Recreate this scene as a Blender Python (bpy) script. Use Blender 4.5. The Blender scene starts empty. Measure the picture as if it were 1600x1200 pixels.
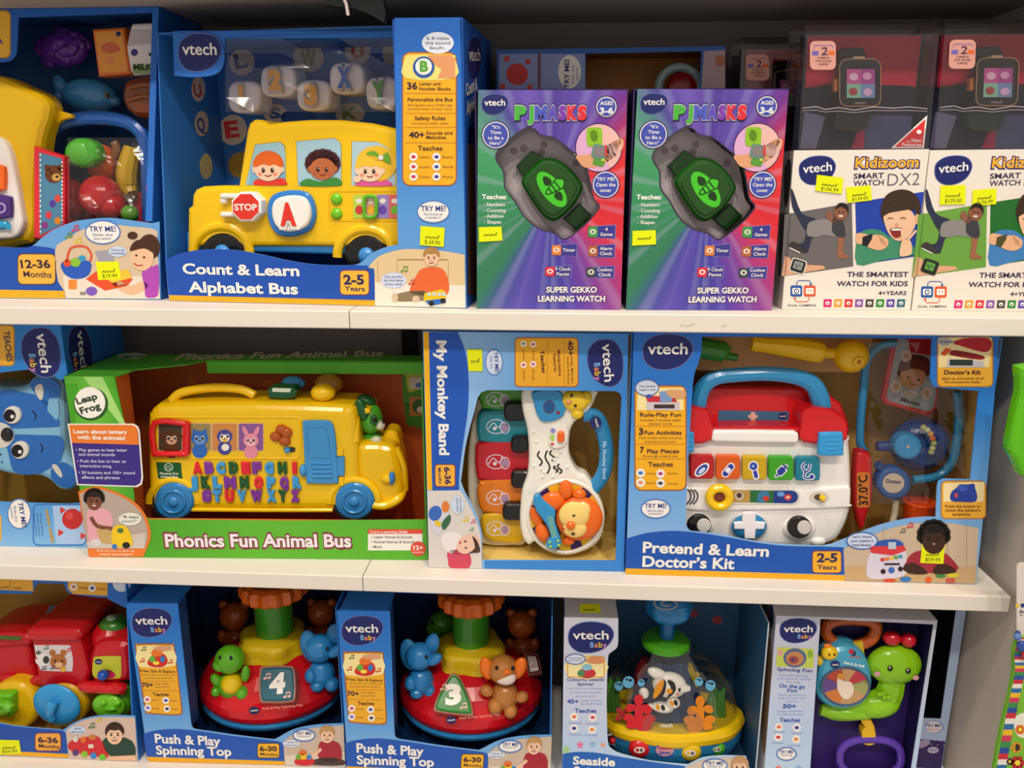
import bpy, bmesh, math, random
from mathutils import Vector as V, Matrix
from mathutils.geometry import delaunay_2d_cdt
C = bpy.context.scene.collection
random.seed(4)
# ---------- camera ----------
FPX=1256.0; TH=math.radians(14.38); YAW=math.radians(3.7)
CAM=V((0,-.82,1.35))
FW=V((-math.sin(YAW)*math.cos(TH),math.cos(YAW)*math.cos(TH),-math.sin(TH)))
RT=V((math.cos(YAW),math.sin(YAW),0)); UP=RT.cross(FW)
cd=bpy.data.cameras.new('camera'); cam=bpy.data.objects.new('camera',cd); C.objects.link(cam)
cd.sensor_width=36; cd.lens=36*FPX/1600; cd.clip_start=.02
mw=Matrix((RT,UP,-FW)).transposed().to_4x4(); mw.translation=CAM; cam.matrix_world=mw
bpy.context.scene.camera=cam
# ---------- world, lights, exposure ----------
sc=bpy.context.scene
sc.view_settings.view_transform='Standard'; sc.view_settings.look='None'
sc.view_settings.gamma=1; sc.view_settings.use_curve_mapping=False
sc.view_settings.exposure=0.0
w=bpy.data.worlds.new('world'); sc.world=w; w.use_nodes=True
w.node_tree.nodes['Background'].inputs[0].default_value=(1,.9,.8,1)
w.node_tree.nodes['Background'].inputs[1].default_value=.56
def lamp(name,loc,tgt,power,size,col=(1,.91,.79),ang=100):
    l=bpy.data.lights.new(name,'SPOT'); l.energy=power; l.shadow_soft_size=size; l.color=col
    l.spot_size=math.radians(ang); l.spot_blend=.6
    o=bpy.data.objects.new(name,l); C.objects.link(o); o.location=loc
    o.rotation_euler=(V(tgt)-V(loc)).to_track_quat('-Z','Y').to_euler()
for X in (-.75,.0,.75): lamp('ceiling_spot',(X,-1.9,3.25),(X*.5,0,.9),62,.08)
for X in (-.5,.4): lamp('ceiling_spot',(X,-.76,3.3),(X*.6,0,.8),47,.07)
# ---------- materials ----------
def lin(h):
    h=h.lstrip('#'); c=[int(h[i:i+2],16)/255 for i in (0,2,4)]
    return tuple(x/12.92 if x<=.04045 else ((x+.055)/1.055)**2.4 for x in c)+(1,)
MC={}
def newmat(name):
    m=bpy.data.materials.new(name); m.use_nodes=True
    return m,m.node_tree,m.node_tree.nodes['Principled BSDF']
def rough_noise(nt,b,r,sc=60,amp=.06,bump=0):
    N=nt.nodes; tc=N.new('ShaderNodeTexCoord'); n=N.new('ShaderNodeTexNoise'); n.inputs['Scale'].default_value=sc
    nt.links.new(tc.outputs['Object'],n.inputs['Vector'])
    mr=N.new('ShaderNodeMapRange'); mr.inputs[3].default_value=max(0,r-amp); mr.inputs[4].default_value=r+amp
    nt.links.new(n.outputs[0],mr.inputs[0]); nt.links.new(mr.outputs[0],b.inputs['Roughness'])
    if bump:
        bp=N.new('ShaderNodeBump'); bp.inputs['Strength'].default_value=bump; bp.inputs['Distance'].default_value=.002
        nt.links.new(n.outputs[0],bp.inputs['Height']); nt.links.new(bp.outputs[0],b.inputs['Normal'])
    return tc
def mat(h,kind='c'):                       # c printed card, g glossy plastic, m matte, t tinted clear plastic
    k=h+kind
    if k in MC: return MC[k]
    m,nt,b=newmat('surface_'+k); b.inputs['Base Color'].default_value=lin(h)
    if kind=='c': rough_noise(nt,b,.5,25); b.inputs['Specular IOR Level'].default_value=.35
    elif kind=='g': rough_noise(nt,b,.2,90,.04)
    elif kind=='m': rough_noise(nt,b,.7,80,.08,.05); b.inputs['Specular IOR Level'].default_value=.25
    elif kind=='t':
        b.inputs['Transmission Weight'].default_value=.35; b.inputs['IOR'].default_value=1.4; rough_noise(nt,b,.12,120,.03)
    MC[k]=m; return m
def gmat(key,axis,stops,kind='c'):         # printed colour blend along a local axis, stops in metres
    if key in MC: return MC[key]
    m,nt,b=newmat('print_'+key); tc=rough_noise(nt,b,.5 if kind=='c' else .25,25); b.inputs['Specular IOR Level'].default_value=.35
    N=nt.nodes; s=N.new('ShaderNodeSeparateXYZ'); nt.links.new(tc.outputs['Object'],s.inputs[0])
    mr=N.new('ShaderNodeMapRange'); a,z=stops[0][0],stops[-1][0]
    mr.inputs[1].default_value=a; mr.inputs[2].default_value=z
    nt.links.new(s.outputs['XYZ'.index(axis)],mr.inputs[0])
    r=N.new('ShaderNodeValToRGB'); el=r.color_ramp.elements
    while len(el)<len(stops): el.new(.5)
    for e,(p,h) in zip(el,stops): e.position=(p-a)/(z-a)
    for e,(p,h) in zip(r.color_ramp.elements,stops): e.color=lin(h)
    nt.links.new(mr.outputs[0],r.inputs[0]); nt.links.new(r.outputs[0],b.inputs['Base Color'])
    MC[key]=m; return m
def film(key='film',tint='ffffff',gl=.06,bump=.25,sc=14,rough=.06):
    if key in MC: return MC[key]
    m,nt,b=newmat('clear_'+key); N=nt.nodes; N.remove(b)
    t=N.new('ShaderNodeBsdfTransparent'); t.inputs[0].default_value=lin(tint)
    g=N.new('ShaderNodeBsdfGlossy'); g.inputs['Roughness'].default_value=rough
    mx=N.new('ShaderNodeMixShader'); fr=N.new('ShaderNodeFresnel'); fr.inputs[0].default_value=1.4
    ad=N.new('ShaderNodeMath'); ad.operation='MULTIPLY_ADD'; ad.inputs[1].default_value=.85; ad.inputs[2].default_value=gl*.25
    tc=N.new('ShaderNodeTexCoord'); n=N.new('ShaderNodeTexNoise'); n.inputs['Scale'].default_value=sc
    bp=N.new('ShaderNodeBump'); bp.inputs['Strength'].default_value=bump; bp.inputs['Distance'].default_value=.01
    L=nt.links.new; L(tc.outputs['Object'],n.inputs['Vector']); L(n.outputs[0],bp.inputs['Height']); L(bp.outputs[0],g.inputs['Normal'])
    ge=N.new('ShaderNodeNewGeometry'); io=N.new('ShaderNodeMath'); io.operation='MULTIPLY_ADD'; io.inputs[1].default_value=1/1.4-1.4; io.inputs[2].default_value=1.4; L(ge.outputs['Backfacing'],io.inputs[0]); L(io.outputs[0],fr.inputs[0]); L(fr.outputs[0],ad.inputs[0]); L(ad.outputs[0],mx.inputs[0]); L(t.outputs[0],mx.inputs[1]); L(g.outputs[0],mx.inputs[2])
    L(mx.outputs[0],N['Material Output'].inputs[0]); MC[key]=m; return m
# ---------- pixel rays (photograph taken as 1600x1200) ----------
def ray(x,y): return FW+RT*((x-800)/FPX)-UP*((y-600)/FPX)
def onZ(x,y,z): d=ray(x,y); return CAM+d*((z-CAM.z)/d.z)
def onY(x,y,Y): d=ray(x,y); return CAM+d*((Y-CAM.y)/d.y)
ZUP=V((0,0,1))
class Fr:                                   # an upright plane: U to the right, N towards the viewer
    def __init__(s,O,U):
        s.O=V(O); s.U=V((U[0],U[1],0)).normalized(); s.N=s.U.cross(ZUP); s.yaw=math.atan2(s.U.y,s.U.x)
    def at(s,u,d,v): return s.O+s.U*u-s.N*d+ZUP*v
    def W(s,x,y,d=0):
        r=ray(x,y); o=s.O-s.N*d; return CAM+r*((o-CAM).dot(s.N)/r.dot(s.N))
    def uv(s,x,y,d=0): p=s.W(x,y,d)-s.O; return p.dot(s.U),p.z
    def S(s,x,y,d=0): return (s.W(x+1,y,d)-s.W(x,y,d)).length
    def side(s,u,right=True):               # the plane of a side wall at u
        return Fr(s.at(u,0,0),-s.N if right else s.N)
def PX(p):
    q=p-CAM; z=q.dot(FW); return 800+FPX*q.dot(RT)/z,600-FPX*q.dot(UP)/z
class FrTop:                                # a level plane at height z
    def __init__(s,z): s.z=z; s.N=ZUP
    def W(s,x,y,d=0): return onZ(x,y,s.z-d)
class FrG(Fr):                              # a plane leaning back by t degrees
    def __init__(s,F,x,y,d,t):
        s.O=F.W(x,y,d); s.U=F.U.copy(); c_,q=math.cos(math.radians(t)),math.sin(math.radians(t)); s.Vv=ZUP*c_-F.N*q; s.N=s.U.cross(s.Vv); s.yaw=F.yaw
    def at(s,u,d,v): return s.O+s.U*u-s.N*d+s.Vv*v
    def uv(s,x,y,d=0): p=s.W(x,y,d)-s.O; return p.dot(s.U),p.dot(s.Vv)
def ground(a,b,z): A=onZ(*a,z); return Fr(A,onZ(*b,z)-A)
# ---------- outlines in pixels ----------
def ellp(cx,cy,rx,ry,a=0,n=28,t0=0,t1=360):
    c,s_=math.cos(math.radians(a)),math.sin(math.radians(a)); o=[]
    full=abs(t1-t0)>=360
    for i in range(n if full else n+1):
        t=math.radians(t0+(t1-t0)*i/n); x,y=rx*math.cos(t),ry*math.sin(t); o.append((cx+x*c+y*s_,cy-(-x*s_+y*c)))
    return o
def rrp(x0,y0,x1,y1,r,n=4):
    o=[]
    for cx,cy,t in ((x1-r,y0+r,0),(x0+r,y0+r,90),(x0+r,y1-r,180),(x1-r,y1-r,270)):
        for i in range(n+1):
            a=math.radians(t+90*i/n); o.append((cx+r*math.cos(a),cy-r*math.sin(a)))
    return o
def cr(p,n=5,closed=True):
    o=[]; m=len(p)
    for i in range(m if closed else m-1):
        q=[p[(i+k)%m] if closed else p[min(max(i+k,0),m-1)] for k in (-1,0,1,2)]
        for j in range(n):
            t=j/n; o.append(tuple(.5*(2*b+(c-a)*t+(2*a-5*b+4*c-e)*t*t+(3*b-a-3*c+e)*t**3) for a,b,c,e in zip(*q)))
    if not closed: o.append(tuple(p[-1]))
    return o
def rot(pts,cx,cy,a):
    c,s_=math.cos(math.radians(a)),math.sin(math.radians(a))
    return [(cx+(x-cx)*c+(y-cy)*s_,cy-(x-cx)*s_+(y-cy)*c) for x,y in pts]
# ---------- glyphs ----------
GC={}
def glyphs(s,off=0.0,ext=0.0):
    k=(s,off,ext)
    if k in GC: return GC[k]
    cu=bpy.data.curves.new('lettering','FONT'); cu.body=s; cu.offset=off; cu.resolution_u=3; cu.extrude=ext
    if ext: cu.bevel_depth=.03; cu.bevel_resolution=0
    ob=bpy.data.objects.new('lettering',cu); me=bpy.data.meshes.new_from_object(ob)
    vs=[tuple(v.co) for v in me.vertices]; fs=[tuple(p.vertices) for p in me.polygons]
    bpy.data.objects.remove(ob); bpy.data.curves.remove(cu); bpy.data.meshes.remove(me)
    if not vs: vs=[(0,0,0)]
    x0=min(v[0] for v in vs); x1=max(v[0] for v in vs)
    GC[k]=(vs,fs,x0,x1); return GC[k]
CAP=None
def capheight():
    global CAP
    if CAP is None: CAP=max(v[1] for v in glyphs('H')[0])
    return CAP
LAY=.00022
def clean(q):
    # drop near-duplicate points and back-tracking spikes of an outline
    for it in range(6):
        o=[]
        for p in q:
            if not o or (V(p)-V(o[-1])).length>4e-4: o.append(p)
        if (V(o[0])-V(o[-1])).length<=4e-4: o.pop()
        n=len(o); keep=[]
        for k in range(n):
            a,b,c=V(o[k-1]),V(o[k]),V(o[(k+1)%n])
            if (b-a).normalized().dot((c-b).normalized())>-.5: keep.append(o[k])
        q=keep
        if len(keep)==n: break
    return q
# ---------- mesh builder ----------
class B:
    def __init__(s,F,root,d=0.0): s.F=F; s.root=root; s.d=d; s.bm=bmesh.new(); s.ms=[]; s.caps=[]
    def mi(s,m):
        if isinstance(m,str): m=mat(m)
        if m not in s.ms: s.ms.append(m)
        return s.ms.index(m)
    def vs(s,ps): return [s.bm.verts.new(p) for p in ps]
    def face(s,vv,i):
        try: f=s.bm.faces.new(vv); f.material_index=i; return f
        except ValueError: return None
    # flat print, l = layer
    def flat(s,pts,m,l=1,d=None):
        d=(s.d if d is None else d)-l*LAY; s.face(s.vs([s.F.W(x,y,d) for x,y in pts]),s.mi(m))
    def ell(s,cx,cy,rx,ry,m,l=1,a=0,n=24): s.flat(ellp(cx,cy,rx,ry,a,n),m,l)
    def rr(s,x0,y0,x1,y1,r,m,l=1): s.flat(rrp(x0,y0,x1,y1,r),m,l)
    def quad(s,x0,y0,x1,y1,m,l=1): s.flat([(x0,y0),(x1,y0),(x1,y1),(x0,y1)],m,l)
    def ring(s,po,pi,m,l=1,d=None):
        d=(s.d if d is None else d)-l*LAY; a=s.vs([s.F.W(x,y,d) for x,y in po]); b=s.vs([s.F.W(x,y,d) for x,y in pi]); n=len(a); i=s.mi(m)
        for k in range(n): s.face((a[k],a[(k+1)%n],b[(k+1)%n],b[k]),i)
    def line(s,pts,w_,m,l=1,closed=False):
        n=len(pts); A=[];Bq=[]
        for k in range(n):
            p=pts[(k-1)%n] if closed else pts[max(k-1,0)]; q=pts[(k+1)%n] if closed else pts[min(k+1,n-1)]
            dx,dy=q[0]-p[0],q[1]-p[1]; L=math.hypot(dx,dy) or 1; nx,ny=-dy/L*w_/2,dx/L*w_/2
            A.append((pts[k][0]+nx,pts[k][1]+ny)); Bq.append((pts[k][0]-nx,pts[k][1]-ny))
        d=s.d-l*LAY; a=s.vs([s.F.W(*p,d) for p in A]); b=s.vs([s.F.W(*p,d) for p in Bq]); i=s.mi(m)
        for k in range(n if closed else n-1): s.face((a[k],a[(k+1)%n],b[(k+1)%n],b[k]),i)
    def text(s,t,x0,y0,x1,h,m,l=2,y1=None,off=.012,ext=0,d=None):
        # baseline (x0,y0)-(x1,y1), cap height h, all pixels
        y1=y0 if y1 is None else y1; d=(s.d if d is None else d)-l*LAY
        vs,fs,a,b=glyphs(t,off,0.12 if ext else 0); P=s.F.W(x0,y0,d); Q=s.F.W(x1,y1,d); e=Q-P; L=e.length; e.normalize()
        up=s.F.N.cross(e).normalized(); sx=L/max(b-a,1e-3); sz=ext/.3 if ext else 0
        lp=max(math.hypot(x1-x0,y1-y0),1e-3); q_=s.F.W(x0+(y1-y0)/lp*h,y0-(x1-x0)/lp*h,d); sy=abs((q_-P).dot(up))/capheight()
        vv=s.vs([P+e*((x-a)*sx)+up*(y*sy)+s.F.N*((z-.15)*sz if ext else 0) for x,y,z in vs]); i=s.mi(m)
        for f in fs: s.face([vv[k] for k in f],i)
    # solids
    def prism(s,pts,d0,d1,m,r=0,mf=None,seg=3,rb=0):
        q=[s.F.uv(x,y,d0) for x,y in pts]; q=clean(q); n=len(q)
        if sum(q[k][0]*q[(k+1)%n][1]-q[(k+1)%n][0]*q[k][1] for k in range(n))<0: q.reverse()
        nr=[]
        for k in range(n):
            a,b,c=V(q[k-1]),V(q[k]),V(q[(k+1)%n]); e1=(b-a); e2=(c-b)
            if e1.length<1e-9: e1=e2
            if e2.length<1e-9: e2=e1
            e1=e1.normalized(); e2=e2.normalized(); t=V((-e1.y-e2.y,e1.x+e2.x)); 
            if t.length<1e-6: t=V((-e1.y,e1.x))
            t.normalize(); c_=max(t.dot(V((-e1.y,e1.x))),.5); nr.append(t/c_)
        rings=[(r*(1-math.sin(math.pi/2*k/seg)),d0+r*(1-math.cos(math.pi/2*k/seg))) for k in range(seg+1)] if r else [(0,d0)]
        if rb: rings+=[(rb*(1-math.cos(math.pi/2*k/2)),d1-rb*(1-math.sin(math.pi/2*k/2))) for k in range(3)]
        else: rings.append((0,d1))
        i=s.mi(m); R=[]
        if len(pts)>8: pass
        for ins,dd in rings:
            p=[V((q[k][0]+nr[k].x*ins,q[k][1]+nr[k].y*ins)) for k in range(n)]
            if ins>0:
                for it in range(40):
                    bad=0
                    for k in range(n):
                        j=(k+1)%n
                        if (p[j]-p[k]).dot(V(q[j])-V(q[k]))<-1e-12:
                            mid=(p[j]+p[k])/2; p[j]=mid.copy(); p[k]=mid.copy(); bad=1
                    if not bad: break
            R.append(s.vs([s.F.at(a.x,dd,a.y) for a in p]))
        for A,Bq in zip(R,R[1:]):
            for k in range(n): s.face((A[k],A[(k+1)%n],Bq[(k+1)%n],Bq[k]),i)
        new=[]
        for (ins,dd),L_,mm in ((rings[0],R[0],s.mi(mf) if mf else i),(rings[-1],R[-1],i)):
            p2=[((v.co-s.F.O).dot(s.F.U),(v.co-s.F.O).dot(s.F.at(0,0,1)-s.F.O)) for v in L_]
            cv,ce,cf=delaunay_2d_cdt([V(p) for p in p2],[],[list(range(n))],1,1e-7)[:3]
            vv=s.vs([s.F.at(p.x,dd,p.y) for p in cv]); new+=vv
            for f in cf: s.caps.append(s.face([vv[k] for k in f],mm))
        bmesh.ops.remove_doubles(s.bm,verts=[v for r_ in R for v in r_]+new,dist=1e-6)
        s.caps=[f for f in s.caps if f and f.is_valid]
    def frame(s,outer,holes,m,d=0,th=.0014):
        loops=[]; i=s.mi(m)
        for lp in [outer]+holes:
            f=s.vs([s.F.W(x,y,d) for x,y in lp]); b=s.vs([s.F.W(x,y,d)-s.F.N*th for x,y in lp]); n=len(f)
            for k in range(n): s.face((f[k],f[(k+1)%n],b[(k+1)%n],b[k]),i)
            loops.append((f,b))
        for j in (0,1):
            ed=[]
            for lp in loops:
                vv=lp[j]; n=len(vv)
                for k in range(n):
                    e=s.bm.edges.get((vv[k],vv[(k+1)%n])) or s.bm.edges.new((vv[k],vv[(k+1)%n])); ed.append(e)
            g=bmesh.ops.triangle_fill(s.bm,use_beauty=False,use_dissolve=False,edges=ed,normal=s.F.N)
            for f in g['geom']:
                if isinstance(f,bmesh.types.BMFace): f.material_index=i
    def hexa(s,u0,u1,d0,d1,v0,v1,m,inner=None,face=None):
        F=s.F; vv=s.vs([F.at(u,d,v) for u in (u0,u1) for d in (d0,d1) for v in (v0,v1)]); i=s.mi(m)
        for nm,q in (('l',(0,1,3,2)),('r',(4,6,7,5)),('f',(0,4,5,1)),('b',(2,3,7,6)),('d',(0,2,6,4)),('t',(1,5,7,3))):
            s.face([vv[k] for k in q],s.mi(inner) if inner and nm==face else i)
    def ell3(s,cx,cy,d,rx,ry,rd,m,a=0,nu=30,nv=20):
        F=s.F; c=F.W(cx,cy,d); S=F.S(cx,cy,d); ca,sa=math.cos(math.radians(a)),math.sin(math.radians(a))
        X=(F.U*ca+ZUP*sa)*rx*S; Y=(ZUP*ca-F.U*sa)*ry*S; Z=F.N*rd*S; i=s.mi(m)
        top=s.bm.verts.new(c+Y); bot=s.bm.verts.new(c-Y); R=[]
        for k in range(1,nv):
            t=math.pi*k/nv; R.append(s.vs([c+Y*math.cos(t)+(X*math.cos(p)+Z*math.sin(p))*math.sin(t) for p in (2*math.pi*j/nu for j in range(nu))]))
        for j in range(nu):
            s.face((top,R[0][(j+1)%nu],R[0][j]),i); s.face((bot,R[-1][j],R[-1][(j+1)%nu]),i)
            for A,Bq in zip(R,R[1:]): s.face((A[j],A[(j+1)%nu],Bq[(j+1)%nu],Bq[j]),i)
    def tube(s,pts,r,m,closed=False,n=6,seg=10,fl=1.0,smooth=True):
        # pts (px,py,d[,r]) ; r pixels ; fl flattens towards the viewer
        P=[tuple(p)+((r,) if len(p)==3 else ()) for p in pts]
        if smooth: P=cr(P,n,closed)
        F=s.F; W_=[F.W(p[0],p[1],p[2]) for p in P]; RR=[p[3]*F.S(p[0],p[1],p[2]) for p in P]; i=s.mi(m); N=len(P); rings=[]
        for k in range(N):
            a=W_[k-1] if (closed or k>0) else W_[k]; b=W_[(k+1)%N] if (closed or k<N-1) else W_[k]
            t=(b-a).normalized(); x=F.N.cross(t)
            if x.length<1e-3: x=F.U.copy()
            x.normalize(); y=t.cross(x).normalized()
            rings.append(s.vs([W_[k]+x*(RR[k]*math.cos(q))+y*(RR[k]*fl*math.sin(q)) for q in (2*math.pi*j/seg for j in range(seg))]))
        for k in range(N if closed else N-1):
            A,Bq=rings[k],rings[(k+1)%N]
            for j in range(seg): s.face((A[j],A[(j+1)%seg],Bq[(j+1)%seg],Bq[j]),i)
        if not closed: s.face(rings[0],i); s.face(rings[-1],i)
    def lathe(s,cx,cy,d,prof,m,seg=36,wave=None,cap=True,sq=1.0):
        F=s.F; c=F.W(cx,cy,d); S=F.S(cx,cy,d); o=(c-F.O).dot(F.U); i=s.mi(m); rings=[]
        # height of a profile row is read on the axis plane
        for py,r in prof:
            v=F.uv(cx,py,d)[1]
            rings.append(s.vs([F.at(o+r*S*(wave(t) if wave else 1)*math.cos(t),d+sq*r*S*(wave(t) if wave else 1)*math.sin(t),v) for t in (2*math.pi*j/seg for j in range(seg))]))
        for A,Bq in zip(rings,rings[1:]):
            for j in range(seg): s.face((A[j],A[(j+1)%seg],Bq[(j+1)%seg],Bq[j]),i)
        if cap: s.face(rings[0],i); s.face(rings[-1],i)
    def build(s,name,parent=None,label=None,sharp=38):
        bm=s.bm; bmesh.ops.recalc_face_normals(bm,faces=bm.faces)
        cs=set(f for f in s.caps if f and f.is_valid)
        for e in bm.edges: e.smooth=len(e.link_faces)==2 and e.calc_face_angle(0)<math.radians(sharp) and not (cs & set(e.link_faces))
        inv=s.root['_m'].inverted() if isinstance(s.root,dict) else MW[s.root.name].inverted()
        for v in bm.verts: v.co=inv@v.co
        me=bpy.data.meshes.new(name); bm.to_mesh(me); bm.free()
        for m in s.ms: me.materials.append(m)
        me.polygons.foreach_set("use_smooth",[me.normals_domain!="FACE"]*len(me.polygons)); me.update()
        o=bpy.data.objects.new(name,me); C.objects.link(o); o.parent=parent or s.root
        if label: o['label']=label
        return o
MW={}
def thing(name,label,cat,F,u=0,d=0,v=0,group=None):
    o=bpy.data.objects.new(name,None); C.objects.link(o); o.empty_display_size=.02
    o.location=F.at(u,d,v); o.rotation_euler=(0,0,F.yaw)
    MW[o.name]=Matrix.Translation(o.location)@Matrix.Rotation(F.yaw,4,'Z')
    o['label']=label; o['category']=cat
    if group: o['group']=group
    return o
def thingpx(name,label,cat,F,x,y,d,group=None):
    u,v=F.uv(x,y,d); return thing(name,label,cat,F,u,d,v,group)
def copy_tree(o,parent=None):
    c=o.copy(); C.objects.link(c)
    if parent: c.parent=parent
    for ch in list(o.children): copy_tree(ch,c)
    return c
def relabel(o,name,label): o['label']=label
def shell(F,root,u0,u1,h,dep,mo,mi_,parts='LRTBK',th=.0016,df=.0016,names=None):
    # carton walls behind the front panel
    P={}
    for k,nm,a,face in (('L','side_panel',(u0,u0+th,df,dep,0,h),'r'),('R','side_panel',(u1-th,u1,df,dep,0,h),'l'),
            ('T','top_panel',(u0+th,u1-th,df,dep,h-th,h),'d'),('B','bottom_panel',(u0+th,u1-th,df,dep,0,th),'t'),
            ('K','back_panel',(u0+th,u1-th,dep-th,dep,th,h-th),'f')):
        if k in parts:
            b=B(F,root); b.hexa(*a,mo,mi_,face); P[k]=b.build(nm)
    return P
# ---------- shared printed marks ----------
NAVY='1c2468'; WHITE='f4efe8'; VBLUE='1f66c4'; LBLUE='86b6e6'; YEL='f2b01e'; DK='3a3050'
def logo(b,cx,cy,rx,ry,a=0,l=2,baby=False,col=NAVY):
    # oval maker's mark; a turns it counter-clockwise on the picture
    def T(x,y): 
        (X,Y),=rot([(cx+x*rx,cy+y*ry)],cx,cy,a); return X,Y
    egg=[(-.98,-.05),(-.86,-.6),(-.4,-.95),(.2,-1),(.75,-.8),(1,-.3),(.9,.25),(.55,.75),(0,1),(-.55,.92),(-.9,.5)]
    b.flat([T(x*1.04,y*1.05) for x,y in cr(egg,4)],'6a78b8',l); b.flat([T(*p) for p in cr(egg,4)],col,l+1)
    p,q=T(-.8,.12),T(.8,.12); b.text('vtech',p[0],p[1],q[0],ry*.62 if not baby else ry*.56,WHITE,l+2,y1=q[1],off=.014)
    if baby:
        for k,(c_,h) in enumerate(zip('Baby',('7fb8f0','f08a5a','f6c52a','e88ac0'))):
            p,q=T(-.02+k*.19,.66),T(.14+k*.19,.66); b.text(c_,p[0],p[1],q[0],ry*.34,h,l+2,y1=q[1],off=.02)
def scribble(b,x0,y0,x1,l,m='2a2a18',w_=1.3):
    n=9; b.line([(x0+(x1-x0)*k/n,y0+(-1.6 if k%2 else 1.4)*(1 if k<8 else 2.2)) for k in range(n+1)],w_,m,l)
def sticker(F,root,pts,price,d=0,side=False,parent=None):
    b=B(F,root,d); f=[F.W(x,y,d-.0012) for x,y in pts]; k=[F.W(x,y,d-.0012)-F.N*.0004 for x,y in pts]
    A=b.vs(f); K=b.vs(k); i=b.mi(mat('e8f000','c')); b.face(A,i); b.face(K,i)
    for j in range(4): b.face((A[j],A[(j+1)%4],K[(j+1)%4],K[j]),i)
    b.d=d-.0012
    def T(u,v):
        x=(pts[0][0]*(1-u)+pts[1][0]*u)*(1-v)+(pts[3][0]*(1-u)+pts[2][0]*u)*v; y=(pts[0][1]*(1-u)+pts[1][1]*u)*(1-v)+(pts[3][1]*(1-u)+pts[2][1]*u)*v; return x,y
    pts_=[T(.22+.56*k/9,.56+(-.05 if k%2 else .05)-(.1 if k==9 else 0)) for k in range(10)]
    b.line(pts_,1.3,'2a2a18',1)
    if price: p,q=T(.2,.9),T(.85,.9); hh=math.hypot(T(.5,.7)[0]-T(.5,.9)[0],T(.5,.7)[1]-T(.5,.9)[1]); b.text(price,p[0],p[1],q[0],hh,'6a6a20',1,y1=q[1],off=0)
    return b.build('price_sticker',parent,label='fluorescent yellow price sticker')
def label_panel(b,x0,y0,x1,y1,r,l=1,a0=0,m=YEL,border='a05a48'):
    b.rr(x0-2,y0-2,x1+2,y1+2,r+2,border,l); b.rr(x0,y0,x1,y1,r,m,l+1)
def bubble(b,cx,cy,rx,ry,lines,l=2,tail=None,m='e4e6f6',border=None,tc='3a3a70',h=5):
    if border: b.ell(cx,cy,rx+2,ry+2,border,l)
    if tail: b.flat([(cx-5,cy+ry-4),(cx+7,cy+ry-4),tail],m,l)
    b.ell(cx,cy,rx,ry,m,l+1); n=len(lines)
    for k,t in enumerate(lines):
        yy=cy+(k-(n-1)/2)*h*1.7+h/2; hw=rx*.78*math.sqrt(max(.2,1-((yy-h/2-cy)/ry)**2))*min(1,len(t)/9+.25)
        b.text(t,cx-hw,yy,cx+hw,h,tc,l+2,off=.004)
def tryme(b,cx,cy,rx,ry,rest,l=2,h=7):
    b.ell(cx,cy,rx+2.2,ry+2.2,'5a82c8',l); b.ell(cx,cy,rx,ry,WHITE,l+1)
    b.text('TRY ME!',cx-rx*.8,cy-ry*.08,cx+rx*.8,h,'2a3a90',l+2,off=.012)
    for k,t in enumerate(rest): b.text(t,cx-rx*.6*(1-.15*k),cy+ry*(.34+.34*k),cx+rx*.6*(1-.15*k),h*.5,'5a6aa8',l+2,off=0)
def kid(b,cx,cy,r,skin,hair,l=3,style='short',mouth=True,tilt=0):
    T=lambda P:rot(P,cx,cy,tilt)
    b.flat(T(ellp(cx,cy-r*.25,r*1.0,r*1.0)),hair,l)
    if style=='curly':
        for a in range(170,371,25): b.flat(T(ellp(cx+r*.85*math.cos(math.radians(a)),cy-r*.25+r*.8*math.sin(math.radians(a)),r*.38,r*.38,n=10)),hair,l)
    b.flat(T(ellp(cx-r*.84,cy+r*.12,r*.17,r*.24,n=10)),skin,l); b.flat(T(ellp(cx+r*.84,cy+r*.12,r*.17,r*.24,n=10)),skin,l)
    b.flat(T(ellp(cx,cy+r*.16,r*.82,r*.92)),skin,l+1)
    b.flat(T(cr([(cx-r*.86,cy),(cx-r*.7,cy-r*.75),(cx,cy-r*1.1),(cx+r*.7,cy-r*.75),(cx+r*.86,cy),(cx+r*.5,cy-r*.42),(cx,cy-r*.36),(cx-r*.5,cy-r*.42)],3)),hair,l+2)
    for sx in (-.34,.34):
        b.flat(T(ellp(cx+sx*r,cy+r*.1,r*.1,r*.13,n=10)),'2a1a14',l+2); b.flat(T([(cx+sx*r-r*.17,cy-r*.14),(cx+sx*r+r*.17,cy-r*.14),(cx+sx*r+r*.17,cy-r*.08),(cx+sx*r-r*.17,cy-r*.08)]),hair,l+2)
    b.flat(T(ellp(cx,cy+r*.36,r*.1,r*.08,n=8)),'c08a6c',l+2)
    if mouth: b.flat(T(ellp(cx,cy+r*.62,r*.3,r*.14,n=12)),'a03a3a',l+2); b.flat(T(ellp(cx,cy+r*.57,r*.24,r*.06,n=10)),WHITE,l+3)
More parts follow.
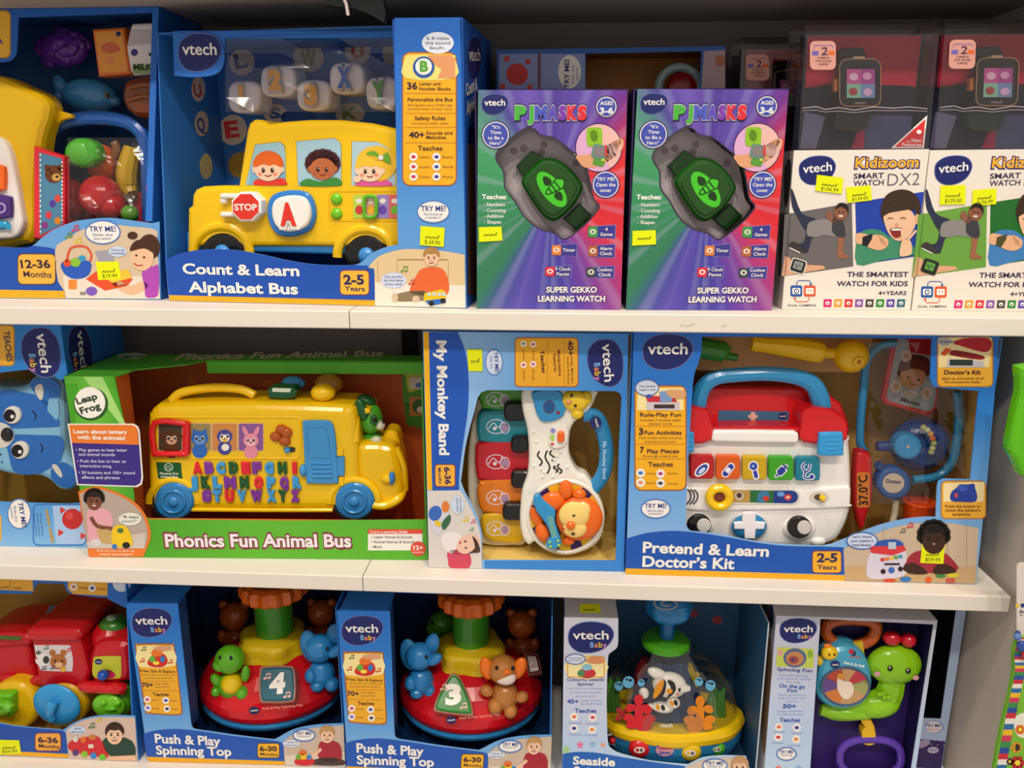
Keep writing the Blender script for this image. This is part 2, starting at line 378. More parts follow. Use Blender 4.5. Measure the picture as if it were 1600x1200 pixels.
def toon(b,cx,cy,r,skin,hair,l=3,style='dome',eye=1.0):
    # cartoon child on a window sticker
    if style=='curly':
        for a in range(150,400,24): b.ell(cx+r*1.0*math.cos(math.radians(a)),cy-r*.35+r*.75*math.sin(math.radians(a)),r*.42,r*.4,hair,l,n=12)
        b.ell(cx,cy-r*.4,r,r*.8,hair,l)
    else: b.ell(cx,cy-r*.25,r*1.15,r*1.05,hair,l)
    for sx in (-1,1): b.ell(cx+sx*r*.98,cy+r*.1,r*.2,r*.25,skin,l+1,n=12)
    b.ell(cx,cy+r*.1,r*1.0,r*.85,skin,l+2)
    if style!='curly': b.flat(cr([(cx-r,cy-r*.1),(cx-r*.75,cy-r*.8),(cx,cy-r*1.15),(cx+r*.8,cy-r*.8),(cx+r,cy-r*.1),(cx+r*.45,cy-r*.3),(cx+r*.1,cy-r*.2),(cx-r*.4,cy-r*.3)],4),hair,l+3)
    for sx in (-.36,.3):
        b.ell(cx+sx*r,cy+r*.14,r*.13,r*.2,'2a1a14',l+3,n=12); b.ell(cx+sx*r+r*.04,cy+r*.07,r*.04,r*.05,WHITE,l+4,n=8)
        b.ell(cx+sx*r*1.7,cy+r*.42,r*.17,r*.13,'f0907a' if skin>'d' else 'b85a40',l+3,n=12)
    b.line(cr([(cx-r*.25,cy+r*.5),(cx,cy+r*.6),(cx+r*.25,cy+r*.48)],4,False),r*.08,'7a3020',l+3)
def note(b,x,y,s_,m,l=3):
    b.ell(x,y,s_*.3,s_*.22,m,l,n=8); b.ell(x+s_*.7,y-s_*.1,s_*.3,s_*.22,m,l,n=8)
    b.flat([(x+s_*.2,y),(x+s_*.3,y),(x+s_*.3,y-s_*.8),(x+s_*.2,y-s_*.8)],m,l); b.flat([(x+s_*.9,y),(x+s_*1.0,y),(x+s_*1.0,y-s_*.9),(x+s_*.9,y-s_*.9)],m,l); b.flat([(x+s_*.2,y-s_*.6),(x+s_*1.0,y-s_*.7),(x+s_*1.0,y-s_*.95),(x+s_*.2,y-s_*.85)],m,l)
def dots(b,pts,r,cols,l=3,inner=None):
    for k,(x,y) in enumerate(pts):
        b.ell(x,y,r,r,WHITE,l,n=14); c_=cols[k%len(cols)]; b.ell(x,y,r*.55,r*.4,c_,l+1,n=10)
def rules(b,x0,x1,ys,m='d08a2a',l=3):
    for y in ys: b.quad(x0,y-.6,x1,y+.6,m,l)
# ---------- setting ----------
Z1,Z2,Z3,ZU=1.2157,.9104,.6176,1.532
XR=.4965; XS=.4885; YB=.235; XL=-1.02
def struct(name,F,fn):
    b=B(F,W0); fn(b); o=b.build(name); o['kind']='structure'; o.parent=None; return o
W0=bpy.data.objects.new('origin',None); MW['origin']=Matrix.Identity(4)
FW0=Fr((0,0,0),(1,0))
WALL=mat('837b7b','m'); PANEL=mat('c4bab0','m')
struct('wall_back',FW0,lambda b:b.hexa(XL,XR,YB,YB+.02,.35,1.85,WALL))
def panel(b):
    b.hexa(XR+.001,XR+.031,-.012,YB+.03,.35,1.85,PANEL)
struct('wall_right',FW0,panel)
SHELF=mat('e6ddd2','m')
XJ=onY(546,500,0).x
def shelf(label,x0,x1,zt,th=.019,y0=0,scuff=False,m=None):
    zt-=.0003; F=Fr((x0,y0,zt-th),(1,0)); r=thing('shelf_board',label,'shelf',F,group='white shelf boards')
    b=B(F,r); L=x1-x0; e=.0012
    pr=[(e,0),(0,e),(0,th-e),(e,th),(YB-y0-.0005,th),(YB-y0-.0005,0)]
    A=b.vs([F.at(0,d,v) for d,v in pr]); K=b.vs([F.at(L,d,v) for d,v in pr]); i=b.mi(m or SHELF)
    for k in range(6): b.face((A[k],A[(k+1)%6],K[(k+1)%6],K[k]),i)
    b.face(A,i); b.face(K,i)
    if scuff:
        for x,y in ((1066,508),(1075,509),(1082,507),(1131,509)): b.flat([(x-4,y),(x+4,y-1),(x+3,y+1),(x-3,y+2)],'cfc4b4',1)
    b.build('board'); return r
shelf('white shelf board holding the picnic basket box, upper left',XL+.03,XJ-.0006,Z1)
shelf('long white shelf board under the two purple watch boxes',XJ+.0006,XR,Z1,scuff=True)
shelf('white shelf board under the green animal bus box',XL+.03,XJ-.0006,Z2)
shelf("white shelf board under the doctor's kit box, right end visible",XJ+.0006,XS,Z2)
shelf('lowest white shelf board under the spinning top boxes',XL+.03,XR,Z3)
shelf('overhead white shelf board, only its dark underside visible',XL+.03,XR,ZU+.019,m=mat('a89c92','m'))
def post(x,z0,z1,label):
    F=Fr((x,YB-.012,z0),(1,0)); r=thing('upright_post',label,'post',F,group='black uprights on the back wall'); b=B(F,r); b.hexa(0,.019,0,.0115,0,z1-z0,mat('121214','m'))
    for k in range(int((z1-z0)/.03)): b.hexa(.0075,.0115,-.0003,.0004,.01+k*.03,.024+k*.03,mat('050505','m'))
    b.build('post')
xp=onY(628,530,YB-.01).x
post(xp,Z2+.0005,Z1-.0195,'black slotted upright behind the green animal bus box')
post(xp,Z1+.0005,ZU-.0005,'black slotted upright behind the yellow alphabet bus box')
# bracket under the top shelf with a shiny pin
F=Fr((onY(546,10,.02).x,.02,ZU),(1,0)); r=thing('shelf_bracket','black metal bracket hanging under the overhead shelf, with a shiny pin','bracket',F)
b=B(F,r); 
YT_=PX(F.at(0,0,-.0005))[1]
b.prism([(560,YT_),(520,YT_),(505,6),(528,10),(552,12),(575,20),(592,30),(600,35),(603,20),(596,YT_)],.0,.012,mat('0e0e10','g'),.002)
b.build('bracket_arm')
b=B(F,r); b.tube([(538,0,-.006),(541,6,-.006),(544,24,-.006)],2.6,mat('d8c8c0','g'),smooth=False); b.build('pin',label='shiny metal pin')
# ================= TOP SHELF =================
# ---- yellow bus box ----
def features(b,x0,x1,rows,l=3):
    # rows: (y, text, cap, colour) centred inside the yellow panel
    for y,t,h,fx,c_ in rows:
        m=(x0+x1)/2; w_=(x1-x0)*fx/2; b.text(t,m-w_,y,m+w_,h,c_,l,off=.014 if h>4.5 else .004)
FB=ground((264,470),(729,482),Z1)
rt=thing('toy_box','blue open display box with yellow alphabet bus inside','toy box',FB)
WB=FB.uv(729,482)[0]; hB=FB.uv(719,27)[1]; hL=FB.uv(285,50,.03)[1]
BK=.15
GB=gmat('bus_box','Z',[(0,'6aa6e0'),(.10,'5a9ade'),(.17,'2f7ad2'),(.33,'1d62c2')])
b=B(FB,rt)
wave=cr([(258,407),(275,398),(300,392),(330,389.5),(370,391),(410,398),(450,407),(490,413),(530,414.5),(560,412),(580,396),(603,386),(622,382)],5,False)
b.frame([(264,470)]+wave+[(620,300),(616,28),(719,27),(727,390),(729,482)],[],GB)
dk=wave[:45]+[(563,415),(576,415),(583,419),(585,426),(585.5,471),(264,461)]
b.flat(dk,'1c50b4',1); b.flat([(264,461),(585.5,469),(586,477.8),(264.5,469.6)],'f0ae20',1)
hump=cr([(575,418),(590,402),(612,393),(640,389),(690,392),(726,398)],4,False)
b.flat(hump+[(727,481),(586,478),(585,420)],'e2c79a',2)
b.flat([(586,441),(727,446),(727,481),(586,478)],'efe6da',3)
for x in (590,620,700): b.quad(x,408,x+.8,441,'b89a70',3)
b.quad(620,405,700,406.5,'a5855a',3)
# boy on the floor with toy bus
b.flat(cr([(640,455),(652,428),(662,419),(686,418),(697,428),(702,450),(694,462),(660,462)],4),'e86a34',4)
b.flat(cr([(614,462),(640,455),(668,456),(668,468),(640,471),(616,470)],4),'8a7a5c',4); b.ell(617,465,5,7,'d8c0a0',5); b.ell(650,467,6,5,'d8c0a0',5)
b.flat([(663,458),(690,452),(697,456),(697,472),(672,476),(662,470)],'f2c51c',5); b.flat([(664,470),(696,466),(697,473),(672,478)],'2a6ac0',6)
for x in (668,676,684,691): b.quad(x,457,x+5,462,'c0dcf0',6)
b.ell(674,474,4,4,'222222',7); b.ell(692,470,4,4,'222222',7)
kid(b,674,402,13,'f2c4a0','b5854e',5)
note(b,628,424,9,'7aa050',4); note(b,640,444,8,'e05a4a',4)
bubble(b,615,438,20,12,['Can you find','the first letter','of your name?'],4,(630,452),'d2dcf4',None,h=3.4)
b.text('Count & Learn',286,427.5,468,15.5,WHITE,3,y1=431,off=.03); b.text('Alphabet Bus',295,456,466,15.5,WHITE,3,y1=459.5,off=.03)
b.flat(rrp(530.5,421.5,577.5,461.5,7),'7a3a60',2); b.flat(rrp(532,423,576,460,6),'f2b83a',3)
b.text('2-5',537,444,569,14,'2e2a5e',4,off=.035); b.text('Years',538.5,454,570,7,'3a3560',4,y1=455,off=.015)
# feature panel
label_panel(b,630,83,712,289,11,1)
b.flat(cr([(633,122),(633,92),(640,86),(705,86),(711,92),(711,122)],3),'f4dc7a',3); b.flat([(668,86),(705,86),(711,92),(711,122),(684,122),(690,108),(675,98)],'e09a6a',4)
b.ell(662,105,17,17,'2a5aa8',4); b.ell(662,104,13,13,'f0ece4',5); b.text('B',656,111,669,15,'5aa83a',6,off=.05)
rules(b,633,712,(146,177,199,223))
b.text('36',636,139,652,10,'3a2a3a',4,off=.03); b.text('Letter and',655,133,688,4.6,'4a3230',4); b.text('Number Blocks',655,141,704,4.8,'4a3230',4)
features(b,632,712,[(158,'Personalize the Bus',5.4,.88,'4a3230'),(165.5,'Recognizes your child’s age',3,.86,'7a5a3a'),(171.5,'and first letter of their name',3,.86,'7a5a3a'),(187.5,'Safety Rules',6,.6,'4a3230'),(194,'introduces traffic safety',3,.72,'7a5a3a')],4)
b.text('40+',639,215,663,9,'3a2a3a',4,off=.03); b.text('Sounds and',666,210,707,5,'4a3230',4); b.text('Melodies',666,217,697,5,'4a3230',4)
features(b,632,712,[(235,'Teaches',7,.48,'4a3230')],4)
for k,(t1,t2) in enumerate((('Letters','Phonics'),('Numbers','Words'),('Colors','Music'))):
    y=245+k*15.5; dots(b,[(646,y),(682,y)],6.5,['d0405a','3a4aa0'] if k%2 else ['c83a4a','4a3a9a'],4)
    b.text(t1,655,y+2,672,3.6,'7a4a2a',4,off=0); b.text(t2,691,y+2,708,3.6,'7a4a2a',4,off=0)
bubble(b,684,67,25,17,['B. B makes','the sound','buh.'],2,(668,88),'dfe4f2',None,'5a6078',4.4)
tryme(b,677,331,24,16,['Press the button and','try the letter ‘A’'],2,8)
b.build('front_panel')
sticker(FB,rt,[(657,353),(695,356),(693,386),(656,383)],'$ 69.90',0)
# walls
for nm,u0,u1,inn in (('side_panel',WB-.0016,WB,'l'),):
    b=B(FB,rt); b.hexa(u0,u1,.0016,BK,0,hB,'1c5cb8','174c9c',inn)
    Fs=FB.side(WB,True); b.F=Fs; b.d=0
    logo(b,742,91,11,33,0,1,col='1c2468'); b.text('Count &',729,150,746,16,WHITE,2,y1=138,off=.03); b.text('Alphabet',730,180,746,16,WHITE,2,y1=166,off=.03)
    b.quad(731,224,746,460,'6a4a3a',1); b.flat([(731,200),(746,188),(746,222),(731,224)],'142a60',1)
    b.build(nm)
# the pillar's inner wall, left wall sloping back to the top edge
b=B(FB,rt); up_=FB.uv(618,200)[0]; b.hexa(up_,up_+.0016,.0016,BK-.0016,.066,hB,'1c5cb8'); b.build('pillar_wall')
b=B(FB,rt); uL=0; i=b.mi(mat('2a70c4'))
vtop=hL; v0=FB.uv(258,407)[1]
pl=[(0,.0016,0),(0,.0016,v0),(.0,.03,vtop),(0,BK,vtop),(0,BK,0)]
A=b.vs([FB.at(0,d,v) for _,d,v in pl]); K=b.vs([FB.at(.0016,d,v) for _,d,v in pl]); b.face(A,i); b.face(K,i)
for k in range(5): b.face((A[k],A[(k+1)%5],K[(k+1)%5],K[k]),i)
b.F=FB.side(.0016,True); b.d=0
for (x,y,t,c_) in ((310,139,'U','b84a4a'),(315,193,'Q','3a4a9a')):
    b.ell(x,y,11,20,'c9bcb4',1); b.text(t,x-6,y+12,x+6,20,c_,2,off=.03)
b.ell(322,260,10,20,'b0a47a',1)
b.build('side_panel')
b=B(FB,rt); b.hexa(.0016,WB-.0016,.0016,BK,0,.0016,'1a4c9c'); b.build('bottom_panel')
b=B(FB,rt); b.hexa(.0016,WB-.0016,.03,BK,hL-.0016,hL,'2a72c8'); b.hexa(up_+.0016,WB-.0016,.0016,BK,hB-.0016,hB,'2a72c8'); b.build('top_panel')
# back card with printed blocks
b=B(FB,rt,BK-.0016); b.hexa(.0018,WB-.0018,BK-.0016,BK,.0018,hL-.0018,'2a6ab8')
for x,y,rx,ry,t,c_,a in ((378,97,20,21,'L','2a3a7a',12),(482,90,24,23,'W','8a8a4a',0),(559,80,20,21,'O','c03a3a',0),(364,203,22,24,'E','d03a3a',8),(430,177,18,15,'S','2a5aa0',0),(547,177,23,17,'K','6a8a3a',0),(611,84,14,18,'','6a8a3a',0)):
    b.ell(x,y,rx,ry,'cdbdb0',1,a); 
    if t: b.text(t,x-rx*.5,y+ry*.5,x+rx*.5,ry*1.0,c_,2,y1=y+ry*.5-a*.3,off=.04)
b.flat([p for k in range(16) for p in (ellp(376,258,24,24,0,16)[k],ellp(376,258,18,18,11,16)[k])],'b08a2a',1)
b.ell(466,183,28,12,'1a4a98',1)
b.build('back_panel')
# logo tab and top lip at the recessed front edge
b=B(FB,rt,.03); b.frame([(270,48),(616,48),(616,59),(352,60),(350,75)]+cr([(350,75),(350,95),(344,110),(330,118),(300,120.5),(272,118)],3,False),[],mat('2a70cc'),.0285); b.d=.0285
logo(b,312,82,33.5,29,0,3); b.build('front_flap')
b=B(FB,rt); i=b.mi(film('blister','f4f4f8',.12,.5,22,.2)); g=[[FB.W(352+k*44,60+j*23,.031+.006*math.sin(k*1.3)*math.sin(j*1.9)) for k in range(7)] for j in range(6)]
g=[b.vs(r_) for r_ in g]
for j in range(5):
    for k in range(6): b.face((g[j][k],g[j][k+1],g[j+1][k+1],g[j+1][k]),i)
b.build('window_film',sharp=80)
# blocks held over the bus
def block(x,y,rx,ry,t,c_,lab,a=0):
    rx*=.95; ry*=.95
    Fx=FB; r=thingpx('letter_block',lab,'toy block',Fx,x,y+ry,.1,group='letter and number blocks above the bus'); b=B(Fx,r)
    sq=lambda s_:[(x+rx*s_*(abs(math.cos(q))**.62)*(1 if math.cos(q)>0 else -1),y+ry*s_*(abs(math.sin(q))**.62)*(1 if math.sin(q)>0 else -1)) for q in (2*math.pi*k/32 for k in range(32))]
    b.prism(rot(sq(1),x,y,a),.092,.125,mat('ece4ea','g'),.005); b.build('block_body')
    b=B(Fx,r,.0865); w_=rx*.42 if t!='1' else rx*.16
    xo=x-rx*.12
    b.text(t,xo-w_*1.0,y+ry*.55,xo+w_,ry*1.2,mat('c4bac2','g'),0,off=.11,ext=.0108,d=.0865,y1=y+ry*.55-a*.5); b.text(t,xo-w_*.9,y+ry*.5,xo+w_*.9,ry*1.08,mat(c_,'g'),3,off=.035,ext=.0004,d=.086,y1=y+ry*.5-a*.5); b.build('raised_figure')
block(380,151,27,27,'1','f0a83a','white rounded toy block with raised yellow numeral 1, above bus roof')
block(433,126,29,27,'2','f0a83a','white rounded toy block with raised yellow numeral 2')
block(489,149,28,26,'3','f0a83a','white rounded toy block with raised yellow numeral 3')
block(541,122,29,27,'X','2a62c4','white rounded toy block with raised blue letter X')
block(596,145,27,27,'Y','3f9a2a','white rounded toy block with raised green letter Y',4)
# ---- alphabet bus ----
rb=thingpx('toy_bus','yellow toy school bus with stop sign and three children in windows','toy bus',FB,290,402,.03)
YB_='f6c60a'; b=B(FB,rb,.026)
body=[(292,326),(298,321),(299,305),(304,296),(315,291),(345,289.5),(371,290),(384,205),(388,192),(396,186),(408,187),(418,193),(440,190),(480,187),(530,187),(580,192),(615,200),(624,206),(626,386),(291,386)]
b.prism(body,.026,.115,mat(YB_,'g'),.006)
b.d=.026
for P,bg in (([(399,226),(438,222),(444,228),(446,240),(446,289),(383.5,289)],'9cc4d0'),([(463,221),(522,216),(531,222),(533,232),(533,290),(466,290)],'a4c8d8'),([(550,221),(590,222),(608,232),(616,246),(618,290),(549,290)],'b0ccd8')):
    b.line(P,2.2,'d8a408',0,True); b.flat(P,bg,1)
b.flat([(388,289),(392,262),(446,268),(446,289)],'7ab0cc',1.5)
b.build('body')
b=B(FB,rb,.0256)
b.flat(cr([(398,289),(402,280),(420,284),(440,278),(446,283),(446,289)],3),'e23a2a',2); toon(b,419,263,21,'f4c8a8','e2641e',3)
b.flat(cr([(470,290),(480,279),(500,284),(525,277),(532,290)],3),'3c8a3a',2); toon(b,504,262,20,'b8683c','4a2228',3,'curly')
b.flat(cr([(556,290),(566,282),(580,285),(600,280),(612,290)],3),'e05a9a',2); b.ell(588,256,32,28,'f2c030',2); toon(b,578,265,20,'f6d0b0','f4c436',3)
b.flat(cr([(572,240),(585,236),(595,244),(606,238),(610,256),(597,250),(592,252),(585,250)],3),'6aa830',6); b.ell(595,246,4,4,'f0e0e0',7)
b.ell(558,280,6,5,'f6d0b0',6); b.build('window_pictures')
b=B(FB,rb); b.prism([(291,364),(626,386),(626,401),(291,391)],.03,.11,mat('2f86d0','g'),.003); b.build('base')
for x,y,ry,lab in ((346,396,35,''),(571,400,36,'')):
    b=B(FB,rb); b.prism(ellp(x,y,36,ry,0,36),.024,.05,mat('141416','g'),.007); w_=b.build('wheel',label='black wheel with blue hub')
    b=B(FB,rb); b.ell3(x+2,y,.0245,13,13,9,mat('3a8fd8','g')); b.build('hub',w_)
    b=B(FB,rb); P=ellp(x,y,52,48,0,24,2,178); Q=ellp(x,y,39,37,0,24,2,178)
    b.tube([(*p,.027) for p in ellp(x,y-1,44,42,0,18,-4,184)],7.5,mat(YB_,'g'),smooth=False,fl=.7); b.build('wheel_arch')
b=B(FB,rb); oc=lambda R:ellp(384,323,R,R,22.5,8)
for y in (306,335): b.prism(rrp(343,y-4,372,y+4,3),.016,.027,mat('f0ece6','g'),.002)
b.prism(rrp(343,302,352,318,2),.018,.027,mat('f0ece6','g'),.002)
b.prism(oc(25.5),.012,.0262,mat('f4f0ea','g'),.003); b.d=.012; b.flat(oc(21.5),mat('e23224','g'),1); b.text('STOP',366.5,328.5,402,9.5,WHITE,2,off=.03); b.build('stop_sign')
b=B(FB,rb); o_=[(x,y) for x,y in cr([(454,297),(478,301),(489,318),(491,340),(483,359),(462,369),(438,369),(424,358),(417,340),(417,318),(427,303)],4)]
b.prism(o_,.019,.0262,mat('2f7fd0','g'),.0035); b.prism([(454+(x-454)*.8,334+(y-334)*.78) for x,y in o_],.013,.03,mat('f2eee8','g'),.003)
b.d=.009; b.text('A',435,353,466,34,mat('f4efe8','g'),0,off=.1,ext=.006,d=.010); b.text('A',438,350.5,463,31,mat('e23226','g'),2,off=.03,ext=.0006,d=.0092); b.build('letter_button',label='white button with red letter A in a blue ring')
for y in (311,334):
    b=B(FB,rb); b.ell3(526,y,.0255,9,8.5,6,mat('72c41e','g')); b.build('button')
b=B(FB,rb,.0256); b.line(rrp(514,299,626,345,8),2,'e6b408',0,True); 
for k,c_ in enumerate(('b8d24a','e8a8a0','9a86c8','e06a6a')): b.quad(552+k*18.5,304,570.5+k*18.5,341,c_,1)
for k,c_ in enumerate(('d03a3a','f0b030','6a4ab0','7ab83a')): b.ell(561+k*18.5,328,6,7,c_,2); b.ell(561+k*18.5,314,5,4,'f0e4d8',2)
b.build('picture_slot')
b=B(FB,rb); b.tube([(571,308,.022),(586,308,.022),(588,322,.022),(586,338,.022),(571,338,.022),(569,322,.022)],2.8,mat('5fb81e','g'),closed=True,n=4); b.build('slider',label='green slider frame')
# ---- picnic basket box ----
FA=ground((0,466),(251,468.5),Z1); WA=FA.uv(251,468.5)[0]; uA=-.115
ra=thing('toy_box','blue window box at far left holding a toy picnic basket','toy box',FA)
hA=.3155; DA=.045; hum=cr([(-60,386),(0,386),(45,386),(66,371),(85,358),(110,348),(130,343.5),(170,340.5),(210,345),(238,349)],5,False)
GA=gmat('basket_box','Z',[(0,'6aa6e0'),(.12,'62a0e0'),(.2,'2a72cc'),(.33,'1c5cba')])
b=B(FA,ra); X0=-170; XB,YB0=PX(FA.at(uA,0,0)); XT,_t=PX(FA.at(uA,0,hA))
b.frame([(XB,YB0)]+[(XB-10,386)]+hum+[(249,346),(251,468.5)],[],GA)
b.flat([(XB-10,387)]+hum[1:12]+[(78,387),(89,391),(93,400),(102,454),(XB,450)],'1c50b4',1); b.flat([(XB,450),(101,454.5),(102,466.2),(XB,YB0-.8)],'f0ae20',1)
b.flat(rrp(27,396,87.5,445,8),'5a3a40',2); b.flat(rrp(28.5,397.5,86,443.5,7),'f2b544',3); b.text('12-36',33,418.5,79,12,'3a2a3a',4,off=.03); b.text('Months',37,432.5,81,9,'4a3a40',4,y1=434,off=.012)
# printed child playing shop
b.flat(cr([(86,392),(104,374),(130,358),(165,350),(205,354),(243,359),(245,380),(246,455),(200,460),(104,460)],3),'d6c0a4',2)
b.flat([(98,430),(248,432),(250,467),(103,466)],'e4dacd',3)
b.flat(cr([(222,425),(240,416),(248,416),(248,452),(244,464),(228,464),(226,448)],3),'b04ab8',4); b.flat(cr([(178,436),(205,446),(222,440),(232,448),(205,461),(178,447)],3),'e8b894',4)
b.ell(233,386,17,20,'4a2a1e',4); b.ell(207,368,8,6,'4a2a1e',4); b.ell(222,402,18,21,'efc09c',5); b.flat(cr([(203,392),(212,376),(238,376),(247,400),(240,396),(225,388)],3),'4a2a1e',6)
b.ell(213,399,1.8,1.6,'2a1a14',6,n=10); b.ell(225,402,2,1.6,'2a1a14',6,n=10); b.line(cr([(209,411),(215,415),(223,414)],3,False),2,'c04a3a',6)
b.flat(cr([(97,410),(140,408),(138,430),(118,436),(101,428)],3),'2a5ac0',4); b.tube; b.line(cr([(104,410),(110,388),(132,385),(142,396),(141,408)],4,False),3,'e2502a',5)
b.ell(105,411,6,6,'e2502a',5); b.ell(118,410,8,7,'8ac03a',5); b.ell(128,404,6,5,'3a9ad0',5)
b.flat([(134,436),(150,424),(208,436),(198,447),(164,454)],'e2502a',4); b.flat([(160,432),(200,420),(206,434),(176,442)],'f0c43a',5); b.flat([(148,393),(175,390),(178,408),(155,410)],'a0a0b0',4)
b.rr(107,437,120,452,2,'e88a3a',4); b.ell(143,455,9,7,'7a5ac0',4); b.quad(125,456,134,461,'8a8a80',4)
bubble(b,184,393,14,8.5,['Time to go','shopping!'],4,None,'c8d8f0',None,'4a5a8a',3)
for x,y,c_ in ((118,357,'d84a5a'),(108,368,'7a9a3a'),(122,376,'e8d03a')): note(b,x-4,y+3,9,c_,4)
tryme(b,160.5,363,26,17,['Slide the','blue switch!'],4,8)
b.build('front_panel'); sticker(FA,ra,[(149.5,409),(185,408.5),(189,436),(153.5,437.5)],'$19.99',0)
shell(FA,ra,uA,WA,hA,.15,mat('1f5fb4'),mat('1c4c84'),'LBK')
vh=FA.uv(249,346)[1]
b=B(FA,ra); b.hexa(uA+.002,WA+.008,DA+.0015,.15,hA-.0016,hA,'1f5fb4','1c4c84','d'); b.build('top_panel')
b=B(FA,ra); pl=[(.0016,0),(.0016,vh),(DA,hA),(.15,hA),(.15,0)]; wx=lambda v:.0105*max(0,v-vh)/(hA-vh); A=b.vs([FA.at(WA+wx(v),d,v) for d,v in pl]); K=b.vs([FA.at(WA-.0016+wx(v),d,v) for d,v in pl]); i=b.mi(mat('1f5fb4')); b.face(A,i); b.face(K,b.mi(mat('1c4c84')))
for k in range(5): b.face((A[k],A[(k+1)%5],K[(k+1)%5],K[k]),i)
b.build('side_panel')
b=B(FA,ra,DA); i=b.mi(mat('2a70cc')); q=[FA.at(WA-.0075,0,vh),FA.at(WA,0,vh),FA.at(WA+.0105,DA,hA),FA.at(WA+.0035,DA,hA)]; A=b.vs(q); K=b.vs([p-FA.N*.0014 for p in q]); b.face(A,i); b.face(K,i)
for k in range(4): b.face((A[k],A[(k+1)%4],K[(k+1)%4],K[k]),i)
XT,YT=PX(FA.at(uA,DA,hA)); XR_,YR_=PX(FA.at(WA+.007,DA,hA))
b.frame([(XT,YT),(XR_,YR_),(XR_-2,YR_+9),(29,YT+11),(26,80)]+cr([(25,84),(20,92),(8,97),(-30,97)],3,False)+[(XT,97)],[],GA,DA)
b.rr(-60,16,17,91,9,'c8902a',1); b.rr(-60,18,15,89,8,'f0b838',2); b.text('A',-6,68,5,9,'3a3ab0',3,off=.04)
b.build('top_frame')
def atoy(name,lab,cat,x,y,d,group='toy groceries in the picnic basket box'): return thingpx(name,lab,cat,FA,x,y,d,group)
r=atoy('toy_grapes','purple bunch of toy grapes at top of the picnic box','toy food',100,108,.08); b=B(FA,r)
random.seed(2)
for k in range(34):
    t=random.uniform(0,6.28); q=random.random()**.5; x=100+38*q*math.cos(t)-2*0; y=77+27*q*math.sin(t); b.ell3(x,y,.085+.018*q*q,9,8.5,9,mat('5a2a8a','g'),0,10,7)
b.ell3(100,77,.098,36,25,20,mat('5a2a8a','g')); b.build('grapes')
r=atoy('toy_biscuit_carton','orange toy biscuit carton beside the milk carton','toy food',175,120,.08); b=B(FA,r,.075)
q=[(143,45),(193,42),(204,116),(153,120)]; b.prism(q,.075,.095,mat('e2742a','g'),.003); b.flat([(148,50),(190,48),(199,111),(157,114)],'eca04a',1); b.flat(cr([(158,72),(170,66),(184,70),(186,80),(170,84),(160,80)],3),'d86a4a',2); b.ell(185,53,4,4,'2a2a6a',2); b.ell(172,95,8,6,'e88a5a',2); b.build('carton')
r=atoy('toy_milk_carton','white toy milk carton with a cow picture','toy food',222,117,.07); b=B(FA,r,.066)
b.prism([(204,40),(207,36.5),(244,35),(246,44),(246,116),(208,118),(203,110),(197,74)],.066,.1,mat('e4dede','g'),.003)
b.flat([(204,47),(243,46),(245,68),(199,72)],'c4bcc0',1); b.ell(210,82,5.5,5.5,'3a3a8a',1); b.text('MILK',209,109,238,9,'2a3a1a',2,off=.04); b.flat([(206,103),(243,101),(244,114),(208,115)],'8aa86a',1); b.ell(240,88,7,8,'f6f0ec',1); b.ell(236,85,4,3,'22201e',2); b.ell(240,95,3,2.5,'e8a0a0',2); b.build('carton')
r=atoy('toy_fish','blue toy fish with grey eye lying behind basket','toy food',135,178,.06); b=B(FA,r)
b.ell3(140,150,.1,42,25,22,mat('3f86ba','g'),-4); b.ell3(96,136,.105,11,18,8,mat('3f86ba','g'),20); b.ell3(93,152,.105,9,12,8,mat('3f86ba','g'),-30); b.ell3(178,158,.098,10,8,9,mat('3f86ba','g')); b.ell3(140,170,.105,16,14,14,mat('3a7cae','g'))
b.build('fish_body'); b=B(FA,r); b.ell3(167,149,.0835,5,4.5,3,mat('6a6a58','g')); b.ell3(168,149,.0815,2.5,2.5,2,mat('141414','g')); b.build('eye')
r=atoy('toy_bread','brown toy loaf of bread partly behind the box edge','toy food',218,180,.05); b=B(FA,r); b.prism(cr([(187,152),(190,130),(205,121),(240,120),(246,150),(244,180),(215,184),(200,176),(192,168)],4),.05,.1,mat('7a3a1c','g'),.012); 
for y in (138,156): b.tube([(200,y,.049),(220,y-5,.0485),(240,y-6,.049)],3,mat('8a4824','g'))
b.build('loaf')
# cash register
r=atoy('toy_cash_register','yellow toy cash register with white button panel, left edge','toy',20,384,.02,None); b=B(FA,r)
b.prism(cr([(-70,384),(-70,130),(-30,116),(0,119),(30,132),(60,146),(74,164),(72,186),(64,210),(60,240),(56,300),(57,345),(50,375),(30,384)],4),.03,.058,mat('e8b80c','g'),.012); b.build('register_body')
b=B(FA,r); b.prism([(58,170),(86,171),(110,178),(112,184),(96,188),(76,204),(58,214)],.052,.0595,mat('e0b00c','g'),.002); b.build('paper_slot')
b=B(FA,r); b.prism(cr([(-60,370),(-60,220),(-20,212),(0,216),(12,232),(22,270),(32,330),(34,352),(24,370),(0,374)],4),.02,.032,mat('efe8e2','g'),.004); b.build('button_panel')
for y0,y1,x1,c_,h in ((258,298,6,'f06a1e','o'),(306,341,16,'4a2a7a','p'),(346,358,12,'2a9ac8','t')):
    b=B(FA,r); b.prism(cr([(-25,y0),(x1-6,y0),(x1,y0+8),(x1,y1-5),(x1-5,y1),(-25,y1)],3),.014,.021,mat(c_,'g'),.003); 
    if h=='p': b.d=.014; b.line(ellp(1,325,7,7),2,'c8b8e8',1,True)
    b.build('button')
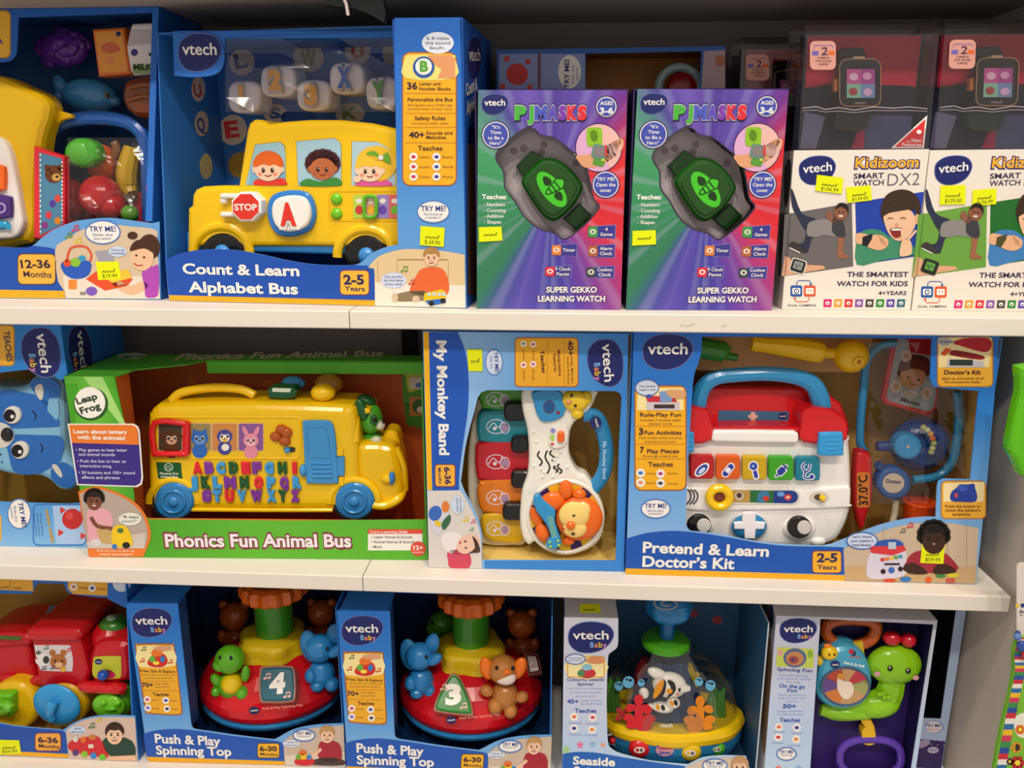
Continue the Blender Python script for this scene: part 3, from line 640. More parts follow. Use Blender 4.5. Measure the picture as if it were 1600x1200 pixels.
# basket
r=atoy('toy_basket','red toy basket with blue arched handle full of fruit','toy basket',150,384,.03,None); b=B(FA,r)
b.prism([(62,300),(236,300),(232,384),(66,384)],.082,.125,mat('c42430','g'),.006); b.build('basket_body')
b=B(FA,r); b.tube([(66,330,.07),(66,262,.07),(68,228,.07),(78,205,.07),(102,190,.07),(142,184,.07),(184,187,.07),(212,199,.07),(226,222,.07),(231,262,.07),(233,345,.07)],10.5,mat('2a62b8','g'),fl=.8); b.build('handle',label='blue arched handle')
for x,y in ((47,303),(237,298)):
    b=B(FA,r); b.ell3(x,y,.05,8,13,8,mat('e8304a','g')); b.build('pivot')
r=atoy('toy_book','thin red edged picture book with a brown bear','toy book',80,375,.03,None); b=B(FA,r,.016)
b.prism([(52,228),(62,232),(100,244),(101,300),(101,352),(62,374),(52,372)],.016,.026,mat('e02a3a','g'),.002); b.flat([(61,238),(97,248),(98,350),(62,368)],'4f86a8',1)
b.ell(84,272,14,14,'6a3a1e',2); b.ell(74,262,5,5,'6a3a1e',2); b.ell(94,262,5,5,'6a3a1e',2); b.ell(88,277,7,6,'d0a050',3); b.ell(80,270,1.6,2,'1a1010',3,n=8); b.ell(89,276,2.4,2,'1a1010',4,n=8)
for x,y,c_ in ((82,318,'5a3a9a'),(90,310,'d84a3a'),(76,336,'d83a4a'),(90,345,'e08a2a'),(70,352,'8a3a8a')): b.ell(x,y,5,6,c_,2,n=12)
for k in range(16): b.quad(62,240+k*8,64,244+k*8,WHITE,3); b.quad(96,252+k*6,98,255+k*6,WHITE,3)
b.build('book')
r=atoy('toy_orange','orange toy fruit with a faceted green cap','toy food',160,290,.05); b=B(FA,r); b.ell3(160,255,.088,24,28,24,mat('e0641a','g')); b.build('fruit')
b=B(FA,r); g=ellp(124,239,28,24,20,14); b.prism([(x+random.uniform(-1.5,1.5),y) for x,y in g],.05,.068,mat('4cc02a','g'),.008); b.ell3(124,239,.054,21,18,8,mat('66d040','g'),20); b.build('cap',label='green cap')
r=atoy('toy_banana','yellow toy banana with brown tip','toy food',200,300,.05); b=B(FA,r); b.tube([(206,230,.078,11),(202,250,.076,14),(198,272,.074,15),(200,292,.074,14),(206,304,.07,9)],14,mat('d8b01e','g')); b.build('fruit'); b=B(FA,r); b.tube([(178,222,.07,6),(182,232,.07,6),(178,246,.07,5)],6,mat('8a5a2a','g')); b.build('tip')
r=atoy('toy_apple','shiny red toy apple in the middle of basket','toy food',160,335,.04); b=B(FA,r); b.ell3(158,308,.048,31,32,28,mat('cc1a24','g')); b.ell3(176,322,.046,20,20,20,mat('cc1a24','g')); b.build('fruit')
r=atoy('toy_strawberry','small dark red toy strawberry beside the picture book','toy food',118,330,.05); b=B(FA,r); b.ell3(116,312,.056,17,30,20,mat('a81420','g')); b.build('fruit')
r=atoy('toy_pea_pod','round green toy vegetable at basket bottom','toy food',203,346,.03); b=B(FA,r); b.ell3(203,334,.036,13,13,12,mat('5aa02a','g')); b.build('fruit')
b=B(FA,ra); i=b.mi(film('wrap','f8f4f4',.12,.6,30,.17)); g=[b.vs([FA.W(105+k*17,215+j*22,.012+.005*math.sin(k*1.7+j)*math.sin(j*2.1)) for k in range(8)]) for j in range(7)]
for j in range(6):
    for k in range(7): b.face((g[j][k],g[j][k+1],g[j+1][k+1],g[j+1][k]),i)
b.build('plastic_wrap',sharp=80)
# ---- learning watch cartons (two alike) ----
FC=ground((745,482),(970,484),Z1); WC=FC.uv(970,484)[0]; hC=FC.uv(747,140)[1]
def pjmat():
    m,nt,b=newmat('print_rays'); rough_noise(nt,b,.45,25); N=nt.nodes; L=nt.links.new
    tc=N.new('ShaderNodeTexCoord'); sp=N.new('ShaderNodeSeparateXYZ'); L(tc.outputs['Object'],sp.inputs[0])
    def mth(op,a,b_=None):
        n=N.new('ShaderNodeMath'); n.operation=op
        for k,q in enumerate((a,b_)):
            if q is None: continue
            if isinstance(q,(int,float)): n.inputs[k].default_value=q
            else: L(q,n.inputs[k])
        return n.outputs[0]
    x=mth('SUBTRACT',sp.outputs[0],.078); z=mth('SUBTRACT',sp.outputs[2],.118)
    a=mth('ADD',mth('DIVIDE',mth('ARCTAN2',x,z),2*math.pi),.5)   # 0 below, .25 left, .5 above, .75 right
    r=N.new('ShaderNodeValToRGB'); el=r.color_ramp.elements
    st=[(0,'3c3aa0'),(.045,'5a4ab0'),(.075,'3a4a96'),(.10,'2f7a58'),(.2,'2f8a58'),(.33,'3f9a62'),(.385,'4f8a80'),(.42,'4a3a98'),(.46,'6a52b4'),(.5,'4a3096'),(.56,'5e48ac'),(.6,'6a2a90'),(.635,'b02a60'),(.66,'d8242c'),(.72,'e03030'),(.78,'d41c28'),(.85,'dc2a3a'),(.885,'b83070'),(.93,'7a3a9a'),(.97,'4a3aa8'),(1,'3c3aa0')]
    while len(el)<len(st): el.new(.5)
    for e,(p,h) in zip(el,st): e.position=p
    for e,(p,h) in zip(r.color_ramp.elements,st): e.color=lin(h)
    L(a,r.inputs[0])
    wv=mth('MULTIPLY',mth('SINE',mth('MULTIPLY',a,150.0)),mth('SINE',mth('MULTIPLY',a,61.0)))
    mx=N.new('ShaderNodeMixRGB'); mx.blend_type='MIX'; L(mth('MULTIPLY',mth('MAXIMUM',wv,0),.22),mx.inputs[0]); L(r.outputs[0],mx.inputs[1]); mx.inputs[2].default_value=lin('b8b8e0')
    L(mx.outputs[0],b.inputs['Base Color']); return m
PJ=pjmat()
rc=thing('watch_carton','green, purple and red watch carton standing directly beside the alphabet bus box','toy box',FC,group='purple learning watch cartons')
b=B(FC,rc)
TL,TR=(747,140.5),(980,141)
hole=cr([(830,200),(820,200.5),(797,217),(776,239),(777,253),(786,266),(788,280),(790,295),(805,315),(820,339),(842,357),(866,364),(879,373),(890,370),(915,350),(934,328),(935.5,320),(927,309),(921,280),(912,252),(892,235),(867,216),(845,211),(837,203)],3)
b.frame([(745,482),TL,TR,(970,484)],[hole],PJ,0,.0015)
b.line(hole,2.2,'3a3048',1,True)
for x0,x1,y,t in ((0,0,0,''),): pass
# title
x=803
for t,w_,c_ in (('P',20,'4cb040'),('J',12,'4cb040'),('M',21,'4a5ac0'),('A',17,'5a4ab8'),('S',14,'7a3aa8'),('K',17,'d8303a'),('S',15,'e02a34')):
    b.text(t,x-.5,187,x+w_+1,21,'2a2450',1,off=.14); b.text(t,x+.5,186.5,x+w_,20,'c8c0d8',2,off=.10); b.text(t,x+1,186,x+w_-.5,19,c_,3,off=.07); x+=w_-.4
logo(b,773,163,20.5,15.5,0,1)
def circ(x,y,r_,ls,h,o='f0ece8',c_='4250b0'):
    b.ell(x,y,r_+2,r_+2,'34285c',1,n=32); b.ell(x,y,r_+.3,r_+.3,o,2,n=32); b.ell(x,y,r_-1.3,r_-1.3,c_,3,n=32); n=len(ls)
    for k,(t,fx) in enumerate(ls):
        yy=y+(k-(n-1)/2)*h*1.62+h/2; b.text(t,x-r_*fx,yy,x+r_*fx,h,WHITE,4,off=.012)
circ(947.5,167,15.5,[],7); 
b.ell(947.5,167,14,14,'4250b0',4); b.text('AGES',937.5,164,957.5,5.6,WHITE,5,off=.02); b.text('3-6',937,177.5,958,9,WHITE,5,off=.035)
circ(774.5,211,20.5,[('“It’s',.32),('Time',.42),('to Be a',.6),('Hero”',.46)],5.2)
circ(946.5,288.5,20,[('TRY ME!',.7),('Open the',.76),('cover',.44)],5.4)
b.ell(935.5,231,37,38.5,'34285c',1,n=40); b.ell(935.5,231,35.5,37,'dcaad0',2,n=40); b.flat(ellp(935.5,231,35.5,37,0,20,-60,120),'e8b8b0',3)
b.flat(cr([(901,243),(925,240),(970,216),(971,236),(940,258),(915,262),(904,252)],3),'dca078',3)
b.flat(rrp(916.5,199,941,229,6),'8cc02a',4); b.ell(928,212,6,9,'5a8a1a',5,-10); b.flat(rot(rrp(925,226,948,248,4),936,237,-12),'6a8a7a',5); b.flat(rot(rrp(929,230,944,243,2),936,237,-12),'8a7a80',6); b.flat([(945,226),(948,228),(949,243),(945,244)],'d83a3a',6)
b.flat(rot(rrp(930,247,948,259,3),936,237,-12),'5a9a3a',4); b.ell(942,250,2.5,2,'c8e03a',6)
b.text('Teaches:',753,311,792,7,WHITE,1,off=.03)
for k,t in enumerate(('- Numbers','- Counting','- Addition','- Shapes')): b.text(t,756,322+k*9.1,[789,790,787,783][k],5.2,WHITE,1,off=.012)
def tag(x0,y0,x1,y1,ls,c_):
    b.flat([(x0+10,y0+1),(x1+.5,y0-1),(x1-.5,y1+1),(x0+10,y1)],'8a80c0',1); b.flat([(x0+10,y0+2),(x1-.5,y0),(x1-1.5,y1),(x0+10,y1-1)],'3a3890',2)
    b.rr(x0,y0+2,x0+15,y1-1.5,3,c_,3); n=len(ls); m=(x0+14+x1)/2
    b.ell(x0+7.5,(y0+y1)/2,5,4.2,'f0e4d8',4,n=12); b.ell(x0+7.5,(y0+y1)/2,2.4,2.2,c_,5,n=10)
    for k,t in enumerate(ls): hw=min(len(t)*1.95,(x1-x0-17)/2); yy=(y0+y1)/2+(k-(n-1)/2)*7.8+2.6; b.text(t,m-hw,yy,m+hw,5,WHITE,4,off=.014)
tag(919,352,962,372,['4','Games'],'3a9a4a'); tag(862,381,902,400,['Timer'],'e0803a'); tag(919,382,961,402,['Alarm','Clock'],'b0603a'); tag(852,415,893,433,['9 Clock','Faces'],'e02a40'); tag(916,416,960,434,['Cuckoo','Clock'],'3a4a4a')
for t,x0,x1,y in (('SUPER GEKKO',853.5,932.5,457),('LEARNING WATCH',840.5,945.5,471)):
    b.text(t,x0-1,y+.6,x1+1,9.6,'2a2048',1,off=.06); b.text(t,x0,y,x1,8.6,WHITE,2,off=.03)
b.build('front_panel'); sticker(FC,rc,[(748,355),(783.5,354),(785,376),(748.5,378)],'',0)
shell(FC,rc,0,WC,hC,.065,mat('2c1c50'),mat('3a3040'))
b=B(FC,rc,.03); g=[(830+(x-855)*1.04-830+855,285+(y-285)*1.04) for x,y in hole]; b.prism(g,.03,.034,mat('d2c6cc','g'))
for x,y in ((803,236),(818,232),(846,238),(850,226),(900,255)): b.ell(x,y,6,6,'a89aa4',1)
b.build('blister_backing')
b=B(FC,rc); i=b.mi(film('tray_clear','e8e4ea',.2,.5,40,.06)); cx,cy=856,287
R=[b.vs([FC.W(cx+(x-cx)*s_,cy+(y-cy)*s_,d) for x,y in hole]) for s_,d in ((1,.0005),(.97,.0002),(.93,.006))]
for A,Q in zip(R,R[1:]):
    for k in range(len(A)): b.face((A[k],A[(k+1)%len(A)],Q[(k+1)%len(Q)],Q[k]),i)
b.build('blister_rim',sharp=70)
# the watch
rw=thingpx('toy_watch','green toy watch in the carton directly beside the alphabet bus box','watch',FC,880,360,.02,group='green toy watches'); 
G1=mat('1c5a1a','g'); G2=mat('123c10','g')
b=B(FC,rw); b.prism([(831,235),(806,259),(822,284),(862,254)],.018,.029,G2,.002); b.build('strap',label='dark green strap')
b=B(FC,rw); b.prism([(880,342),(905,318),(926,337),(902,361)],.022,.029,G2,.002); b.build('strap',label='dark green strap')
bodyp=cr([(857,246),(874,250),(893,265),(909,286),(910,298),(899,318),(882,336),(867,346),(852,341),(838,325),(820,298),(814,284),(820,272),(836,256),(846,248)],3)
b=B(FC,rw); b.prism(bodyp,.010,.029,mat('1a5416','g'),.006); b.build('watch_case')
b=B(FC,rw,.0098); inn=[(862+(x-862)*.8,295+(y-295)*.8) for x,y in bodyp]; b.prism(inn,.0085,.012,mat('1f4c16','g'),.0012); b.d=.0085
em=rot(ellp(0,0,33,15.5),0,0,-52); em=[(862+x,296+y) for x,y in em]; b.flat(em,mat('46c62a','g'),1)
T=lambda x,y:(862+x*math.cos(math.radians(52))-y*math.sin(math.radians(52)),296+x*math.sin(math.radians(52))+y*math.cos(math.radians(52)))
for sx in (-1,1): b.flat([T(*p) for p in cr([(sx*24,-2),(sx*17,-8),(sx*9,-7),(sx*8,1),(sx*15,4)],3)],'1a3a12',2)
b.flat([T(*p) for p in cr([(-8,-8),(-9,-17),(0,-25),(9,-17),(8,-8),(3,10),(-3,10)],4)],'1a3a12',2); b.flat([T(*p) for p in cr([(-6.5,-9),(-7.5,-16),(0,-23),(7.5,-16),(6.5,-9),(2,8),(-2,8)],4)],mat('46c62a','g'),3)
for k,y in enumerate((-12,-5,2)): b.flat([T(-7+k*1.4,y),T(7-k*1.4,y),T(7-k*1.4,y+2),T(-7+k*1.4,y+2)],'1a3a12',4)
b.build('watch_cover',label='green lid with a pale oval emblem')
FC2=ground((978,484),(1210,485),Z1); 
def place(o,F,u,d,v): o.location=F.at(u,d,v); o.rotation_euler=(0,0,F.yaw)
c=copy_tree(rc); place(c,FC2,0,0,0); relabel(c,'','green, purple and red watch carton standing directly beside the white smart watch box')
ch=[x for x in c.children if x.name.startswith('price')][0]; ch.location=(.0008,0,-.0032)
off=FC.O-rw.location
c=copy_tree(rw); u_,d_=-(off.dot(FC.U)),(off.dot(FC.N)); place(c,FC2,u_,d_,-off.z); relabel(c,'','green toy watch in the carton directly beside the white smart watch box')
# ---- smart watch boxes ----
FD=ground((1222,483),(1422,484.5),Z1); WD=FD.uv(1422,484.5)[0]; vD=FD.uv(1241,235)[1]; vS=FD.uv(1265,32,.012)[1]; DD=.072
def dx2(F,lab,glab,scheme,front=True,printed=True):
    """Boxes share the first box's picture layout; F places the box."""
    base=len(bpy.data.objects); bg1,bg2,shirt,band,strap=scheme
    r=thing('smart_watch_box',lab,'toy box',F,group='white smart watch boxes'); FQ=FD
    MW[r.name]=Matrix.Translation(FD.O)@Matrix.Rotation(FD.yaw,4,'Z')
    b=B(FQ,r); b.frame([(1222,483),(1240.5,235),(1452,233),(1422,484.5)],[],mat('ece2d8'),0,.0015)
    if printed:
        P=lambda x,y:(1200+x/4,220+y/4)
        b.flat([P(105,460),P(524,388),P(533,785),P(82,847)],bg1,1); b.flat([P(545,385),P(975,318),P(925,722),P(556,776)],bg2,1)
        # dancer
        dn='2a3048'; b.flat([P(*q) for q in cr([(142,310),(158,315),(210,450),(300,490),(290,540),(235,560),(185,480),(150,410)],3)],dn,2)
        b.flat([P(*q) for q in cr([(240,530),(300,590),(275,610),(255,680),(235,700),(140,660),(150,640),(215,640),(235,590)],3)],dn,2)
        b.flat([P(*q) for q in cr([(128,655),(160,630),(195,650),(232,700),(190,690)],3)],'3a3434',3); b.line([P(135,668),P(200,700)],1.5,WHITE,4)
        b.flat([P(*q) for q in cr([(250,520),(300,495),(400,490),(470,500),(488,560),(478,598),(435,600),(350,590),(300,600),(245,590)],3)],'8a8684',3); b.flat([P(*q) for q in cr([(415,470),(470,500),(485,595),(437,598),(400,560)],3)],'3a3a40',4)
        b.flat([P(*q) for q in cr([(440,598),(475,600),(472,650),(470,700),(505,720),(500,732),(435,730),(438,660)],3)],'9a6248',3)
        b.flat([P(*q) for q in cr([(360,470),(375,440),(390,440),(410,470),(430,500),(400,510)],3)],'8a5a44',4); b.ell(*P(455,445),11,13,'8a563e',5); b.flat([P(*q) for q in cr([(420,430),(440,392),(480,390),(503,420),(500,460),(490,430),(455,412)],3)],'1e1818',6)
        for q in ((445,443),(470,445)): b.ell(*P(*q),1.2,1.2,'1e1010',6,n=8)
        b.ell(*P(455,470),4,1.6,'e8d8d0',6,n=10)
        # wrist with watch
        b.flat([P(*q) for q in [(105,720),(135,730),(150,760),(230,775),(345,780),(360,800),(86,846)]],'dca684',2); b.flat([P(*q) for q in rot(rrp(138,738,238,828,16),188,783,-18)],'d8d0c8' if strap=='k' else '3a4030',3); b.flat([P(*q) for q in rot(rrp(146,745,230,820,12),188,783,-18)],'1c1c20',4); b.flat([P(*q) for q in rot(rrp(158,755,216,805,4),188,783,-18)],'8a9090' if strap=='k' else '5a9a40',5)
        b.line([P(172,770),P(185,782),P(176,795)],1,'2a2a30',6); b.line([P(195,775),P(205,785)],1,'2a2a30',6)
        # laughing boy
        b.flat([P(*q) for q in cr([(560,600),(620,555),(700,560),(760,600),(850,640),(905,656),(915,712),(720,745),(556,774)],3)],shirt,2)
        b.flat([P(*q) for q in cr([(553,580),(600,580),(640,590),(700,588),(750,620),(745,660),(700,684),(640,672),(600,648),(553,640)],3)],'e4b088',4); b.flat([P(*q) for q in [(592,600),(655,580),(650,612),(622,660),(588,648)]],band,5)
        for k in range(3): b.line([P(690+k*14,590+k*10),P(712+k*12,640+k*6)],1,'c08a68',5)
        b.flat([P(*q) for q in cr([(710,480),(705,420),(740,340),(820,305),(900,320),(950,390),(945,500),(925,480),(915,430),(860,440),(790,430),(745,470),(730,520)],4)],'3c281e',3)
        b.flat([P(*q) for q in cr([(725,460),(800,430),(880,430),(915,470),(920,530),(880,600),(830,625),(780,610),(740,550)],4)],'ecbf9c',4); b.flat([P(*q) for q in cr([(715,470),(760,390),(860,380),(925,430),(880,430),(815,440),(760,450)],3)],'3c281e',5); b.ell(*P(932,490),4,8,'e4b088',4)
        b.flat([P(*q) for q in cr([(765,548),(800,545),(842,548),(830,595),(795,606),(770,580)],3)],'8a2a2a',6); b.flat([P(*q) for q in [(770,549),(838,549),(830,560),(776,561)]],WHITE,7)
        for q in ((765,482),(845,480)): b.line([P(q[0]-18,q[1]+4),P(*q),P(q[0]+18,q[1]+4)],1.2,'3a2018',6)
        b.flat([P(*q) for q in cr([(795,520),(815,515),(812,535),(798,536)],3)],'d8a080',6)
        b.flat([P(*q) for q in cr([(825,720),(830,650),(845,620),(890,625),(900,680),(890,712)],3)],'ecc09c',7); b.line([P(842,630),P(836,550)],3.6,'ecc09c',8); b.line([P(870,625),P(926,560)],3.6,'ecc09c',8)
        logo(b,1277,266,28.5,21.5,6,1)
        b.text('Kidizoom',1334,263.5,1437,17.5,'3a2a78',1,y1=262,off=.07); b.text('Kidizoom',1336,262.5,1435,16,'f2b42a',2,y1=261,off=.022)
        b.text('SMART',1333.5,279.5,1381,8,DK,1,y1=278,off=.02); b.text('WATCH',1333,290.5,1380.5,8,DK,1,y1=289,off=.02); b.text('DX2',1386,290.5,1436,19,'6a6470',1,y1=289,off=-.006)
        b.text('THE SMARTEST',1323,432.5,1419,7.5,DK,1,off=.025); b.text('WATCH FOR KIDS',1307,447,1418,7.5,DK,1,off=.025); b.text('4+YEARS',1372,461,1416,6,DK,1,off=.02); b.text('DUAL CAMERAS',1231,479,1275,3.6,DK,1,off=.01)
        for x0,c_ in ((1235,'2a5aa8'),(1256,'e0582e')): b.rr(x0,446,x0+18.5,463.5,3,c_,1); b.rr(x0+3,450,x0+15.5,459.5,1.5,WHITE,2)
        b.ell(1244.5,455,4,4,'2a5aa8',3,n=12); b.ell(1244.5,455,2.5,2.5,WHITE,4,n=12); 
        for x in (1263,1267.5): b.ell(x,454,1,1,'e0582e',3,n=8)
        b.line([(1245,446),(1245,441),(1248,438.5),(1264,438.5),(1267,441),(1267,444)],1.3,'2a5aa8',1); b.line([(1264,464),(1264,469),(1261,471.5),(1245,471.5),(1242,469),(1242,466)],1.3,'e0582e',1)
        b.flat([(1264.5,443),(1269.5,443),(1267,447)],'2a5aa8',2); b.flat([(1239.5,467),(1244.5,467),(1242,463.5)],'e0582e',2)
        for k,c_ in enumerate(('d8207a','f0a03a','d82a34','8a5ab0','4a4648','2a8a3a','5a4ab0','2a6a80')):
            x=1286.3+k*16.4; b.flat([(x+1,467.5),(x+13.5,467.5),(x+12.5,480),(x,480)],c_,1); b.ell(x+6.8,473.8,3.4,3,WHITE,2,n=12); b.ell(x+6.8,474.5,1.4,1.3,c_,3,n=10)
    b.build('front_panel')
    W_='e4dad0'
    for nm,a,face in (('side_panel',(0,.0016,.0016,DD,0,vD),'r'),('side_panel',(WD-.0016,WD,.0016,DD,0,vD),'l'),('top_panel',(.0016,WD-.0016,.0016,DD,vD-.0016,vD),'d'),('bottom_panel',(.0016,WD-.0016,.0016,DD,0,.0016),'t'),('back_panel',(.0016,WD-.0016,DD-.0016,DD,.0016,vD-.0016),'f')):
        bb=B(FQ,r); bb.hexa(*a,mat(W_))
        if nm=='side_panel' and a[0]==0 and printed:
            Fs=FD.side(0,False); bb.F=Fs; bb.d=0; bb.flat(cr([(1226,262),(1233,248),(1236,262),(1232,310),(1227,324),(1225,300)],3),'2a2a3a',1); bb.flat([(1218.5,334),(1235,332),(1227,430),(1216,431)],bg1,1)
        bb.build(nm)
    # clear cover
    F=FQ; bb=B(F,r); i=bb.mi(film('cover','eae6e8',.25,.12,9,.06)); pr=[(.002,vD+.0005),(.010,vS-.014),(.013,vS-.004),(.020,vS),(DD-.004,vS),(DD-.002,vD+.0005)]
    A=bb.vs([F.at(.003,d,v) for d,v in pr]); K=bb.vs([F.at(WD-.0006,d,v) for d,v in pr])
    for k in range(5): bb.face((A[k],A[k+1],K[k+1],K[k]),i)
    bb.face(A,i); bb.face(K,i)
    if front:
        zz=[(1254,169),(1275,166.5),(1290,171),(1310,168),(1335,172),(1365,167),(1395,169),(1420,167),(1449,170)]
        bb.d=.004; bb.line(zz,1.0,'c8bcc4',1); bb.line([(x,y+4+(k%2)*1.5) for k,(x,y) in enumerate(zz)],.8,'b0a4ac',1)
        for q in ((1264,57),(1262,80)): pass
    bb.build('clear_cover',sharp=70)
    bb=B(F,r); F=FQ; y1,y2=F.uv(1300,57,.045)[1],F.uv(1300,137,.045)[1]; bb.hexa(.009,WD-.001,.045,.047,vD+.001,y1,'1c1c34'); bb.d=.045
    bb.flat([(1262,57),PX(FD.at(WD-.0025,.045,y1)),PX(FD.at(WD-.0025,.045,y2)),(1420,134),(1380,133),(1330,126),(1258,138)],'c01c40',1); bb.flat([(1257,175),(1290,182),(1275,232),(1250,232)],'6a6a88',1); bb.flat([(1352,180),PX(FD.at(WD-.0025,.045,y2-.028)),PX(FD.at(WD-.0025,.045,vD+.002)),(1350,232)],'4a5478',1); bb.flat([(1347,182),(1352,180),(1350,232),(1330,232)],'b02a54',1)
    bb.build('inner_card')
    bb=B(F,r,.0075); bb.rr(1265.5,64,1306,109,8,'e8a89a',1); b2=bb; b2.text('2',1283,86,1293,12,'5a3a50',2,off=.02); b2.quad(1269,80,1279,86.5,'7a6ac8',2); b2.quad(1294.5,80,1304,86,'f0702a',2); b2.line([(1272,77),(1272,71),(1300,71),(1302,75)],1.1,'7a6ac8',2)
    for k,t in enumerate(('CAMERAS','FOR SELFIES','& MORE')): b2.text(t,[1277,1274,1279][k],92+k*5,[1296,1299,1294][k],3.2,'6a4a50',2,off=.006)
    b2.build('badge',label='pink badge with a large 2')
    if front:
        bb=B(F,r,.0035); bb.flat([(1449,180),(1443.5,231.5),(1392,231.5)],WHITE,0); bb.flat([(1446,186),(1441,229.5),(1398,229.5)],'dc2a30',1); bb.text('New',1424,222,1440,5.5,WHITE,2,off=.02); bb.text('Features',1409,228.5,1439.5,5.2,WHITE,2,off=.02); bb.ell(1436,206,4,3.5,WHITE,2,n=10); bb.text('with',1415,222.5,1422,3,WHITE,2); bb.build('corner_flash',label='red triangle reading New Features')
    bpy.context.view_layer.update
    # watch
    rw=thingpx('smart_watch',glab,'watch',FQ,1340,205,.03,group='toy smart watches'); b=B(FQ,rw)
    sm=mat('241a20' if strap=='k' else '1e2a1c','g')
    b.prism([(1312,92),(1310,82),(1316,75),(1348,74),(1354,84),(1355,92)],.028,.04,sm,.002); b.build('strap'); b=B(FQ,rw); b.prism([(1306,160),(1368,160),(1352,203),(1342,206),(1312,204),(1303,198)],.028,.04,sm,.002); b.build('strap')
    b=B(FQ,rw); b.prism(cr(rrp(1311,91,1377,167,12),2),.018,.032,mat('241c20','g'),.003); b.d=.018; b.line(rrp(1312,92,1376,166,12),1.2,'b89a70',1,True); b.build('watch_case')
    b=B(FQ,rw,.0178); b.quad(1323,108,1367,153,'7a7ab8',1); b.quad(1323,108,1345,131,'c85aa0',2); b.quad(1345,108,1367,131,'b04a9a',2); b.quad(1323,131,1345,153,'8ac8b0',2); b.quad(1345,131,1367,153,'7a9ac8',2)
    for k,(x,y) in enumerate(((1334,120),(1355,119),(1333,143),(1356,144))): b.ell(x,y,7,6,('e8c0d8','e0a8d0','b04a4a','e0b8e0')[k],3)
    b.build('screen'); b=B(FQ,rw,.0178); b.text('vtech',1335,162.5,1352,4.2,'b8a8a8',1,off=.01); b.build('lettering')
    b=B(FQ,rw); b.prism(rrp(1303,123,1310,143,2),.022,.03,mat('c8742a','g'),.001); b.build('side_button'); b=B(FQ,rw); b.prism(rrp(1334,88,1352,92,1.5),.02,.03,mat('c8a890','g'),.001); b.build('top_button')
    # move the watch with its box
    rel=(MW[r.name].inverted()@Matrix.Translation(rw.location)).translation
    rw.location=F_at(F,rel); rw.rotation_euler=(0,0,0)
    m=Matrix.Translation(r.location)@Matrix.Rotation(r.rotation_euler[2],4,'Z'); rw.location=m@rel; rw.rotation_euler=r.rotation_euler
    return r
def F_at(F,rel): return F.at(rel.x,rel.y,rel.z)
r1=dx2(FD,'white smart watch box with grey dancer picture, beside the purple watch boxes','black toy smart watch under the clear cover of the grey-picture box',('6a6666','1f3fa8','3f8a6a','1c1c28','k'))
sticker(FD,r1,[(1276.5,273),(1318,278),(1315.5,303),(1274,298)],'$106.99',0); sticker(FD,r1,[(1322,293),(1360.5,289.5),(1362.5,313),(1324,317)],'$139.00',0)
FD2=Fr(FD.at(.1337,-.001,0),FD.U)
r2=dx2(FD2,'white smart watch box with green dancer picture, at right edge','dark green toy smart watch under the clear cover of the green-picture box',('6aa040','1f6a2a','3f80c0','4a4a2a','g'))
MW[r2.name]=Matrix.Translation(FD2.O)@Matrix.Rotation(FD2.yaw,4,'Z')
sticker(FD2,r2,[(1470,290),(1509,289),(1508.5,319),(1468,320)],'$139.00',0); sticker(FD2,r2,[(1520,297),(1557,294.5),(1556.5,319),(1519,322)],'$106.99',0)
# row behind
FD3=Fr(V((onY(1212,105,.135).x-.0405,FD.at(0,.088,0).y,Z1)),FD.U)
r3=dx2(FD3,'smart watch box in the rear row, its clear cover showing left of the grey one','dark toy smart watch in the rear row box',('6a6666','1f3fa8','3f8a6a','1c1c28','k'),False,False)
# blue picture box lying behind the purple watch cartons
yb=.125; FBh=Fr(onY(775,480,yb)*1,(1,0)); FBh=Fr((onY(776,100,yb).x,yb,Z1),(1,0)); uW=FBh.uv(1133,100)[0]; hh=FBh.uv(900,76)[1]
rbk=thing('toy_box','blue window box standing behind the two purple watch cartons','toy box',FBh)
b=B(FBh,rbk); PB=PX(FBh.at(0,0,0)); PQ=PX(FBh.at(uW,0,0))
b.frame([PB,(776,78),(1133,72),PQ],[[(915,300),(915,84),(1096,80),(1094,120),(1090,300)]],mat('2a62b0'),0,.0015)
b.quad(780,84,914,139,'8a9ad0',1); b.ell(808,116,17,17,'c8322a',2)
for x,y in ((792,92),(825,96),(785,135),(828,136)): b.rr(x-4,y-4,x+4,y+4,1.5,'c8402a',2)
b.quad(840,82,845,140,'7a4a5a',2); b.ell(890,112,18,26,WHITE,2); b.text('TRY ME!',889,138,889,7,'3a3a8a',3,y1=93,off=.03); b.text('Slide the',897,131,897,3.4,'5a5a9a',3,y1=102,off=0); b.text('switch',903,126,903,3.4,'5a5a9a',3,y1=106,off=0)
b.flat([(1100,80),(1133,78),(1133,138),(1096,138)],'b09aa0',1); b.ell(1145-20,95,8,9,'b06a4a',2)
b.build('front_panel'); shell(FBh,rbk,0,uW,hh,.07,mat('2a5aa0'),mat('a86a1c'))
rr_=thingpx('toy_ring','grey toy ring with dark red centre inside the rear blue box','toy',FBh,1060,160,.01); b=B(FBh,rr_); b.tube([(x,y,.025) for x,y in ellp(1062,138,33,33,0,20)],7,mat('8aa0a8','g'),True,n=2); b.build('ring'); b=B(FBh,rr_); b.ell3(1068,138,.03,27,26,14,mat('8a1420','g')); b.build('centre')
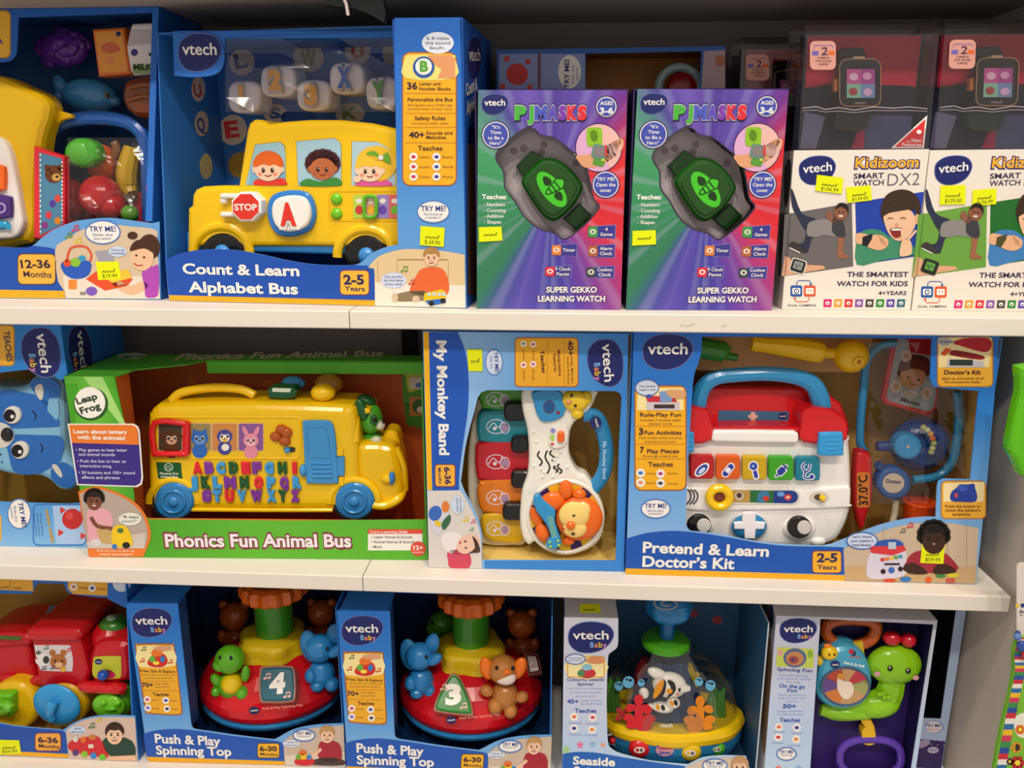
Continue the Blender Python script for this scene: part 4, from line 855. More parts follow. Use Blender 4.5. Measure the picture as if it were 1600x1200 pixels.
# ================= MIDDLE SHELF =================
# ---- blue window box with a dog-face toy lying sideways, far left ----
FE=ground((0,853),(142,856.3),Z2); WE=FE.uv(142,856)[0]; hE=FE.uv(94,505)[1]; uE=-.14
re_=thing('toy_box','blue window box at far left with a blue animal face toy','toy box',FE)
XB,YB0=PX(FE.at(uE,0,0)); XT,YT=PX(FE.at(uE,0,hE))
GE=gmat('bear_box','Z',[(0,'86bcec'),(.05,'5aa0e0'),(.12,'2f86d8'),(.3,'2a80d4')])
b=B(FE,re_); b.frame([(XB,YB0),(XT,YT),(94,505.5),(142,856.3)],[cr([(-120,600),(-120,780),(0,784),(60,786),(122,786),(128,770),(108,602),(95,594),(60,578),(20,580),(-60,590)],3)],GE)
b.rr(-40,508,23,572,7,'c88a2a',1); b.rr(-40,509.5,21.5,570.5,6,'f0b23a',2); b.text('TEACHES',5,517,11,9,'3a3050',3,y1=565,off=.02)
logo(b,64,551,39,29,-82,1,True)
b.ell(30,803,19,24,'5a82c8',1); b.ell(30,803,17,22,WHITE,2); b.text('TRY ME!',28,785,35,7,'2a3a90',3,y1=837-14,off=.02); b.text('Slide the',21,790,24,3.6,'5a6aa8',3,y1=815,off=0); b.text('switch!',15,792,18,3.6,'5a6aa8',3,y1=810,off=0)
b.line(rrp(52,788,134,852,8),2,'3a7ac8',1,True); b.flat([(82,790),(136,790),(136,850),(88,850)],'a8c8f0',1); b.text('ANIMAL NAMES',70,795,80,4.5,'d8a41e',2,y1=848,off=.03)
for k in range(3): b.text('Encourages exploration',62-k*5,802,66-k*5,2.4,'3a5aa8',2,y1=838,off=0)
b.ell(113,811,16,16,'c82a2a',2); b.ell(109,806,6,6,'d84a44',3)
for x,y in ((98,798),(95,833),(130,799),(130,838)): b.flat([(x-4,y-6),(x+5,y-1),(x-4,y+5)],'d8362e',2)
b.quad(-60,805,2,845,'f0b23a',1)
b.build('front_panel')
P_=shell(FE,re_,uE,WE,hE,.13,mat('2f80d0'),mat('b8964a'),'LTBK')
b=B(FE,re_); b.hexa(WE-.0016,WE,.0016,.13,0,hE,'1f6cc0','b8964a','l'); b.F=FE.side(WE,True); b.d=0; logo(b,126,551,42,17.5,-84,1,True); b.build('side_panel')
# toy
rr1=thingpx('toy_animal_face','blue flat animal face toy with round eyes, lying sideways','toy',FE,40,784,.02)
LB='8ac4e8'; b=B(FE,rr1)
b.prism(cr([(-60,630),(-30,605),(10,606),(38,602),(46,592),(62,586),(84,588),(96,600),(97,625),(99,655),(100,690),(107,716),(120,735),(122,755),(108,768),(90,766),(74,752),(55,745),(20,744),(-20,735),(-50,740)],4),.03,.07,mat(LB,'g'),.009); b.build('face')
b=B(FE,rr1,.0298); D='2f72c8'
for P in ([(46,600),(58,592),(80,592),(93,602),(92,620),(76,624),(74,640),(60,622)],[(0,612),(30,612),(62,620),(82,640),(93,664),(70,668),(0,668),(-40,650)],[(12,682),(60,680),(97,684),(97,712),(92,722),(60,740),(24,738),(14,712)],[(82,730),(98,722),(116,734),(119,752),(108,762),(92,758),(80,746)]): b.flat(cr(P,5),D,1)
b.flat(cr([(82,650),(74,640),(78,622),(84,628),(90,624),(92,648),(88,656)],3),LB,2)
for P in ([(54,606),(64,600),(68,610),(66,624),(60,622)],[(81,728),(88,726),(96,738),(97,746),(90,742)]): b.flat(cr(P,3),'e8e0d4',2)
b.line(cr([(50,642),(56,648),(54,656)],3,False),2,'1a2040',2); b.line(cr([(63,693),(67,700),(64,707)],3,False),2,'1a2040',2)
for x,y in ((-2,715),(3,722),(1,710)): b.ell(x,y,1.4,1.6,'1a3a70',2,n=8)
b.flat(cr([(-40,660),(0,660),(16,668),(22,684),(10,698),(-10,700),(-40,700)],4),'e8e2d8',2); b.build('face_print')
for x,y in ((18,649),(30,704)):
    b=B(FE,rr1); b.prism(ellp(x,y,14,14,0,24),.026,.031,mat('ece8e0','g'),.002); b.d=.026; b.ell(x-3,y+.5,9.5,10,'16121a',1); b.ell(x+1,y+2,3,3,WHITE,2); b.build('eye')
b=B(FE,rr1); b.ell3(11,679,.028,9,11,6,mat('1a1a20','g'),-20); b.build('nose')
# ---- green box with the animal bus ----
FF=ground((139,870),(668,875),Z2); WF=FF.uv(668,875)[0]; hF=FF.uv(101,588)[1]; DF=.118
rf=thing('toy_box','lime green open display box with yellow animal bus','toy box',FF)
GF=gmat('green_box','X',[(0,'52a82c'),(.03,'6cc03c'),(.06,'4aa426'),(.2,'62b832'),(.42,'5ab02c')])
uP=FF.uv(178,588)[0]; vL=FF.uv(400,814)[1]
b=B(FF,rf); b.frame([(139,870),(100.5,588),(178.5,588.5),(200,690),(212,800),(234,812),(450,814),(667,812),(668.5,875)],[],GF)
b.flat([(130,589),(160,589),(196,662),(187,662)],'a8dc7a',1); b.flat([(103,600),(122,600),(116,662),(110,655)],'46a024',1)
b.ell(142,631,27,26,'2a5a20',2,-6); b.ell(140.5,629,24,24.5,WHITE,3,-6); b.text('Leap',121,632,153,10,'1e3a1e',4,y1=623,off=.03); b.text('Frog',127,647,158,10,'1e3a1e',4,y1=638,off=.03)
o_=[(108,664)]+cr([(206,664),(213,668),(216,676)],3,False)+[(221,745)]+cr([(219,755),(212,759)],2,False)+[(122,756)]
b.flat([(162+(x-162)*1.045,711+(y-711)*1.045) for x,y in o_],WHITE,2); b.flat(o_,'3c2a84',3); b.flat([(108,664)]+cr([(206,664),(213,668),(215,676)],3,False)+[(217,695),(112.5,692)],'e87a2a',4)
b.text('Learn about letters',115,677,198,6,WHITE,5,y1=678,off=.03); b.text('with the animals!',121,686,196,6,WHITE,5,y1=687.5,off=.03)
for k,(x0,x1,t) in enumerate(((119,199,'• Play games to hear letter'),(123,180,'and animal sounds'),(121,197,'• Push the bus to hear an'),(125,174,'interactive song'),(123,211,'• 30 buttons and 100+ sound'),(128,187,'effects and phrases'))):
    y=(705,712,722.5,730,740.5,748)[k]; b.text(t,x0,y,x1,4.6,'d8d0f0',5,y1=y+.6,off=.012)
b.flat(cr([(122,768),(150,760),(180,768),(210,784),(228,806),(236,836),(228,860),(224,870)],4,False)+[(139,870)],'e87a2a',2)
b.flat(cr([(125,772),(150,764),(180,772),(207,787),(224,808),(231,836),(226,856)],4,False)+[(137,857)],'b8a89c',3); b.flat([(136,846),(228,832),(226,857),(137,857)],'d0c4bc',4)
b.flat(cr([(136,800),(150,794),(168,797),(176,812),(170,840),(142,848),(137,825)],3),'e8a8b4',4); b.line(cr([(142,808),(152,822),(175,826)],3,False),6,'7a4a34',5); kid(b,147,782,14,'7a4a34','241614',5,'curly')
b.flat(cr([(176,826),(186,820),(198,824),(206,840),(205,853),(180,854),(174,840)],3),'f0c820',6); b.ell(188,829,5,4,'4a7a3a',7); b.ell(197,852,6,5,'222222',7); b.ell(179,854,4,4,'3a7ac8',7); b.ell(150,848,9,6,'d8d4d8',5); b.flat([(150,828),(172,826),(176,850),(158,848)],'c8a86a',5)
bubble(b,203,811,18,10,['“R says','rrrr!”'],5,(194,823),'e8e8dc',None,'2a2a2a',4)
b.text('Roll the bus to pick up',152,862,210,3.6,'f8e0c8',4,off=.012); b.text('animal passengers!',155,867.5,208,3.6,'f8e0c8',4,off=.012)
b.text('Phonics Fun Animal Bus',256.5,855,551.5,21,'8a2a4a',1,y1=855.5,off=.085); b.text('Phonics Fun Animal Bus',259,854,549,19,'f2e8ee',2,y1=854.5,off=.03)
b.quad(575,827,660,860,WHITE,1); b.quad(575,827,660,834,'e2503c',2); b.text('Core Learning Skills',578,833,637,4,WHITE,3,off=.015)
for k,t in enumerate(('• Letter Names & Sounds','• Animal Names & Sounds','• Music')): b.text(t,580,841+k*7.6,(644,648,597)[k],3.8,'6a6a60',3,off=.006)
b.ell(653.5,857.5,12,11.5,'e2503c',3); b.text('12+',646,859,661,6.5,WHITE,4,off=.03); b.text('months',645,864,662,2.6,WHITE,4)
b.build('front_panel')
BR='b4521e'
b=B(FF,rf); i=b.mi(mat('b44a1c')); g=mat('4aa22a')
b.hexa(.0016,WF,DF-.0016,DF,.0016,hF-.0016,'3a8a22',BR,'f'); 
b.d=DF-.0016
for x,y,s_ in ((640,640,14),(420,600,10),(300,595,9)): b.ell(x,y,s_,s_*.7,'c8662e',1)
b.flat(cr([(632,570),(690,560),(690,665),(645,666),(634,655)],3),'4a9a2a',1); b.flat(cr([(633,574),(645,567),(690,566),(690,600),(650,610),(638,612),(634,590)],3),'b8c830',2); scribble(b,640,580,668,3,'22301a'); b.quad(640,590,690,608,'d8d0c8',3); b.ell(655,602,6,4,'4a7ac8',4); b.quad(640,620,690,650,'c88a3a',2); b.ell(655,635,11,11,'3a6a2a',3); b.ell(657,640,6,5,'e8e0d0',4)
b.build('back_panel')
b=B(FF,rf); b.hexa(0,.0016,.0016,DF,0,hF,g,BR,'r'); b.build('side_panel'); b=B(FF,rf); b.hexa(WF-.0016,WF,.0016,DF,0,hF-.002,g,BR,'l'); b.build('side_panel')
b=B(FF,rf); b.hexa(uP-.0016,uP,.0016,.034,vL,hF-.0016,BR); b.build('pillar_wall')
b=B(FF,rf); b.hexa(.0016,WF-.0016,.0016,DF-.0016,0,.0016,'d8702a'); b.build('bottom_panel'); b=B(FF,rf); b.hexa(uP-.002,WF-.0017,.0016,.006,vL-.002,vL,'d8702a'); b.build('front_lip')
b=B(FF,rf); T=FrTop(Z2+hF); i=b.mi(g); zt=Z2+hF
uv=lambda x,y:onZ(x,y,zt)
tp=[FF.at(0,.0016,hF),FF.at(uP,.0016,hF),uv(212,577),uv(292,569),FF.at(.13,.085,hF),FF.at(WF-.0016,.085,hF),FF.at(WF-.0016,DF,hF),FF.at(0,DF,hF)]
A=b.vs(tp); K=b.vs([p-ZUP*.0015 for p in tp]); b.face(A,i); b.face(K,i)
for k in range(8): b.face((A[k],A[(k+1)%8],K[(k+1)%8],K[k]),i)
b.F=T; b.d=0; b.text('Phonics Fun Animal Bus',272,562,598,9,'c8c0a8',1,y1=556,off=.03); b.ell(206,556,24,5,'b8c8a8',1); b.text('Leap Frog',186,559,228,4,'2a4a20',2,off=.02)
b.build('top_panel')
b=B(FF,rf); b.hexa(.13,WF-.003,.0835,.085,hF-.016,hF-.0016,mat('58b830')); b.build('top_lip')
# the bus
rg=thingpx('toy_bus','yellow toy bus with coloured alphabet keys and a green dog driver','toy bus',FF,400,812,.03)
YG=mat('f2c40c','g'); b=B(FF,rg)
b.prism(cr([(229,770),(228,662),(231,646),(240,636),(262,632),(400,630),(535,634),(550,637),(556,648),(560,690),(560,795),(520,800),(260,800),(232,792)],2),.030,.098,YG,.012,None,4,.008); b.build('body')
b=B(FF,rg); b.prism(cr([(556,700),(562,694),(590,693),(612,698),(620,712),(627,745),(630,768),(627,785),(612,796),(575,800),(556,800)],3),.034,.094,YG,.012,None,4,.006)
b.tube([(572,786,.033),(600,790,.032),(622,780,.036),(630,764,.05)],7,YG); b.ell3(606,747,.034,11,9,9,YG); b.tube([(620,700,.04),(631,730,.042),(634,765,.05)],4.5,YG); b.build('hood')
b=B(FF,rg); b.ell3(612,747,.031,5.5,11,5,mat('3a80c8','g'),-6); b.build('headlight')
b=B(FF,rg); b.tube([(556,690,.036,6),(557,660,.04,5),(556,640,.05,5)],6,YG); b.build('windscreen_frame')
b=B(FF,rg); b.prism(cr([(600,690),(598,680),(604,673),(618,676),(624,692),(622,700),(602,700)],3),.06,.09,YG,.005); b.build('fender')
b=B(FF,rg)
b.prism([(560,600+34),(578,640),(578,646),(558,650)],.03+.012,.09,YG,.002); b.build('roof_visor')
for x in (271,553.5):
    b=B(FF,rg); b.prism(ellp(x,784,31,29,0,32),.026,.045,mat('2f80c0','g'),.004); b.prism(ellp(x,784,33,31,0,32),.0305,.05,mat('22303c','g'))
    b.d=.026; wl=b.build('wheel',label='blue wheel'); 
    b=B(FF,rg); b.tube([(p[0],p[1],.0258) for p in ellp(x,784,18,17,0,20)],2.5,mat('2f80c0','g'),True,n=2); b.ell3(x,784,.027,9,9,6,mat('2f80c0','g')); b.build('hub',wl)
    b=B(FF,rg); b.tube([(p[0],p[1],.032) for p in ellp(x,786,38,37,0,18,0,180)],6,YG,smooth=False,fl=.8); b.build('wheel_arch')
b=B(FF,rg); b.tube([(300,796,.031),(400,797,.0305),(520,797,.031)],3.5,YG)
b.tube([(x,y,.0305) for x,y in rrp(239,652,470,716,7)],2,YG,True,smooth=False); b.build('trim_ridge')
b=B(FF,rg,.0297)
for k,(x0,x1,bg) in enumerate(((248,284,'4a3a2a'),(293.5,329,'9a8a5a'),(331.5,370,'d08a4a'),(373,411,'8a5a9a'))): 
    b.rr(x0-1,661,x1+1,705,3,'e8c8a0',1); b.rr(x0,662,x1,704,2.5,bg,2)
def pet(x,y,s_,c_,mz,ears,l=3):
    for sx in (-1,1):
        if ears=='long': b.flat(rot(ellp(x+sx*s_*.7,y-s_*1.1,s_*.28,s_*.8),x+sx*s_*.7,y-s_*1.1,-sx*25),c_,l)
        elif ears=='cat': b.flat([(x+sx*s_*.9,y-s_*.2),(x+sx*s_*.8,y-s_*1.2),(x+sx*s_*.2,y-s_*.8)],c_,l)
        elif ears: b.ell(x+sx*s_*.9,y-s_*.2,s_*.4,s_*.45,c_,l)
    b.ell(x,y,s_,s_*.9,c_,l+1); b.ell(x,y+s_*1.5,s_*.9,s_*.9,c_,l)
    if mz: b.ell(x,y+s_*.25,s_*.65,s_*.5,mz,l+2)
    for sx in (-.38,.38): b.ell(x+sx*s_,y-s_*.05,s_*.2,s_*.28,WHITE,l+2,n=12); b.ell(x+sx*s_,y,s_*.12,s_*.2,'1a1010',l+3,n=10)
    b.ell(x,y+s_*.3,s_*.14,s_*.1,'3a2020',l+3,n=8)
pet(268,685,13,'5a2e18','d0a080','round'); pet(312,685,13,'2f6ac0','6a9ad8','cat'); pet(351,682,12,'4a4a9a','f4f0e8',''); b.flat([(345,686),(357,686),(351,692)],'f0b020',8); b.ell(352,699,6,5.5,WHITE,5); pet(392,688,12,'e890a8','f0b8c4','long')
b.build('window_pictures')
b=B(FF,rg); A=rrp(237.5,658.5,294.5,711,6); 
b.tube([(241,661,.026),(290,662,.026),(292,664,.026),(291,707,.026),(288,709,.026),(243,709,.026),(241,706,.026)],4.6,mat('dc1e24','g'),True,n=3,fl=.9); b.prism([(284,660),(296,661),(296,710),(284,709)],.0255,.031,mat('dc1e24','g'),.002); b.build('slider',label='red sliding window frame')
b=B(FF,rg,.0299); b.flat([(244,722),(282.5,723),(285,748.5),(247,747.5)],'1c5a2a',1); b.ell(263.5,730,7,6.5,'d0e0c8',2); b.ell(263.5,730,5.5,5,'1c5a2a',3); b.text('Leap',259.5,729.5,267.5,2.6,'d0e0c8',4); b.text('Frog',260,733,268,2.6,'d0e0c8',4); b.text('Phonics Fun',250,741.5,279,3.4,WHITE,2,off=.02); b.text('Animal Bus',251,746.5,278,3.4,WHITE,2,off=.02); b.build('name_plate')
pal={'r':'dc2030','p':'7a2f9a','b':'3a98d8','g':'14562a'}
for row,y in (('Ar308 Bp326.5 Cb345 Dg364.5 Er384 Fp401 Gb420.5 Hg441 Ip460',740),('Jb302 Kg321 Lb339 Mp359.5 Ng381.5 Or404 Pb423.5 Qp444 Rb464',763),('Sp323 Tb339 Ur358.5 Vb378 Wp401 Xb424 Yg441.5 Zp461',784)):
    for k in row.split():
        t,c_,x=k[0],pal[k[1]],float(k[2:]); 
        if k=='Ip460': c_=pal['r']
        hw=9.2 if t in 'MW' else 3.5 if t=='I' else 7; b=B(FF,rg); b.text(t,x-hw,y-1,x+hw,14.5,mat(c_,'g'),0,off=.065,ext=.005,d=.0262,y1=y-.7); b.build('letter_key',label=('red','purple','blue','green')['rpbg'.index([q for q in pal if pal[q]==c_][0])]+' letter '+t+' key',sharp=50)
b=B(FF,rg); 
for x,y in ((432,683),(446,690),(441,672)): b.ell3(x-1,y-1,.029,9.5,8,7,mat('b4541a','g'))
b.ell3(448,676,.029,9,9,7,mat('b4541a','g')); b.build('music_button',label='amber music button')
b=B(FF,rg); b.prism(rrp(443,699,461,706.5,3.5),.0285,.031,mat('2a2a30','g')); b.build('switch_slot'); b=B(FF,rg); b.ell3(449,703,.028,5,4.5,7,mat('3a98d8','g')); b.build('switch')
b=B(FF,rg); DB=mat('3f92d0','g')
b.prism(cr([(472,664),(473,659),(478,658),(510,658),(519,664),(523,680),(526,712),(528,750),(524,756),(484,756),(478,752),(475,715)],3),.0255,.031,DB,.002)
b.prism(rrp(526,714,538,744,2),.0265,.031,DB,.001); b.d=.0255; b.line(cr([(480,668),(510,668),(514,690),(516,716),(482,716)],1),1,'2f7ab8',1,True)
for k in range(4): b.prism(rrp(485+k,722+k*7,517+k,726+k*7,1.6),.0238,.0258,DB,.0008)
b.ell3(474,735,.027,6,10,8,DB); b.build('door',label='blue door')
b=B(FF,rg); b.prism(rrp(526,702,536,713,2),.027,.031,YG,.001); b.prism(rrp(529,746,537,760,2),.027,.031,YG,.001); b.build('hinge')
# things on the roof
b=B(FF,rg); b.prism([(417,609),(424,604),(458,605),(464,611),(460,622),(449,625),(419,623)],.045,.062,mat('14522e','g'),.003); b.build('roof_button',label='dark green roof button'); 
b=B(FF,rg,.0449); b.flat([(426,606),(455,607),(453,613),(425,612)],'d8e0d0',1); b.build('button_print')
b=B(FF,rg); b.ell3(505,613,.052,19,14,18,YG); b.build('roof_light',label='rounded yellow roof lamp')
b=B(FF,rg); b.ell3(514,600,.078,22,16,16,mat('9a6a1a','g')); b.build('roof_knob'); b=B(FF,rg); b.ell3(457,597,.075,17,9,14,mat('3a92d0','g')); b.prism(rrp(440,597,474,606,3),.07,.08,mat('3a92d0','g'),.002); b.build('roof_whistle',label='blue roof whistle')
b=B(FF,rg); b.tube([(268,626,.05,7),(285,613,.052,7),(330,606,.054,7),(375,608,.052,7),(398,618,.05,7)],7,YG,fl=1.0); b.build('carry_handle')
GD=mat('4aa02c','g'); b=B(FF,rg)
b.ell3(580,654,.062,18,25,22,GD); b.ell3(582,690,.062,18,16,18,GD); b.build('driver',label='green toy dog at the wheel')
dr=bpy.data.objects['driver']
b=B(FF,rg); b.ell3(565,640,.046,9,18,7,mat('1c5a2a','g'),15); b.ell3(573,625,.062,15,8,12,mat('1c5a2a','g'),-20); b.build('ear',dr)
b=B(FF,rg); b.ell3(584,656,.046,6,9,4,mat('1c5a2a','g')); b.ell3(585,656,.0435,3,4.5,2,mat('101010','g')); b.build('eye',dr)
b=B(FF,rg); b.ell3(594,664,.056,8,8,10,mat('d8d4c0','g')); b.ell3(599,659,.053,3,2.5,3,mat('151515','g')); b.ell3(588,687,.046,8,6,6,mat('d8d4c0','g')); b.build('muzzle',dr)
# ---- monkey guitar box ----
FG=ground((670,886.5),(975,893),Z2); WG=FG.uv(975,893)[0]; hG=FG.uv(661,518)[1]
rm=thing('toy_box','blue window box standing on its side with a monkey guitar toy','toy box',FG)
GG=gmat('monkey_box','X',[(0,'9cc4ee'),(.06,'8ab8ea'),(.14,'5a9fe0'),(.2,'3a88d8')])
hole=[(742,640),(746,622)]+cr([(752,613),(762,609.5)],2,False)+[(962,611)]+cr([(969,615),(971,622)],2,False)+[(967,700),(962,876),(753.5,875),(753,835)]+cr([(747,810),(738,790),(726,768),(720,752)],3,False)+cr([(722,738),(727,700),(735,665)],3,False)
b=B(FG,rm); b.frame([(670,886.5),(661,518),(982,521.5),(975,893)],[hole],GG)
b.flat([(661.5,519),(670,519),(675.5,766),(667.5,765)],'f4b81e',1)
b.flat([(670,519)]+cr([(715,519),(727,550),(732,590),(731,640),(724,690),(718,735),(717,766)],4,False)+[(675.5,766)],'1c55ba',2)
b.text('My Monkey Band',682,532,687,15,WHITE,3,y1=711,off=.035)
b.flat(rrp(679,725,712,761,5),'7a3a60',3); b.flat(rrp(680.5,726.5,710.5,759.5,4),'f2b23a',4); b.text('6-36',694,730,696,8.5,'2e2a5e',5,y1=757,off=.035); b.text('Months',684,731,686,5,'3a3560',5,y1=756,off=.01)
b.flat([(668,767),(718,766)]+cr([(722,770),(736,795),(748,825),(752,850),(752.5,888)],4,False)+[(670,886.5)],'dcd4d0',2)
# baby asleep in the printed photo, lying sideways
b.flat(cr([(700,862),(722,858),(735,868),(733,887),(704,887),(700,875)],3),'d04a64',3); b.flat(cr([(690,838),(705,830),(722,838),(730,856),(722,866),(702,864),(692,852)],3),'eee6e6',3)
b.ell(731,850,19,14,'ecc4b0',4,-30); b.flat(cr([(738,838),(746,846),(750,862),(738,864),(730,866),(742,856)],3),'4a342c',5); b.ell(727,846,2,1.4,'3a2018',5,n=8); b.ell(728,856,2,1.4,'3a2018',5,n=8); b.ell(719,848,1.8,2.4,'c05a5a',5,n=8)
b.flat(cr([(670,800),(684,788),(698,784),(702,800),(694,820),(685,836),(676,828)],3),'d4d4e4',4); b.ell(680,802,10,12,'3a6ac0',5,20); b.ell(696,792,6,9,'e0803a',5); b.flat(cr([(690,818),(702,804),(704,814),(694,828)],3),'3a6a4a',6); b.ell(684,818,6,4,'e8c83a',6,40)
bubble(b,715,789,10,14,[],4,(706,800),'ccdcf4',None); b.text('Let’s make',718,778,719,2.6,'3a4a8a',7,y1=800,off=0); b.text('some music',713,778,714,2.6,'3a4a8a',7,y1=800,off=0)
note(b,725,814,7,'e8d030',4); note(b,737,817,6,'e05a8a',4); note(b,735,829,5,'6a9a5a',4)
b.flat([(757,876),(961,877),(959,892),(757,888.5)],'3a86d4',1)
b.ell(772,566,14,21,'5a82c8',1); b.ell(772,566,12.5,19,'d4e0f6',2); b.text('TRY ME!',772,550,774,5.5,'2a3a90',3,y1=582,off=.02); b.text('Slide the',766,556,767,2.6,'4a5aa0',3,y1=576,off=0)
b.rr(804,527,904,605,7,'a85a48',1); b.rr(805.5,528.5,902.5,603.5,6,'eeae2a',2); 
for x in (855,881): b.quad(x,529,x+.8,603,'c88a2a',3)
b.text('40+',887,532,888,8,'5a2a2a',3,y1=556,off=.03); b.text('Songs, Melodies,',892,557,893,3.2,'6a3a2a',3,y1=600,off=.006); b.text('Sounds & Phrases',886,557,887,3.2,'6a3a2a',3,y1=601,off=.006)
b.text('Manipulative',871,547,873,4.6,'6a3a2a',3,y1=588,off=.014); b.text('Features',864,553,866,4.6,'6a3a2a',3,y1=581,off=.014); b.text('Teaches',844,548,847,6,'5a2a2a',3,y1=583,off=.025)
dots(b,[(833,538),(818,537),(833,569),(818,570)],5,['d0404a','6a8a3a','c84a8a','d84a3a'],3)
for x,y,t in ((832,547,'Animals'),(817,546,'Instruments'),(832,578,'Songs'),(817,578,'Music')): b.text(t,x,y,x+.6,2.8,'6a3a2a',3,y1=y+17,off=0)
logo(b,946,567,37,27,-86,1,True)
b.build('front_panel'); sticker(FG,rm,[(730,546),(753,546),(754,580),(732,580)],'',0)
shell(FG,rm,0,WG,hG,.1,mat('2a78cc'),mat('cfae62'))
b=B(FG,rm); b.hexa(.004,WG-.004,.0995-.0025,.0995-.0018,.004,hG-.004,'c8a458'); b.build('inner_card')
b=B(FG,rm); A=b.vs([FG.at(.002,.002,.003),FG.at(WG-.002,.002,.003),FG.at(WG-.002,.096,.006),FG.at(.002,.096,.006)]); i=b.mi(mat('e8c870')); b.face(A,i); b.build('tray')
rmk=thingpx('toy_guitar','white toy guitar with piano keys and an orange monkey face','toy instrument',FG,850,876,.015); 
CW='f0ece2'; b=B(FG,rmk)
b.prism(cr([(752,612),(742,640),(733,690),(730,740),(734,800),(745,842),(765,853),(800,853),(822,848),(835,800),(840,610),(790,606)],4),.045,.07,mat('e8e0cc','g'),.004); b.build('keyboard_base')
for c_,P in (('4aa02a',[(750,607),(815,607),(815,641),(762,640),(752,636)]),('1a8494',[(762,641),(818,642),(822,690),(756,692),(746,682),(745,655),(750,644)]),('c41a2a',[(752,692),(826,692),(826,748),(754,751),(744,742),(742,708)]),('e07a1a',[(756,751),(822,748),(816,804),(766,803),(750,796),(745,770),(748,756)]),('dcae1a',[(757,804),(814,805),(816,846),(780,848),(760,842),(752,826)])):
    b=B(FG,rmk); b.prism(cr(P,4),.035,.046,mat(c_,'g'),.004); b.d=.035; cx=777; cy=(P[0][1]+max(p[1] for p in P))/2
    ln='e4dcf0'; b.line(ellp(cx-2,cy,15,11,0,18),1.4,ln,1,True); b.line(ellp(cx+12,cy+2,7,9,0,14),1.4,ln,1,True); b.ell(cx+12,cy+2,5,6,'b090b8',1); b.line(cr([(cx-14,cy+4),(cx-6,cy-6),(cx+2,cy+2),(cx+8,cy-8)],3,False),1.6,ln,2); b.ell(cx-4,cy+3,3,3,ln,2)
    b.build('piano_key')
for x0,y0,x1,y1 in ((787,629,822,659),(798,683,826,709),(798,737,828,764),(785,788,822,815)):
    b=B(FG,rmk); b.prism(rrp(x0,y0,x1,y1,8),.024,.04,mat('161618','g'),.004); b.build('black_key',label='black piano key')
b=B(FG,rmk)
b.prism(cr([(818,607),(860,604),(930,608),(931,622),(922,640),(905,655),(895,665),(890,682),(890,712),(902,737),(917,745),(930,765),(944,800),(940,840),(915,862),(880,866),(848,858),(836,848),(826,853),(816,840),(812,815),(813,790),(816,765),(824,740),(826,705),(823,670),(816,640)],4),.018,.04,mat(CW,'g'),.005); b.build('body',label='white body')
b=B(FG,rmk); b.tube([(p[0],p[1],.019) for p in ellp(883,807,58,56,0,28)],3.8,mat(CW,'g'),True,n=2); b.build('dial_rim')
b=B(FG,rmk,.0175); b.ell(883,807,55,53,'e8b820',1,n=40)
for k in range(9):
    t=k*40; b.flat([(883+8*math.cos(math.radians(t+10)),807+8*math.sin(math.radians(t+10)))]+ellp(883,807,54.5,52.5,0,4,t,t+20),'3c2260',2)
b.build('dial_print')
OR=mat('ee6a14','g'); b=B(FG,rmk)
b.ell3(905,810,.012,37,37,12,OR); b.ell3(862,784,.012,22,16,9,OR,25); b.ell3(884,765,.012,11,16,8,OR); b.ell3(905,772,.012,11,9,8,OR); b.ell3(848,832,.013,11,16,8,OR,20); b.ell3(838,808,.014,8,18,5,OR,25); b.ell3(888,845,.014,10,7,6,OR); b.ell3(928,815,.012,10,10,9,OR); b.build('monkey',label='orange monkey face'); mk=bpy.data.objects['monkey']
b=B(FG,rmk); FC_=mat('f6d27a','g'); b.ell3(897,805,.005,24,23,8,FC_); b.ell3(898,825,.005,19,16,7,FC_); b.ell3(910,797,.006,13,14,6,FC_); b.build('face',mk)
b=B(FG,rmk); b.ell3(892,821,-.0005,7,7,6,OR); b.build('nose',mk)
for x,y in ((896.5,805),(895.5,834)):
    b=B(FG,rmk); b.ell3(x,y,.0005,3.2,2.4,3,mat('1a1210','g')); b.build('eye',mk)
b=B(FG,rmk); b.flat([(876,822),(883,826),(880,829)],'c02a1a',1,.0002); b.build('mouth',mk)
BG=mat('2f92cc','g'); b=B(FG,rmk); b.prism(cr([(833,780),(840,774),(850,783),(862,792),(868,800),(867,815),(872,832),(875,845),(864,848),(858,830),(850,815),(842,805),(836,795)],3),.004,.014,BG,.002); b.prism(cr([(855,846),(872,838),(877,852),(868,858),(855,856)],3),.003,.014,BG,.002); b.d=.004
for k in range(3): b.line([(856+k*3,806),(864+k*3,842)],.8,'b8d83a',1)
for x,y in ((859,847),(872,845),(860,854),(873,852)): b.ell3(x,y,.003,2.2,2.2,2,mat('a8d030','g'))
b.build('toy_instrument',mk,'small blue guitar')
b=B(FG,rmk); b.tube([(912,648,.024),(932,652,.024),(944,680,.024),(948,712,.024),(942,742,.024),(926,764,.024)],11.5,mat('2f8ac4','g'),fl=.6); h_=b.build('handle',label='blue handle')
b=B(FG,rmk); b.prism(ellp(931,661,9,9),.0135,.018,mat('1c2468','g')); b.d=.0135; b.text('vtech',929,654,933,3.6,WHITE,1,y1=668,off=.02); b.text('My Monkey Band',942,690,942,5,'b8d8ee',1,y1=748,off=.015,d=.0138); b.build('handle_print',h_)
b=B(FG,rmk); b.prism(cr([(833,612),(870,610),(880,620),(884,638),(876,654),(850,660),(840,650),(834,630)],3),.014,.019,BG,.002); b.d=.014; b.ell(858,636,9,10,'1f5a94',1); b.line(ellp(858,636,9,10,0,12),1,'7a3a3a',2,True); b.ell(872,645,3,3,'8a3a3a',1); b.build('light_button',label='pale blue button')
